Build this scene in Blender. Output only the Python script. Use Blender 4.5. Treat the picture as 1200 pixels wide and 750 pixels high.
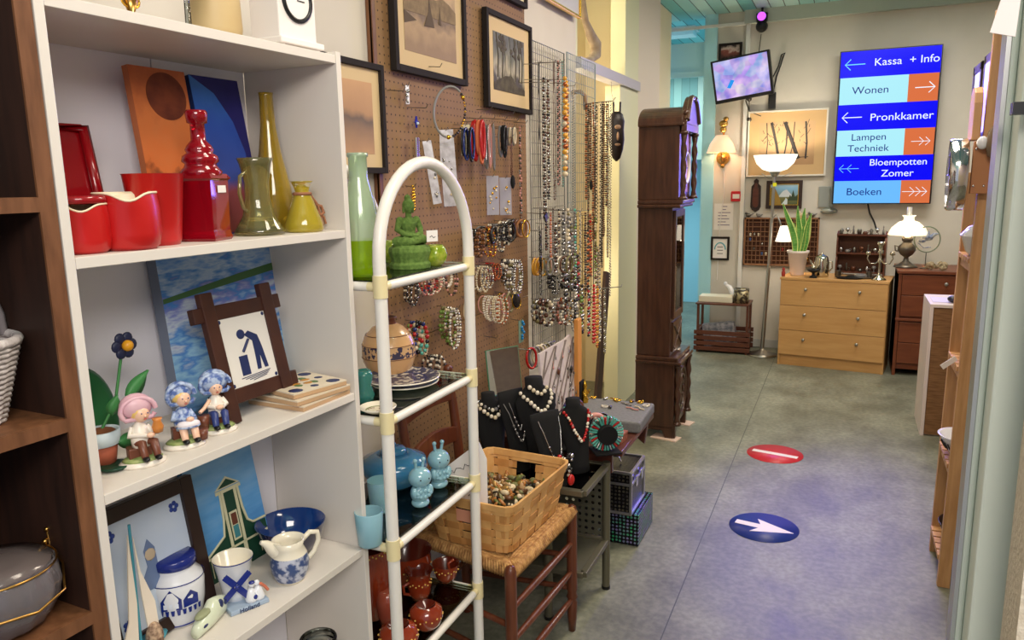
import bpy, bmesh, math, random
from mathutils import Vector, Matrix, Euler
random.seed(7)
R = math.radians; PI = math.pi
C = bpy.context.scene.collection
SC = bpy.context.scene
for o in list(bpy.data.objects): bpy.data.objects.remove(o)

# ------------------------------------------------------------------ camera
FPX = 889.0; EYE = 1.55
YAW, PIT, ROL = R(23.75), R(10.4), R(1.04)
cF = Vector((-math.sin(YAW)*math.cos(PIT), math.cos(YAW)*math.cos(PIT), -math.sin(PIT)))
r0 = Vector((math.cos(YAW), math.sin(YAW), 0)); u0 = r0.cross(cF)
cR = r0*math.cos(ROL)-u0*math.sin(ROL); cU = u0*math.cos(ROL)+r0*math.sin(ROL)
cam = bpy.data.cameras.new('camera'); co = bpy.data.objects.new('camera', cam); C.objects.link(co)
cam.sensor_fit = 'HORIZONTAL'; cam.sensor_width = 36; cam.lens = FPX*36/1200
cam.clip_start = 0.02
m3 = Matrix((cR, cU, -cF)).transposed()
co.matrix_world = Matrix.Translation((0, 0, EYE)) @ m3.to_4x4()
SC.camera = co

# ------------------------------------------------------------------ light
SC.view_settings.view_transform = 'Standard'; SC.view_settings.look = 'None'
SC.view_settings.gamma = 1; SC.view_settings.use_curve_mapping = False
SC.view_settings.exposure = 0.0
w = bpy.data.worlds.new('world'); SC.world = w; w.use_nodes = True
w.node_tree.nodes['Background'].inputs[0].default_value = (0.85, 0.88, 1.0, 1)
w.node_tree.nodes['Background'].inputs[1].default_value = 0.55

def area(name, loc, size, power, col, rot=(0, 0, 0)):
    l = bpy.data.lights.new(name, 'AREA'); l.shape = 'RECTANGLE'; l.size, l.size_y = size
    l.energy = power; l.color = col
    o = bpy.data.objects.new(name, l); C.objects.link(o); o.location = loc; o.rotation_euler = rot
    return o
area('ceiling_light_near', (0.0, 1.3, 2.84), (0.9, 0.5), 27, (1.0, 0.86, 0.70))
area('shelf_fill_behind', (0.7, -0.7, 2.5), (1.4, 0.6), 46, (1.0, 0.92, 0.84), (R(66), 0, R(48)))  # added fill aimed into the bookcase shelves, no real ceiling lamp
area('ceiling_light_middle', (0.0, 3.6, 2.84), (0.5, 1.2), 46, (1.0, 0.85, 0.68))
area('ceiling_light_far', (0.5, 5.8, 2.84), (1.2, 0.5), 34, (1.0, 0.92, 0.82))
area('alcove_light', (-1.9, 8.1, 2.7), (0.8, 0.8), 36, (0.72, 0.93, 1.0))
for i_, (z_, e_) in enumerate(((2.62, 5), (1.9, 7), (.9, 5))):  # unseen warm lights, added to make the recess glow
    pl = bpy.data.lights.new('recess_glow_light', 'POINT'); pl.energy = e_; pl.color = (1, .82, .56); pl.shadow_soft_size = .08; o = bpy.data.objects.new('recess_glow_light', pl); C.objects.link(o); o.location = (-1.60, 4.55, z_)
se = area('sign_screen_light', (.25, 7.03, 1.92), (.7, 1.15), 11, (0.20, 0.15, 1.0), (R(90), 0, R(180))); se.data.spread = R(76)
sp = bpy.data.lights.new('spot_beam', 'SPOT'); sp.energy = 210; sp.color = (0.22, 0.16, 1.0); sp.spot_size = R(34); sp.spot_blend = 0.8; sp.shadow_soft_size = 0.03
spo = bpy.data.objects.new('spot_beam', sp); C.objects.link(spo); spo.location = (-0.62, 6.82, 2.72)
spo.rotation_euler = (Vector((0.28, 2.9, 0.0))-spo.location).to_track_quat('-Z', 'Y').to_euler()

# ------------------------------------------------------------------ locating things (real distances)
EY = Vector((0, 0, EYE))
def ray(px, py): return cF + cR*(px-600)/FPX - cU*(py-375)/FPX
def pt(px, py, x=None, y=None, z=None):
    d = ray(px, py)
    t = x/d.x if x is not None else y/d.y if y is not None else (z-EYE)/d.z
    return EY + d*t
def proj(p):
    v = Vector(p)-EY; k = v.dot(cF)
    return 600+FPX*v.dot(cR)/k, 375-FPX*v.dot(cU)/k
def col(px, x, z):
    "point at wall distance x and height z standing in image column px"
    lo, hi = 0.3, 9
    for _ in range(40):
        m = (lo+hi)/2
        if proj((x, m, z))[0] < px: lo = m
        else: hi = m
    return Vector((x, lo, z))
def S(p): return (Vector(p)-EY).dot(cF)/FPX

# ------------------------------------------------------------------ materials
def lin(c):
    return tuple(((v/255)/12.92 if v/255 <= 0.04045 else ((v/255+0.055)/1.055)**2.4) for v in c)+(1,)
def newmat(name):
    m = bpy.data.materials.new(name); m.use_nodes = True
    return m, m.node_tree, m.node_tree.nodes, m.node_tree.nodes['Principled BSDF']
MC = {}
def M(name, c=(128, 128, 128), rough=.5, metal=0, c2=None, scale=20, stretch=(1, 1, 1), detail=3, bump=0, trans=0, ior=1.45, emit=0, coat=0, sheen=0, pos=(.35, .65)):
    if name in MC: return MC[name]
    m, nt, N, b = newmat(name)
    b.inputs['Base Color'].default_value = lin(c); b.inputs['Roughness'].default_value = rough
    b.inputs['Metallic'].default_value = metal; b.inputs['IOR'].default_value = ior
    b.inputs['Transmission Weight'].default_value = trans
    b.inputs['Coat Weight'].default_value = coat
    if sheen: b.inputs['Sheen Weight'].default_value = sheen
    if emit:
        b.inputs['Emission Color'].default_value = lin(c); b.inputs['Emission Strength'].default_value = emit
    if c2 or bump:
        tc = N.new('ShaderNodeTexCoord'); mp = N.new('ShaderNodeMapping'); no = N.new('ShaderNodeTexNoise')
        nt.links.new(tc.outputs['Object'], mp.inputs[0]); nt.links.new(mp.outputs[0], no.inputs['Vector'])
        mp.inputs['Scale'].default_value = stretch; no.inputs['Scale'].default_value = scale; no.inputs['Detail'].default_value = detail
        if c2:
            r = N.new('ShaderNodeValToRGB'); nt.links.new(no.outputs[0], r.inputs[0])
            r.color_ramp.elements[0].position = pos[0]; r.color_ramp.elements[1].position = pos[1]
            r.color_ramp.elements[0].color = lin(c); r.color_ramp.elements[1].color = lin(c2)
            nt.links.new(r.outputs[0], b.inputs['Base Color'])
        if bump:
            bp = N.new('ShaderNodeBump'); bp.inputs['Strength'].default_value = bump; bp.inputs['Distance'].default_value = .004
            nt.links.new(no.outputs[0], bp.inputs['Height']); nt.links.new(bp.outputs[0], b.inputs['Normal'])
    MC[name] = m; return m
def paint(name, stops, axis='Z', lo=-.5, hi=.5, amp=.25, scale=12, stretch=(1, 1, 1), rough=.6):
    "a painted picture: colour bands along one axis, broken up by brush noise"
    if name in MC: return MC[name]
    m, nt, N, b = newmat(name); b.inputs['Roughness'].default_value = rough
    tc = N.new('ShaderNodeTexCoord'); sx = N.new('ShaderNodeSeparateXYZ'); nt.links.new(tc.outputs['Object'], sx.inputs[0])
    mr = N.new('ShaderNodeMapRange'); nt.links.new(sx.outputs[axis], mr.inputs[0]); mr.inputs[1].default_value = lo; mr.inputs[2].default_value = hi
    mp = N.new('ShaderNodeMapping'); mp.inputs['Scale'].default_value = stretch; nt.links.new(tc.outputs['Object'], mp.inputs[0])
    no = N.new('ShaderNodeTexNoise'); no.inputs['Scale'].default_value = scale; no.inputs['Detail'].default_value = 5; nt.links.new(mp.outputs[0], no.inputs['Vector'])
    ma = N.new('ShaderNodeMath'); ma.operation = 'MULTIPLY_ADD'; nt.links.new(no.outputs[0], ma.inputs[0]); ma.inputs[1].default_value = amp
    nt.links.new(mr.outputs[0], ma.inputs[2])
    m2 = N.new('ShaderNodeMath'); m2.operation = 'SUBTRACT'; nt.links.new(ma.outputs[0], m2.inputs[0]); m2.inputs[1].default_value = amp*.5
    r = N.new('ShaderNodeValToRGB'); nt.links.new(m2.outputs[0], r.inputs[0])
    e = r.color_ramp.elements
    e[0].position, e[0].color = stops[0][0], lin(stops[0][1]); e[1].position, e[1].color = stops[-1][0], lin(stops[-1][1])
    for p, c in stops[1:-1]:
        q = e.new(p); q.color = lin(c)
    nt.links.new(r.outputs[0], b.inputs['Base Color']); MC[name] = m; return m
def pegmat():
    m, nt, N, b = newmat('pegboard'); b.inputs['Roughness'].default_value = .7
    tc = N.new('ShaderNodeTexCoord'); sx = N.new('ShaderNodeSeparateXYZ'); nt.links.new(tc.outputs['Object'], sx.inputs[0])
    def math_(op, a, v=None):
        n = N.new('ShaderNodeMath'); n.operation = op
        if hasattr(a, 'links'): nt.links.new(a, n.inputs[0])
        else: n.inputs[0].default_value = a
        if v is not None:
            if hasattr(v, 'links'): nt.links.new(v, n.inputs[1])
            else: n.inputs[1].default_value = v
        return n.outputs[0]
    q = []
    for ax in ('Y', 'Z'):
        f = math_('SUBTRACT', math_('FRACT', math_('MULTIPLY', sx.outputs[ax], 1/.0254)), .5); q.append(math_('MULTIPLY', f, f))
    d = math_('SQRT', math_('ADD', q[0], q[1])); k = math_('LESS_THAN', d, .125)
    no = N.new('ShaderNodeTexNoise'); no.inputs['Scale'].default_value = 9; nt.links.new(tc.outputs['Object'], no.inputs['Vector'])
    r = N.new('ShaderNodeValToRGB'); nt.links.new(no.outputs[0], r.inputs[0]); r.color_ramp.elements[0].color = lin((130, 98, 64)); r.color_ramp.elements[1].color = lin((150, 114, 76))
    mx = N.new('ShaderNodeMixRGB'); nt.links.new(k, mx.inputs[0]); nt.links.new(r.outputs[0], mx.inputs[1]); mx.inputs[2].default_value = lin((52, 30, 20))
    nt.links.new(mx.outputs[0], b.inputs['Base Color']); return m
def plankmat(name, ca, cb, cc, width, axis='X', groove=(40, 70, 75), gw=.04):
    "slats side by side with dark joints, each slat one of three tints"
    m, nt, N, b = newmat(name); b.inputs['Roughness'].default_value = .5
    tc = N.new('ShaderNodeTexCoord'); sx = N.new('ShaderNodeSeparateXYZ'); nt.links.new(tc.outputs['Object'], sx.inputs[0])
    mu = N.new('ShaderNodeMath'); mu.operation = 'MULTIPLY'; nt.links.new(sx.outputs[axis], mu.inputs[0]); mu.inputs[1].default_value = 1/width
    fl = N.new('ShaderNodeMath'); fl.operation = 'FLOOR'; nt.links.new(mu.outputs[0], fl.inputs[0])
    fr = N.new('ShaderNodeMath'); fr.operation = 'FRACT'; nt.links.new(mu.outputs[0], fr.inputs[0])
    wn = N.new('ShaderNodeTexWhiteNoise'); wn.noise_dimensions = '1D'; nt.links.new(fl.outputs[0], wn.inputs['W'])
    r = N.new('ShaderNodeValToRGB'); r.color_ramp.interpolation = 'CONSTANT'; nt.links.new(wn.outputs[0], r.inputs[0])
    r.color_ramp.elements[0].color = lin(ca); r.color_ramp.elements[1].position = .4; r.color_ramp.elements[1].color = lin(cb)
    e = r.color_ramp.elements.new(.7); e.color = lin(cc)
    lt = N.new('ShaderNodeMath'); lt.operation = 'LESS_THAN'; nt.links.new(fr.outputs[0], lt.inputs[0]); lt.inputs[1].default_value = gw
    mx = N.new('ShaderNodeMixRGB'); nt.links.new(lt.outputs[0], mx.inputs[0]); nt.links.new(r.outputs[0], mx.inputs[1]); mx.inputs[2].default_value = lin(groove)
    nt.links.new(mx.outputs[0], b.inputs['Base Color']); return m
def floormat():
    m, nt, N, b = newmat('linoleum'); b.inputs['Roughness'].default_value = .34
    tc = N.new('ShaderNodeTexCoord')
    n1 = N.new('ShaderNodeTexNoise'); n1.inputs['Scale'].default_value = 3.2; n1.inputs['Detail'].default_value = 7; n1.inputs['Roughness'].default_value = .65
    mp = N.new('ShaderNodeMapping'); mp.inputs['Scale'].default_value = (1, .7, 1); nt.links.new(tc.outputs['Object'], mp.inputs[0]); nt.links.new(mp.outputs[0], n1.inputs['Vector'])
    n2 = N.new('ShaderNodeTexNoise'); n2.inputs['Scale'].default_value = 42; n2.inputs['Detail'].default_value = 4; nt.links.new(tc.outputs['Object'], n2.inputs['Vector'])
    r = N.new('ShaderNodeValToRGB'); nt.links.new(n1.outputs[0], r.inputs[0]); e = r.color_ramp.elements
    e[0].position = .38; e[0].color = lin((108, 109, 94)); e[1].position = .64; e[1].color = lin((146, 147, 130))
    r2 = N.new('ShaderNodeValToRGB'); nt.links.new(n2.outputs[0], r2.inputs[0]); r2.color_ramp.elements[0].position = .38; r2.color_ramp.elements[0].color = (.74, .76, .76, 1); r2.color_ramp.elements[1].position = .62; r2.color_ramp.elements[1].color = (1.08, 1.08, 1.06, 1)
    mx = N.new('ShaderNodeMixRGB'); mx.blend_type = 'MULTIPLY'; mx.inputs[0].default_value = .8; nt.links.new(r.outputs[0], mx.inputs[1]); nt.links.new(r2.outputs[0], mx.inputs[2])
    sx = N.new('ShaderNodeSeparateXYZ'); nt.links.new(tc.outputs['Object'], sx.inputs[0])
    a1 = N.new('ShaderNodeMath'); a1.operation = 'SUBTRACT'; nt.links.new(sx.outputs['X'], a1.inputs[0]); a1.inputs[1].default_value = -.50
    a2 = N.new('ShaderNodeMath'); a2.operation = 'PINGPONG'; nt.links.new(a1.outputs[0], a2.inputs[0]); a2.inputs[1].default_value = 1.0
    lt = N.new('ShaderNodeMath'); lt.operation = 'LESS_THAN'; nt.links.new(a2.outputs[0], lt.inputs[0]); lt.inputs[1].default_value = .0022
    m2 = N.new('ShaderNodeMixRGB'); nt.links.new(lt.outputs[0], m2.inputs[0]); nt.links.new(mx.outputs[0], m2.inputs[1]); m2.inputs[2].default_value = lin((70, 74, 66))
    nt.links.new(m2.outputs[0], b.inputs['Base Color'])
    rr = N.new('ShaderNodeMapRange'); nt.links.new(n1.outputs[0], rr.inputs[0]); rr.inputs[3].default_value = .36; rr.inputs[4].default_value = .6; nt.links.new(rr.outputs[0], b.inputs['Roughness'])
    return m
def weave(name, ca, cb, sc, rough=.7):
    if name in MC: return MC[name]
    m, nt, N, b = newmat(name); b.inputs['Roughness'].default_value = rough
    tc = N.new('ShaderNodeTexCoord'); ck = N.new('ShaderNodeTexBrick'); mp = N.new('ShaderNodeMapping'); nt.links.new(tc.outputs['UV'], mp.inputs[0]); nt.links.new(mp.outputs[0], ck.inputs['Vector'])
    ck.inputs['Scale'].default_value = sc; ck.inputs['Color1'].default_value = lin(ca); ck.inputs['Color2'].default_value = lin(cb); ck.inputs['Mortar'].default_value = lin(tuple(int(v*.5) for v in ca)); ck.inputs['Mortar Size'].default_value = .03
    nt.links.new(ck.outputs[0], b.inputs['Base Color']); MC[name] = m; return m

WHITE = M('white_laminate', (220, 213, 204), .42)
WALLW = M('white_wall', (214, 206, 192), .8, c2=(220, 213, 200), scale=3)
WALLB = M('back_wall_paint', (205, 200, 188), .8, c2=(212, 207, 196), scale=3)
CREAM = M('cream_paint', (238, 224, 192), .6)
CREAMP = M('pale_green_paint', (224, 224, 190), .55)
DKB = M('dark_stained_wood', (40, 25, 20), .5, c2=(54, 33, 25), scale=6, stretch=(8, 8, 1))
BRNW = M('walnut_edge', (98, 62, 38), .5, c2=(122, 80, 52), scale=10, stretch=(6, 6, 1))
CLKW = M('clock_wood', (60, 37, 26), .3, c2=(78, 49, 35), scale=5, stretch=(9, 9, 1), coat=.3)
REDW = M('mahogany', (80, 42, 32), .35, c2=(98, 54, 40), scale=5, stretch=(1, 8, 8), coat=.2)
CHW = M('chair_wood', (86, 42, 26), .35, c2=(106, 56, 34), scale=8, stretch=(8, 8, 1), coat=.2)
BIRCH = M('birch_veneer', (198, 150, 92), .42, c2=(208, 162, 104), scale=4, stretch=(1, 8, 8))
TEAK = M('teak_veneer', (108, 56, 34), .4, c2=(124, 68, 42), scale=4, stretch=(1, 8, 8))
PINE = M('pine', (178, 132, 86), .5, c2=(202, 156, 108), scale=5, stretch=(9, 9, 1))
BLK = M('black_velvet', (14, 14, 16), .95)
BLACK = M('black_plastic', (18, 18, 20), .35)
CHROME = M('chrome', (220, 220, 222), .12, 1)
STEEL = M('brushed_steel', (176, 176, 172), .32, 1)
BRASS = M('brass', (196, 150, 80), .28, 1)
GOLD = M('gold', (240, 190, 70), .22, 1)
PEWTER = M('pewter', (120, 118, 112), .38, 1)
IRON = M('dark_wire', (84, 80, 74), .4, .8)
PLW = M('white_tube', (232, 228, 220), .3)
JOINT = M('ivory_joint', (232, 218, 170), .35)
PAPER = M('paper', (236, 232, 228), .8)
INK = M('ink', (60, 58, 64), .8)
def glassm(name, c, rough=.03, tint=1.0):
    if name in MC: return MC[name]
    m, nt, N, b = newmat(name)
    for n in list(N): N.remove(n)
    out = N.new('ShaderNodeOutputMaterial'); tr = N.new('ShaderNodeBsdfTransparent'); gl = N.new('ShaderNodeBsdfGlossy'); mx = N.new('ShaderNodeMixShader'); fr = N.new('ShaderNodeFresnel')
    tr.inputs[0].default_value = lin(c); gl.inputs['Roughness'].default_value = rough; fr.inputs[0].default_value = 1.5
    nt.links.new(fr.outputs[0], mx.inputs[0]); nt.links.new(tr.outputs[0], mx.inputs[1]); nt.links.new(gl.outputs[0], mx.inputs[2]); nt.links.new(mx.outputs[0], out.inputs[0])
    MC[name] = m; return m
PANE = glassm('clear_pane', (222, 236, 230))
CLEAR = glassm('clear_glass', (214, 218, 216))

# ------------------------------------------------------------------ mesh builder
class B:
    def __init__(s): s.v = []; s.f = []; s.mi = []; s.sm = []; s.mats = []; s.X = Matrix.Identity(4)
    def m(s, mat):
        if mat not in s.mats: s.mats.append(mat)
        s.k = s.mats.index(mat); return s
    def at(s, loc=(0, 0, 0), rot=(0, 0, 0)):
        s.X = Matrix.Translation(loc) @ Euler(rot).to_matrix().to_4x4(); return s
    def add(s, vs, fs, smooth=False):
        o = len(s.v); s.v += [tuple(s.X @ Vector(v)) for v in vs]
        for f in fs: s.f.append(tuple(i+o for i in f)); s.mi.append(s.k); s.sm.append(smooth)
        return s
    def box(s, a, b):
        "from corner a to corner b"
        x0, y0, z0 = (min(p, q) for p, q in zip(a, b)); x1, y1, z1 = (max(p, q) for p, q in zip(a, b))
        return s.add([(x0, y0, z0), (x1, y0, z0), (x1, y1, z0), (x0, y1, z0), (x0, y0, z1), (x1, y0, z1), (x1, y1, z1), (x0, y1, z1)],
                     [(0, 3, 2, 1), (4, 5, 6, 7), (0, 1, 5, 4), (1, 2, 6, 5), (2, 3, 7, 6), (3, 0, 4, 7)])
    def tube(s, pts, r, n=8, closed=False, caps=True, fl=1.0):
        P = [Vector(p) for p in pts]; k = len(P); rs = r if isinstance(r, (list, tuple)) else [r]*k
        vs = []; up = None
        for i in range(k):
            if closed: t = P[(i+1) % k]-P[i-1]
            else: t = P[min(i+1, k-1)]-P[max(i-1, 0)]
            t = t.normalized() if t.length > 1e-9 else Vector((0, 0, 1))
            if up is None: up = Vector((0, 0, 1)) if abs(t.z) < .9 else Vector((0, 1, 0))
            a = t.cross(up)
            if a.length < 1e-6: a = t.cross(Vector((1, 0, 0)))
            a.normalize(); b_ = a.cross(t).normalized(); up = b_
            for j in range(n):
                q = 2*PI*j/n; vs.append(P[i]+a*math.cos(q)*rs[i]+b_*math.sin(q)*rs[i]*fl)
        fs = []
        for i in range(k if closed else k-1):
            for j in range(n):
                p, q = i*n+j, i*n+(j+1) % n; p2, q2 = ((i+1) % k)*n+j, ((i+1) % k)*n+(j+1) % n
                fs.append((p, p2, q2, q))
        s.add(vs, fs, True)
        if caps and not closed: s.add(vs[:n], [tuple(range(n))]); s.add(vs[-n:], [tuple(reversed(range(n)))])
        return s
    def cyl(s, a, b, r, r2=None, n=16): return s.tube([a, b], [r, r if r2 is None else r2], n)
    def lathe(s, prof, c=(0, 0, 0), n=24, sx=1, sy=1, cap=True, twist=0, ribs=0, ribd=0, sm=True, cuts=None):
        vs = []; k = len(prof)
        for i, (r, z) in enumerate(prof):
            for j in range(n):
                q = 2*PI*j/n+twist*i; rr = r*(1+ribd*math.cos(ribs*q)) if ribs else r
                vs.append((c[0]+rr*math.cos(q)*sx, c[1]+rr*math.sin(q)*sy, c[2]+z))
        def g(i0, i1):
            return [(i*n+j, i*n+(j+1) % n, (i+1)*n+(j+1) % n, (i+1)*n+j) for i in range(i0, i1) for j in range(n)]
        if cuts:
            base = list(s.mats)
            o = 0
            for idx, mat in cuts:
                s.m(mat); 
                sub = vs[o*n:(idx+1)*n]; s.add(sub, [(i*n+j, i*n+(j+1) % n, (i+1)*n+(j+1) % n, (i+1)*n+j) for i in range(idx-o) for j in range(n)], sm); o = idx
        else: s.add(vs, g(0, k-1), sm)
        if cap:
            if prof[0][0] > 1e-5: s.add(vs[:n], [tuple(reversed(range(n)))])
            if prof[-1][0] > 1e-5: s.add(vs[-n:], [tuple(range(n))])
        return s
    def ball(s, c, r, n=12, h=8):
        rx, ry, rz = r if isinstance(r, (tuple, list)) else (r, r, r)
        vs = [(c[0], c[1], c[2]-rz)]
        for i in range(1, h):
            a = -PI/2+PI*i/h
            for j in range(n): q = 2*PI*j/n; vs.append((c[0]+rx*math.cos(a)*math.cos(q), c[1]+ry*math.cos(a)*math.sin(q), c[2]+rz*math.sin(a)))
        vs.append((c[0], c[1], c[2]+rz)); L = len(vs)-1; fs = []
        for j in range(n):
            fs.append((0, 1+(j+1) % n, 1+j)); fs.append((L, L-n+j, L-n+(j+1) % n))
            for i in range(h-2): fs.append((1+i*n+j, 1+i*n+(j+1) % n, 1+(i+1)*n+(j+1) % n, 1+(i+1)*n+j))
        return s.add(vs, fs, True)
    def prism(s, poly, y0, y1, plane='XZ'):
        n = len(poly)
        mk = {'XZ': lambda p, d: (p[0], d, p[1]), 'XY': lambda p, d: (p[0], p[1], d), 'YZ': lambda p, d: (d, p[0], p[1])}[plane]
        vs = [mk(p, y0) for p in poly]+[mk(p, y1) for p in poly]
        fs = [tuple(range(n)), tuple(reversed(range(n, 2*n)))]+[(i, i+n, (i+1) % n+n, (i+1) % n) for i in range(n)]
        return s.add(vs, fs)
    def ring(s, c, ry, rz, r, n=20, k=6, axis='X', beads=0):
        P = []
        for i in range(n):
            q = 2*PI*i/n; a, b_ = ry*math.cos(q), rz*math.sin(q)
            P.append({'X': (c[0], c[1]+a, c[2]+b_), 'Y': (c[0]+a, c[1], c[2]+b_), 'Z': (c[0]+a, c[1]+b_, c[2])}[axis])
        return s.tube(P, r, k, closed=True)
    def build(s, name, parent=None, loc=None, bevel=0, rot=None, remesh=0, subd=0):
        me = bpy.data.meshes.new(name); me.from_pydata(s.v, [], s.f); me.update()
        for m_ in s.mats: me.materials.append(m_)
        me.polygons.foreach_set('material_index', s.mi); me.polygons.foreach_set('use_smooth', s.sm)
        bm = bmesh.new(); bm.from_mesh(me); bmesh.ops.recalc_face_normals(bm, faces=bm.faces) if len(s.f) < 60000 else None; bm.to_mesh(me); bm.free()
        o = bpy.data.objects.new(name, me); C.objects.link(o)
        if parent: o.parent = parent
        if loc is not None: o.location = loc
        if rot: o.rotation_euler = rot
        if remesh:
            q = o.modifiers.new('r', 'REMESH'); q.mode = 'VOXEL'; q.voxel_size = remesh; q.use_smooth_shade = True
            q = o.modifiers.new('s', 'SMOOTH'); q.iterations = 1
        if bevel:
            q = o.modifiers.new('b', 'BEVEL'); q.width = bevel; q.segments = 2; q.limit_method = 'ANGLE'; q.angle_limit = R(40)
        if subd:
            q = o.modifiers.new('u', 'SUBSURF'); q.levels = subd; q.render_levels = subd
        return o
def tag(o, label, cat, group=None, kind=None):
    o['label'] = label; o['category'] = cat
    if group: o['group'] = group
    if kind: o['kind'] = kind
    return o
def thing(name, label, cat, loc=(0, 0, 0), rz=0, group=None, rx=0):
    o = bpy.data.objects.new(name, None); o.empty_display_size = .05; C.objects.link(o); o.location = loc; o.rotation_euler = (rx, 0, rz)
    return tag(o, label, cat, group)
def st(b, name, **k):
    o = b.build(name, **k); o['kind'] = 'structure'; return o
def dup(root, loc=None, label=None, group=None, rot=None, scale=None):
    r = root.copy(); C.objects.link(r)
    if loc is not None: r.location = loc
    if rot is not None: r.rotation_euler = rot
    if scale is not None: r.scale = (scale,)*3
    if label: r['label'] = label
    if group: r['group'] = group
    for ch in [c for c in bpy.data.objects if c.parent == root]:
        c = ch.copy(); C.objects.link(c); c.parent = r
    return r
def text(body, size, mat, parent, loc, rot=(0, 0, 0), name='lettering', sx=1, ext=.0006, align='LEFT', off=0):
    cu = bpy.data.curves.new(name, 'FONT'); cu.body = body; cu.size = size; cu.extrude = ext; cu.align_x = align; cu.align_y = 'CENTER'; cu.offset = off
    t = bpy.data.objects.new('t', cu); C.objects.link(t)
    dg = bpy.context.evaluated_depsgraph_get(); me = bpy.data.meshes.new_from_object(t.evaluated_get(dg)); bpy.data.objects.remove(t)
    me.materials.clear(); me.materials.append(mat)
    o = bpy.data.objects.new(name, me); C.objects.link(o); o.parent = parent; o.location = loc; o.rotation_euler = rot; o.scale = (sx, 1, 1)
    return o

# ================================================================== THE ROOM
WX = -1.37; YB = 7.2; CZ = 2.96
b = B().m(floormat()); b.box((-3.2, -1.2, -.05), (3.0, 10.2, 0)); st(b, 'floor')
teal = plankmat('teal_ceiling_slats', (150, 204, 200), (184, 222, 216), (110, 184, 184), .115, gw=.07)
b = B().m(teal); b.box((-3.2, -1.2, CZ), (3.0, 7.34, CZ+.04)); st(b, 'ceiling')
# left wall: near piece behind the bookcases and the pegboard, recess, post and end piece
b = B().m(WALLW); b.box((WX-.1, -1.2, 0), (WX, 4.02, CZ)); st(b, 'wall_left')
b = B().m(CREAM); b.box((-1.86, 3.92, 0), (-1.80, 5.5, CZ)); b.box((-1.86, 3.92, 0), (WX-.1, 3.98, CZ)); b.box((-1.8, 5.5, 0), (-1.38, 5.55, CZ)); st(b, 'wall_recess')
b = B().m(M('lavender_beam', (190, 188, 196), .5)); b.box((-1.42, 4.02, 2.135), (-1.34, 5.30, 2.195)); st(b, 'trim_1')
b = B().m(CREAMP); b.box((-1.46, 4.86, 0), (-1.36, 5.32, 2.135)); b.box((-1.46, 4.98, 2.195), (-1.36, 5.32, CZ)); b.box((-1.45, 3.98, 2.195), (-1.38, 4.08, CZ))
st(b, 'trim_2', bevel=.004)
b = B().m(M('pink_cream_wall', (226, 214, 200), .7)); b.box((-1.46, 5.32, 0), (-1.37, 6.0, CZ)); st(b, 'wall_left_end')
b = B().m(CREAM); b.box((-1.56, 6.0, 0), (-1.5, 7.0, CZ)); st(b, 'wall_passage')
# back wall
b = B().m(WALLB); b.box((-1.13, YB, 0), (2.6, YB+.1, CZ)); st(b, 'wall_back')
b = B().m(M('grey_cove', (176, 186, 176), .7)); b.box((-.9, YB-.05, 2.85), (2.6, YB, CZ)); st(b, 'trim_3')
b = B().m(M('white_pipe', (226, 226, 222), .5)); b.box((-1.13, YB-.03, 2.845), (-.86, YB, 2.87)); b.box((-.885, YB-.03, .05), (-.85, YB-.002, 2.87)); b.box((-2.2, YB-.03, 2.845), (-1.13, YB, 2.87)); st(b, 'trim_4')
b = B().m(M('grey_skirting', (190, 190, 186), .6)); b.box((-1.13, YB-.015, 0), (2.6, YB, .07)); st(b, 'baseboard_back')
CY = M('cyan_paint', (168, 222, 234), .55)
b = B().m(CY); b.box((-1.24, YB-.02, 0), (-1.13, YB+.14, CZ)); b.box((-2.2, YB+.02, 2.48), (-1.24, YB+.14, 2.74)); b.box((-2.2, YB, 2.44), (-1.24, YB+.02, 2.49)); b.box((-2.2, YB, 0), (-1.62, YB+.1, 2.48)); st(b, 'door_1')
b = B().m(CY); b.box((-3.2, 9.6, 0), (-.9, 9.7, 3.3)); b.box((-1.0, YB+.14, 0), (-.9, 9.6, 3.3)); st(b, 'wall_alcove')
b = B().m(plankmat('alcove_ceiling_slats', (120, 196, 196), (146, 214, 212), (100, 180, 184), .115, gw=.07)); b.box((-3.2, YB+.14, 2.98), (-.9, 9.6, 3.02)); st(b, 'ceiling_alcove')
b = B().m(plankmat('green_slats', (110, 150, 140), (140, 174, 160), (176, 190, 172), .09, groove=(60, 90, 84))); b.box((-2.2, 9.0, 1.75), (-1.02, 9.05, 2.9)); st(b, 'wall_slats')
t = thing('ceiling_light', 'long white box ceiling light in the passage beyond the clock', 'lamp', (-1.72, 7.8, 2.95), R(0))
B().m(M('lamp_housing', (214, 216, 214), .5)).box((-.3, -.12, 0), (.3, .12, .028)).build('housing', t); B().m(M('lamp_diffuser', (235, 240, 240), .4)).box((-.28, -.1, -.05), (.28, .1, 0)).build('diffuser', t, bevel=.01)
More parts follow.
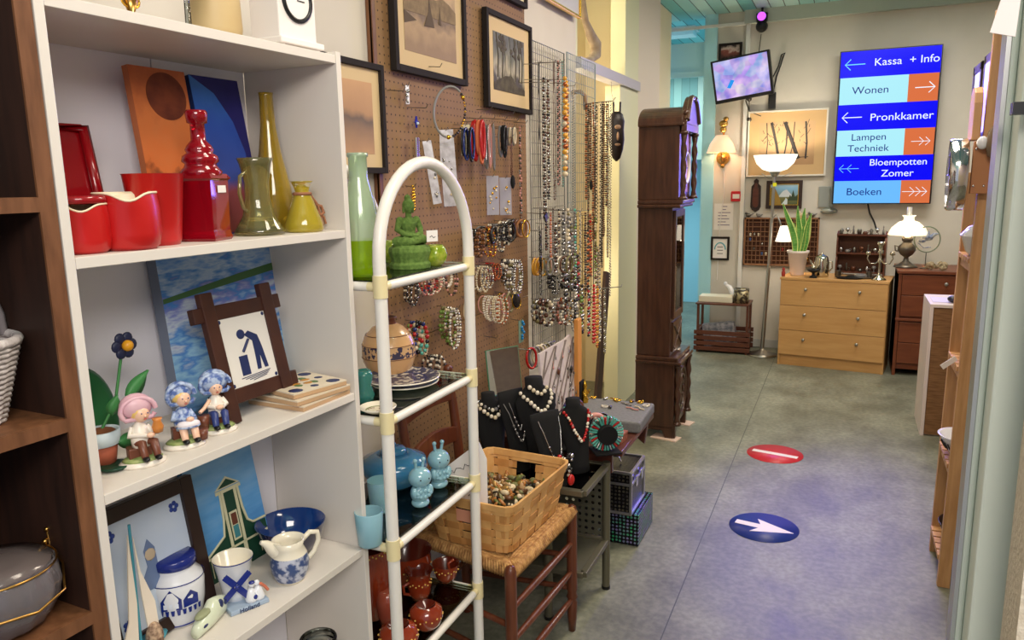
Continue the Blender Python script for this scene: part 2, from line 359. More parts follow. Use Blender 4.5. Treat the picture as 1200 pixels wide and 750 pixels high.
# right side: far wall and the doorway the camera looks through
b = B().m(WALLB); b.box((2.5, -1.2, 0), (2.6, YB, CZ)); st(b, 'wall_right')
b = B().m(M('door_jamb_green', (226, 232, 218), .5, c2=(232, 238, 224), scale=2)); b.box((.158, .95, 0), (.30, 1.02, CZ)); b.box((.150, .985, 0), (.158, 1.02, CZ)); st(b, 'door_2', bevel=.003)
b = B().m(M('aluminium_strip', (190, 190, 188), .35, .6)); b.box((.1455, .985, 0), (.150, 1.018, CZ)); st(b, 'trim_5')
b = B().m(M('beige_woven_wallcovering', (216, 200, 176), .85, c2=(228, 214, 192), scale=160, bump=.6)); b.box((.186, .86, 0), (2.5, .93, CZ)); st(b, 'wall_front')
b = B().m(BLACK); b.box((.146, .915, pt(1188, 128, y=.93).z-.006), (.26, .93, pt(1188, 128, y=.93).z+.006)); tag(b.build('door_latch'), 'black metal latch on the pale green door jamb at right', 'latch')

# ================================================================== PEGBOARD AND WIRE GRID (on the left wall)
PEG = pegmat()
t = thing('pegboard', 'large brown perforated hardboard panel mounted on the left wall', 'pegboard', (WX+.003, 2.05, 0))
B().m(PEG).box((.012, 0, 1.02), (.018, 1.21, 2.88)).build('upper_board', t)
B().m(PEG).box((.012, 0, .42), (.018, 1.21, 1.016)).build('lower_board', t)
B().m(BRNW).box((0, 0, .42), (.022, .018, 2.88)).build('side_batten', t)
b = B().m(M('galvanised_grid', (150, 148, 140), .45, .7))
def gridpanel(b, y0, y1, z0, z1, x, step=.05, sub=.025, r=.0016):
    y = y0
    while y <= y1+1e-4: b.tube([(x, y, z0), (x, y, z1)], r, 4, caps=False); y += sub
    z = z0
    while z <= z1+1e-4: b.tube([(x+.003, y0, z), (x+.003, y1, z)], r, 4, caps=False); z += step
    b.tube([(x, y0, z0), (x, y1, z0), (x, y1, z1), (x, y0, z1)], .0035, 6, closed=True)
gridpanel(b, 0, .46, 0, 1.5, 0)
tag(b.build('wire_grid', loc=(-1.34, 3.29, .67)), 'tall galvanised wire grid panel fixed beside the pegboard', 'grid')
b = B().m(M('blue_grey_grid', (150, 166, 170), .45, .5)); gridpanel(b, 0, .46, 0, .78, 0, .05, .025)
tag(b.build('wire_grid', loc=(-1.30, 3.68, 1.385)), 'shorter blue-grey wire grid panel hung over the taller grid', 'grid')
b = B().m(IRON); gridpanel(b, 0, .40, 0, .5, 0, .05, .05)
tag(b.build('wire_grid', loc=(-1.30, 3.72, .86)), 'low dark wire grid panel below the blue-grey grid', 'grid')

# ================================================================== FRAMED PICTURES
def frame(name, label, cat, loc, rz, wd, ht, fm, fw, matm, mw, pic, dep=.022, rx=0, glass=False, group=None, extra=None):
    t = thing(name, label, cat, loc, rz, group, rx)
    b = B().m(fm); h, v = wd/2, ht/2
    b.box((-h, -dep, -v), (-h+fw, 0, v)); b.box((h-fw, -dep, -v), (h, 0, v)); b.box((-h+fw, -dep, -v), (h-fw, 0, -v+fw)); b.box((-h+fw, -dep, v-fw), (h-fw, 0, v))
    b.build('frame', t, bevel=.0015)
    if mw: 
        B().m(matm).box((-h+fw, -dep*.5, -v+fw), (h-fw, -dep*.2, v-fw)).build('mount', t)
    i = fw+mw
    o = B().m(pic).box((-h+i, -dep*.5-.001, -v+i), (h-i, -dep*.3, v-i)).build('picture', t)
    if extra: extra(t, h-i, v-i, -dep*.5-.0015)
    return t
FBK = M('black_frame', (30, 22, 18), .85); MAT = M('cream_mount', (216, 190, 146), .8); MATW = M('pale_mount', (226, 214, 184), .8)
etch1 = paint('etching_harbour', [(0, (150, 122, 86)), (.25, (176, 146, 104)), (.42, (120, 98, 72)), (.55, (142, 116, 84)), (.75, (196, 166, 124)), (1, (206, 178, 136))], lo=-.12, hi=.12, amp=.5, scale=16)
etch2 = paint('etching_trees', [(0, (96, 74, 54)), (.25, (70, 66, 54)), (.4, (176, 166, 140)), (.6, (120, 120, 100)), (.8, (84, 84, 72)), (1, (110, 108, 96))], lo=-.14, hi=.14, amp=.7, scale=14, stretch=(3, 3, 1))
def exh(t, h, v, y):
    b = B().m(M('etch_grey', (128, 108, 82), .8, c2=(150, 128, 96), scale=40))
    b.prism([(-h, -.02), (-h, .04), (-.12, .075), (-.07, .06), (-.02, .065), (.03, .045), (.08, .06), (.13, .05), (h, .03), (h, -.01)], y, y-.0006)
    b.m(M('etch_dark', (96, 80, 62), .8)).prism([(-.05, -.05), (-.02, .0), (-.015, .06), (.0, .0), (.02, -.045)], y-.0006, y-.0012).prism([(.05, -.03), (.07, -.03), (.06, .03)], y-.0006, y-.0012).prism([(-h, -.06), (-.1, -.04), (-h, -.02)], y-.0006, y-.0012); b.build('etched_harbour', t)
def exw(t, h, v, y):
    b = B().m(M('wood_dark', (70, 62, 52), .8, c2=(92, 84, 68), scale=40)); random.seed(2)
    for x in (-.12, -.075, -.05, .01, .06, .10, .13): b.tube([(x, y, -v*.55), (x+.008, y, v*.2), (x-.01, y, v*.98)], random.uniform(.002, .006), 5, fl=.2)
    b.prism([(-h, -v), (-h, -v*.75), (-.05, -v*.45), (.02, -v*.4), (.07, -v*.7), (h, -v*.8), (h, -v)], y-.0004, y-.001)
    for i in range(26): b.ball((random.uniform(-h*.85, h*.85), y, random.uniform(v*.3, v*.9)), (random.uniform(.01, .025), .0008, random.uniform(.006, .014)), 8, 4)
    b.build('etched_trees', t)
frame('framed_print', 'black framed sepia harbour etching high on the pegboard', 'picture', (WX+.026, 2.39, 2.115), R(90), .50, .43, FBK, .022, MAT, .05, etch1, extra=exh)
frame('framed_print', 'black framed woodland print on the pegboard beside the wire grid', 'picture', (WX+.028, 3.045, 2.028), R(90), .47, .375, FBK, .02, MAT, .055, etch2, extra=exw)
frame('framed_print', 'black framed picture cut by the photo top above the woodland print', 'picture', (WX+.026, 2.98, 2.50), R(90), .52, .43, FBK, .02, MATW, .05, etch1)
frame('framed_print', 'dark framed print half hidden by the white bookcase edge', 'picture', (WX+.024, 1.82, 1.742), R(90), .50, .325, FBK, .018, MAT, .04, paint('etching_brown', [(0, (196, 152, 104)), (.35, (150, 118, 84)), (.5, (110, 92, 70)), (.6, (180, 138, 94)), (1, (206, 160, 110))], lo=-.12, hi=.12, amp=.3, scale=9))
frame('framed_print', 'thin gold framed picture above the wire grid', 'picture', (WX+.024, 3.72, 2.61), R(90), .52, .47, GOLD, .012, MATW, .0, M('pale_print', (196, 196, 200), .5))

# ================================================================== WHITE BOOKCASE
BA = R(-2.5)
ud = Vector((-math.sin(BA), math.cos(BA), 0)); un = Vector((math.cos(BA), math.sin(BA), 0))
BO = Vector((-1.0157, .733, 0)); BW, BD = .647, .26
ZS = [1.804, 1.443, 1.079, .7036, .375, .06]
t = thing('bookcase', 'white laminate bookcase with open shelves of crockery and paintings', 'bookcase', BO, BA)
B().m(WHITE).box((-BD, 0, 0), (0, .015, 1.820)).build('side_panel', t, bevel=.001)
B().m(WHITE).box((-BD, BW-.015, 0), (0, BW, 1.820)).build('side_panel', t, bevel=.001)
for z in ZS: B().m(WHITE).box((-BD, .016, z-.008), (-.001, BW-.016, z+.009)).build('shelf', t, bevel=.001)
WB = M('white_back_panel', (236, 234, 242), .6)
b = B().m(WB); 
for y0, y1 in ((.016, .155), (.158, .39), (.393, BW-.016)): b.box((-BD-.006, y0, 0), (-BD, y1, 1.81))
b.m(M('panel_joint', (120, 120, 126), .7)).box((-BD-.007, .016, 0), (-BD-.003, BW-.016, 1.81)); b.build('back_panel', t)
Z1, Z2, Z3, Z4, Z5 = [z+.009 for z in ZS[:5]]
# ================================================================== DARK BOOKCASE at far left
t = thing('bookcase', 'dark brown wooden bookcase at the left edge of the photo', 'bookcase', BO+ud*-.003, BA)
b = B().m(DKB).box((-.30, -.024, 0), (-.004, 0, 2.2)).m(BRNW).box((-.004, -.024, 0), (0, 0, 2.2)); b.build('side_panel', t)
B().m(DKB).box((-.30, -.80, 0), (-.0, -.776, 2.2)).build('side_panel', t)
B().m(DKB).box((-.305, -.80, 0), (-.30, 0, 2.2)).build('back_panel', t)
for z in (2.18, 1.539, 1.223, .917, .58, .1):
    B().m(DKB).box((-.30, -.776, z-.02), (-.004, -.024, z)).m(BRNW).box((-.004, -.776, z-.02), (0, -.024, z)).m(BRNW).box((-.296, -.776, z), (-.004, -.024, z+.0006)).build('shelf', t)

def lbox(t, name, mat, a, b_, bev=.001): return B().m(mat).box(a, b_).build(name, t, bevel=bev)

# ---- basket with handle and ice bucket on the dark shelves
WIC = M('white_wicker', (206, 198, 196), .8, c2=(170, 160, 158), scale=90, bump=.8)
p = Vector((-1.125, .626, 1.224))
t = thing('wicker_basket', 'white woven wicker basket on the dark bookcase shelf', 'basket', p)
b = B().m(WIC)
for i in range(15):
    z = .004+i*.0075; r = .050+.028*(i/14)
    b.tube([((r+.0016*(-1)**j)*math.cos(2*PI*j/36)*1.05, (r+.0016*(-1)**j)*math.sin(2*PI*j/36)*1.0, z) for j in range(36)], .0042, 5, closed=True)
b.lathe([(.0, 0), (.05, .001), (.05, .003)], n=24, cap=False); b.build('body', t)
B().m(WIC).tube([(.083*math.cos(2*PI*j/30), .08*math.sin(2*PI*j/30), .118) for j in range(30)], .007, 8, closed=True).build('rim', t)
B().m(M('grey_handle', (120, 112, 114), .8)).tube([(0, .076*math.cos(PI*i/14), .118+.085*math.sin(PI*i/14)**.7 if 0 < i < 14 else .118) for i in range(15)], .006, 6).build('handle', t)
p = Vector((-1.10, .625, .918))
t = thing('ice_bucket', 'cut crystal ice bucket with a thin brass carrying handle', 'bucket', p)
B().m(M('cut_crystal_body', (214, 206, 212), .08, trans=.85)).lathe([(.0, 0), (.045, 0), (.062, .012), (.078, .04), (.082, .066), (.078, .092), (.074, .096), (.074, .092), (.078, .066), (.07, .03), (.04, .01), (0, .01)], n=64, twist=.05, ribs=16, ribd=.025).build('body', t)
B().m(M('smoked_lid', (120, 108, 106), .15, trans=.3)).lathe([(.072, .09), (.073, .099), (.04, .105), (0, .106)], n=32, cap=False).build('lid', t)
b = B().m(BRASS).tube([(.079*math.cos(2*PI*j/32), .079*math.sin(2*PI*j/32), .094) for j in range(32)], .0018, 6, closed=True); b.build('rim', t)
b = B().m(BRASS).tube([(.0, .084, .116), (0, .086, .085), (.03, .082, .07), (.075, .05, .052), (.088, 0, .046), (.075, -.05, .052), (.03, -.082, .07), (0, -.086, .085), (0, -.084, .116)], .002, 6).ball((0, .084, .118), .004).ball((0, .079, .1), .005); b.build('handle', t)

# ================================================================== things on the white bookcase
RED = M('red_glaze', (186, 22, 22), .38, coat=.2); DRED = M('dark_red_glaze', (146, 12, 22), .22, coat=.5); CRM = M('cream_glaze', (238, 222, 190), .4)
def base(px, back, z):
    "point in image column px, back metres behind the white bookcase's front"
    lo, hi = 0, .9
    for _ in range(40):
        m_ = (lo+hi)/2; q = BO+ud*m_-un*back
        if proj((q.x, q.y, z))[0] < px: lo = m_
        else: hi = m_
    q = BO+ud*lo-un*back; return Vector((q.x, q.y, z))
RZ = R(90)+BA       # local -Y looks out of the shelf
def at3(px, py): return pt(px, py, z=Z3)
def at4(px, py): return pt(px, py, z=Z4)
BEFORE = set(bpy.data.objects)
# top shelf, row above eye level
p = base(337, .07, Z1)
t = thing('mantel_clock', 'white wooden mantel clock with black dial ring on top of bookcase', 'clock', p, RZ)
CWW = M('white_painted_wood', (232, 226, 222), .45)
lbox(t, 'body', CWW, (-.058, -.035, .022), (.058, .045, .20), .003); lbox(t, 'base', CWW, (-.068, -.048, .010), (.068, .052, .024), .003)
b = B().m(CWW)
for x, y in ((-.055, -.035), (.055, -.035), (-.055, .04), (.055, .04)): b.ball((x, y, .006), .008)
b.build('feet', t)
B().m(BLACK).ring((0, -.036, .105), .042, .042, .005, 32, 8, 'Y').build('bezel', t)
B().m(PAPER).cyl((0, -.034, .105), (0, -.0365, .105), .04, n=32).m(BLACK).box((-.001, -.038, .105), (.001, -.0368, .135)).box((0, -.038, .104), (.022, -.0368, .106)).build('dial', t)
p = base(255, .12, Z1)
t = tag(B().m(M('tan_vase', (190, 164, 118), .5, c2=(200, 176, 130), scale=8)).lathe([(0, 0), (.045, 0), (.052, .03), (.05, .10), (.035, .16), (.025, .2), (.028, .21), (.02, .21), (0, .18)], n=28).build('vase', loc=p), 'matt tan vase on top of the white bookcase', 'vase')
p = base(222, .06, Z1)
tag(B().m(CLEAR).lathe([(0, 0), (.022, 0), (.022, .004), (.006, .012), (.005, .06), (.02, .085), (.026, .13), (.024, .13), (.018, .088), (0, .07)], n=20).build('glass_goblet', loc=p), 'clear stemmed glass standing on top of the bookcase', 'glass')
p = base(155, .05, Z1)
t = thing('brass_ornament', 'small brass footed ornament on the bookcase top', 'ornament', p)
B().m(BRASS).lathe([(0, 0), (.02, 0), (.018, .006), (.006, .012), (.012, .03), (.014, .05), (.004, .06), (0, .062)], n=20).build('body', t); B().m(GOLD).ring((.0, 0, .03), .018, .012, .002, 16, 6).build('ring', t)

# red crockery
jugp = [(0, 0), (.038, 0), (.046, .008), (.050, .03), (.050, .075), (.047, .098), (.044, .1), (.044, .095), (.046, .03), (.03, .01), (0, .01)]
def red_jug(px, back, sc, lid, label):
    p = base(px, back, Z2); t = thing('milk_jug', label, 'jug', p, RZ)
    w2 = 1.12
    b = B().m(RED).lathe([(r*sc*w2, z*sc) for r, z in jugp[:6]]+[(.0465*sc*w2, .102*sc)], n=40, cap=False)
    b.m(CRM).lathe([(.0465*sc*w2, .102*sc), (.0445*sc*w2, .103*sc), (.043*sc*w2, .098*sc), (.046*sc*w2, .03*sc), (0, .01*sc)], n=40, cap=False)
    def dip(v):
        x, y, z = v; a = math.atan2(y, x); d = (a-R(-122)+PI) % (2*PI)-PI
        if z > .085*sc: k = math.exp(-(d/.42)**2); g = 1+.16*k; return (x*g, y*g, z-.014*sc*k)
        return v
    b.v = [dip(v) for v in b.v]
    b.build('body', t)
    q_ = B().m(CRM).tube([dip((.0465*sc*w2*math.cos(2*PI*j/48), .0465*sc*w2*math.sin(2*PI*j/48), .102*sc)) for j in range(48)], .0022*sc, 6, closed=True); q_.build('lip', t)
    if lid: B().m(DRED).lathe([(.05*sc, .103*sc), (.054*sc, .106*sc), (.054*sc, .116*sc), (.05*sc, .119*sc), (0, .12*sc)], n=32).build('lid', t)
    return t
red_jug(99, .06, .76, True, 'glossy red lidded milk jug, first on the shelf from the left')
red_jug(153, .05, .92, False, 'glossy red milk jug with cream lip, no lid')
p = base(187, .08, Z2)
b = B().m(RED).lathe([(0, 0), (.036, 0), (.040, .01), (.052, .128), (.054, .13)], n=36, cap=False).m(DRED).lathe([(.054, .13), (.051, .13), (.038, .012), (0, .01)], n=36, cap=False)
tag(b.build('plant_pot', loc=p), 'plain red tapered pot between red jug and red bottle', 'pot')
p = base(82, .17, Z2)
t = thing('square_dish', 'dark red square dish with raised rim propped behind the red jugs', 'dish', p, RZ, rx=R(-10))
b = B().m(DRED).box((-.075, -.006, 0), (.075, 0, .225)); b.build('dish_base', t, bevel=.004)
b = B().m(DRED).tube([(-.07, -.012, .01), (.07, -.012, .01), (.07, -.012, .215), (-.07, -.012, .215)], .011, 8, closed=True); b.build('rim', t)
p = base(243, .075, Z2)
t = thing('glass_bottle', 'ruby red moulded glass bottle with price sticker', 'bottle', p, RZ+R(20))
RUBY = M('ruby_glass', (176, 12, 34), .06, trans=.55, coat=.5)
b = B().m(RUBY).at((0, 0, 0), (0, 0, R(45)))
b.lathe([(0, 0), (.048, 0), (.052, .006), (.049, .014), (.047, .022), (.050, .135), (.056, .14), (.048, .15)], n=4, cap=False, sm=False)
b.at().lathe([(.036, .145), (.040, .155), (.032, .165), (.029, .172), (.035, .178), (.033, .19), (.024, .196), (.027, .203), (.023, .213), (.014, .224), (.0135, .26), (.019, .262), (.0205, .285), (.018, .29), (.012, .29)], n=28)
b.build('body', t); B().m(PAPER).box((-.012, -.0375, .108), (.02, -.0365, .124)).build('sticker', t)
b = B().m(M('orange_canvas_edge', (168, 88, 48), .7)).box((-.07, 0, 0), (.07, .016, .345))
def canvas(name, label, px, back, z, wd, ht, pm, edge, lean=-8, rz=0, dep=.016, extra=None, cat='painting'):
    p = base(px, back, z); t = thing(name, label, cat, p, RZ+rz, rx=R(lean))
    B().m(edge).box((-wd/2, 0, 0), (wd/2, dep, ht)).build('stretcher', t); B().m(pm).box((-wd/2, -.0012, -ht/2), (wd/2, 0, ht/2)).build('canvas', t, loc=(0, 0, ht/2))
    if extra: extra(t)
    return t
def ex1(t):
    B().m(M('brown_disc', (96, 40, 24), .7, c2=(120, 56, 32), scale=30)).cyl((.012, -.0013, .29), (.012, -.0022, .29), .048, n=40).build('painted_disc', t)
canvas('canvas_painting', 'narrow orange canvas with a brown disc behind the red bottle', 219, .17, Z2, .135, .345, paint('orange_paint', [(0, (96, 40, 22)), (.3, (120, 56, 26)), (.42, (210, 110, 50)), (.7, (206, 116, 60)), (1, (178, 92, 50))], lo=-.17, hi=.17, amp=.6, scale=30), M('orange_edge', (176, 100, 60), .7), -7, extra=ex1)
def ex2(t):
    P = [(-.07, .0), (.015, .01), (.045, .10), (.05, .18), (.03, .25), (-.01, .31), (-.07, .345)]
    B().m(paint('blue_planet', [(0, (110, 44, 40)), (.25, (120, 50, 60)), (.36, (40, 60, 140)), (.7, (36, 76, 170)), (1, (50, 110, 190))], lo=0, hi=.34, amp=.25, scale=16)).prism(P, -.0013, -.0022).build('painted_arc', t)
canvas('canvas_painting', 'narrow deep blue canvas with a curved planet shape', 286, .165, Z2, .135, .345, M('night_blue', (26, 26, 96), .6, c2=(34, 30, 108), scale=12), M('blue_edge', (22, 40, 92), .7), -9, extra=ex2)
YG = M('amber_yellow_glass', (214, 184, 60), .06, trans=.75, coat=.4); YG2 = M('pale_yellow_glass', (214, 206, 140), .05, trans=.88, coat=.3)
p = base(323, .15, Z2)
tag(B().m(YG).lathe([(0, 0), (.038, 0), (.046, .008), (.05, .04), (.042, .10), (.025, .18), (.017, .24), (.0155, .305), (.017, .312), (.013, .312), (.014, .24), (.03, .12), (.04, .04), (0, .01)], n=32).build('glass_vase', loc=p), 'tall slender amber yellow glass bottle vase', 'vase')
p = base(305, .085, Z2)
t = thing('glass_pitcher', 'pale olive glass pitcher with wide foot and flared rim', 'pitcher', p, RZ)
B().m(YG2).lathe([(0, 0), (.05, 0), (.055, .004), (.05, .014), (.034, .04), (.026, .08), (.026, .11), (.033, .15), (.038, .162), (.036, .163), (.023, .11), (.03, .04), (.04, .014), (0, .01)], n=36).build('body', t)
B().m(YG2).tube([(-.026, 0, .135), (-.045, 0, .125), (-.05, 0, .09), (-.042, 0, .06), (-.03, 0, .05)], .004, 8).build('handle', t)
p = base(357, .055, Z2)
t = thing('glass_bud_vase', 'small yellow glass flask with a raffia bow at its neck', 'vase', p, RZ)
B().m(YG2 if 0 else M('yellow_glass', (212, 190, 60), .06, trans=.5, coat=.4)).lathe([(0, 0), (.04, 0), (.044, .006), (.042, .02), (.024, .07), (.015, .09), (.02, .108), (.026, .113), (.024, .113), (.013, .09), (.036, .02), (0, .008)], n=32).build('body', t)
RAF = M('raffia', (150, 100, 70), .8)
b = B().m(RAF).tube([(.018*math.cos(q/10*PI), .018*math.sin(q/10*PI), .085) for q in range(20)], .004, 6, closed=True)
b.tube([(.018, -.005, .085), (.035, -.012, .06), (.045, -.01, .035), (.05, -.012, .01)], .003, 6).tube([(.03, -.01, .06), (.05, -.01, .055), (.055, -.012, .04), (.04, -.012, .035)], .004, 6).tube([(.035, -.01, .045), (.055, -.012, .03), (.06, -.012, .015)], .003, 6)
b.build('raffia_bow', t)

# ---- third shelf
def ex3(t):
    g = M('reeds', (110, 120, 60), .7)
    b = B().m(g)
    for i in range(26):
        x = .02+random.uniform(-.09, .06); h_ = random.uniform(.03, .11); b.tube([(x, -.002, .005), (x+random.uniform(-.012, .012), -.002, h_)], .0016, 4)
    b.m(M('horizon_green', (70, 110, 66), .7)).prism([(-.165, .255), (.165, .292), (.165, .31), (.05, .296), (-.165, .265)], -.0012, -.0022)
    b.build('painted_reeds', t)
canvas('canvas_painting', 'large blue lake and sky landscape canvas with grey edge', 283, .19, Z3, .330, .380, paint('lake_paint', [(0, (70, 104, 130)), (.12, (96, 150, 210)), (.3, (150, 196, 226)), (.42, (74, 134, 206)), (.55, (190, 204, 220)), (.66, (120, 130, 200)), (.74, (60, 130, 206)), (.86, (170, 196, 226)), (1, (80, 140, 214))], lo=-.19, hi=.19, amp=1.0, scale=20, stretch=(.6, 1, 2.2)), M('grey_canvas_edge', (110, 120, 140), .7), -6, dep=.03, extra=ex3)
p = at3(306, 484)
t = thing('framed_delft_tile', 'dark brown crossed-corner wood frame holding a delft tile', 'picture', p, RZ, rx=R(-12))
FW = M('crossed_frame_wood', (58, 30, 24), .45, c2=(70, 38, 28), scale=20)
for x in (-.078, .078): B().m(FW).box((x-.015, -.014, 0), (x+.015, .002, .262)).build('stile', t, bevel=.002)
for z in (.05, .22): B().m(FW).box((-.115, -.010, z-.015), (.115, .006, z+.015)).build('rail', t, bevel=.002)
b = B().m(M('tile_white', (226, 222, 216), .25)).box((-.063, -.008, .065), (.063, -.002, .205)); NV = M('delft_blue', (34, 46, 92), .4)
b.build('tile', t)
b = B().m(NV)
# a plain bent-over worker beside a churn
b.prism([(-.03, .085), (-.008, .085), (-.008, .125), (-.03, .125)], -.0081, -.009)
b.prism([(.012, .09), (.022, .09), (.026, .12), (.032, .09), (.042, .09), (.036, .135), (.03, .16), (.008, .172), (-.004, .165), (.014, .15), (.014, .13)], -.0081, -.009)
b.ball((-.012, -.0083, .168), (.011, .0012, .010)); b.tube([(.004, -.0088, .155), (-.016, -.0088, .132)], .003, 5)
for i in range(4): b.tube([(-.035+.01*i, -.0085, .080-.003*i), (.045-.004*i, -.0085, .084-.003*i)], .0008, 4)
for x in (-.058, .058):
    for z in (.07, .2): b.ball((x, -.0083, z), (.004, .001, .004))
b.build('tile_drawing', t)
TI = M('tile_glaze', (222, 208, 184), .35); TO = M('tile_body', (196, 160, 122), .7)
for i, (dz, ry, dx) in enumerate(((0, 8, 0), (.0125, 2, .0), (.025, -3, .003))):
    p = at3(352, 467)+Vector((0, 0, dz))+ud*dx
    t = thing('ceramic_tile', ['bottom cream ceramic tile of the stack of three', 'middle cream ceramic tile of the stack of three', 'top tile of the stack, painted with blue and ochre pattern'][i], 'tile', p, RZ+R(ry-8), 'stacked ceramic tiles')
    s_ = .078 if i < 2 else .072
    B().m(TO).box((-s_, -s_, 0), (s_, s_, .009)).build('tile_body', t, bevel=.001)
    b = B().m(TI).box((-s_, -s_, .009), (s_, s_, .0118))
    if i == 2:
        for k in range(4):
            a = PI/4+k*PI/2; b.m(NV).ball((.055*math.cos(a)*1.3, .055*math.sin(a)*1.3, .0119), (.016, .016, .0006), 10, 4)
            b.ball((.05*math.cos(k*PI/2), .05*math.sin(k*PI/2), .0119), (.01, .01, .0005), 8, 4)
            b.m(M('ochre_glaze', (190, 130, 50), .4)).ball((.02*math.cos(k*PI/2+.4), .02*math.sin(k*PI/2+.4), .0119), (.013, .009, .0007), 8, 4)
            b.m(M('leaf_glaze', (90, 120, 70), .4)).ball((.03*math.cos(a), .03*math.sin(a), .0119), (.009, .012, .0005), 8, 4)
    b.build('glaze', t)
# potted tin flower
GRN = M('green_painted_metal', (30, 96, 52), .35); LGR = M('leaf_green', (62, 128, 70), .5)
p = at3(122, 545)
t = thing('flower_ornament', 'tin flower ornament in a small terracotta pot with white rim', 'ornament', p, RZ)
B().m(M('terracotta', (176, 92, 66), .7)).lathe([(0, 0), (.017, 0), (.022, .034), (.02, .034), (0, .03)], n=24).build('pot', t)
B().m(M('pale_blue_rim', (204, 220, 228), .5)).lathe([(.0225, .032), (.026, .034), (.027, .054), (.023, .054), (.021, .036)], n=24, cap=False).build('pot_rim', t)
B().m(M('soil', (110, 66, 36), .9)).ball((0, 0, .05), (.022, .022, .006), 14, 6).build('soil', t)
for (dx, hz, s_, bx) in ((.022, .085, .0, .018),):
    B().m(LGR).tube([(.0, 0, .05), (.03, 0, .09), (.050, 0, .165)], .0022, 6).build('stem', t)
b = B().m(M('navy_petals', (28, 34, 66), .45))
for k in range(6):
    a = 2*PI*k/6; b.ball((.052+.0125*math.cos(a), -.003, .170+.0125*math.sin(a)), (.009, .004, .009), 10, 6)
b.build('petals', t); B().m(M('yellow_centre', (214, 150, 30), .4)).ball((.054, -.008, .170), .0085, 12, 8).build('centre', t)
def leaf(b, p0, p1, wd, th=.002, up=(0, -1, 0)):
    P0, P1 = Vector(p0), Vector(p1); d = P1-P0; s_ = d.cross(Vector(up)).normalized()*wd; n_ = Vector(up)*th
    k = 8; vs = []; 
    for i in range(k+1):
        f = i/k; c = P0+d*f; w_ = math.sin(PI*min(1, f*1.0)**.8)+.02; vs += [c+s_*w_, c+n_*2, c-s_*w_, c-n_]
    fs = []
    for i in range(k):
        for j in range(4): fs.append((i*4+j, i*4+(j+1) % 4, (i+1)*4+(j+1) % 4, (i+1)*4+j))
    b.add(vs, fs, True)
b = B().m(LGR); leaf(b, (.045, -.002, .085), (.086, -.004, .125), .014); leaf(b, (.02, .0, .07), (.03, -.004, .1), .012); leaf(b, (.01, -.02, .035), (.052, -.02, .028), .012); b.build('leaves', t)
p = at3(121, 531)
t = thing('green_dish', 'round green metal dish propped upright behind the tin flower', 'dish', p+Vector((0, 0, .006)), RZ, rx=R(-12))
B().m(GRN).at((0, 0, .052), (R(90), 0, 0)).lathe([(0, .004), (.03, .004), (.046, -.006), (.052, -.008), (.053, -.004), (.046, .002), (.032, .008), (0, .008)], n=36, sx=.75, sy=1.28).build('dish_bowl', t)
p = at3(134, 549)
tag(B().m(M('dark_green_glaze', (20, 62, 44), .3)).lathe([(0, 0), (.022, 0), (.03, .006), (.028, .008), (0, .004)], n=28).build('saucer', loc=p), 'small dark green saucer beside the terracotta pot', 'saucer')
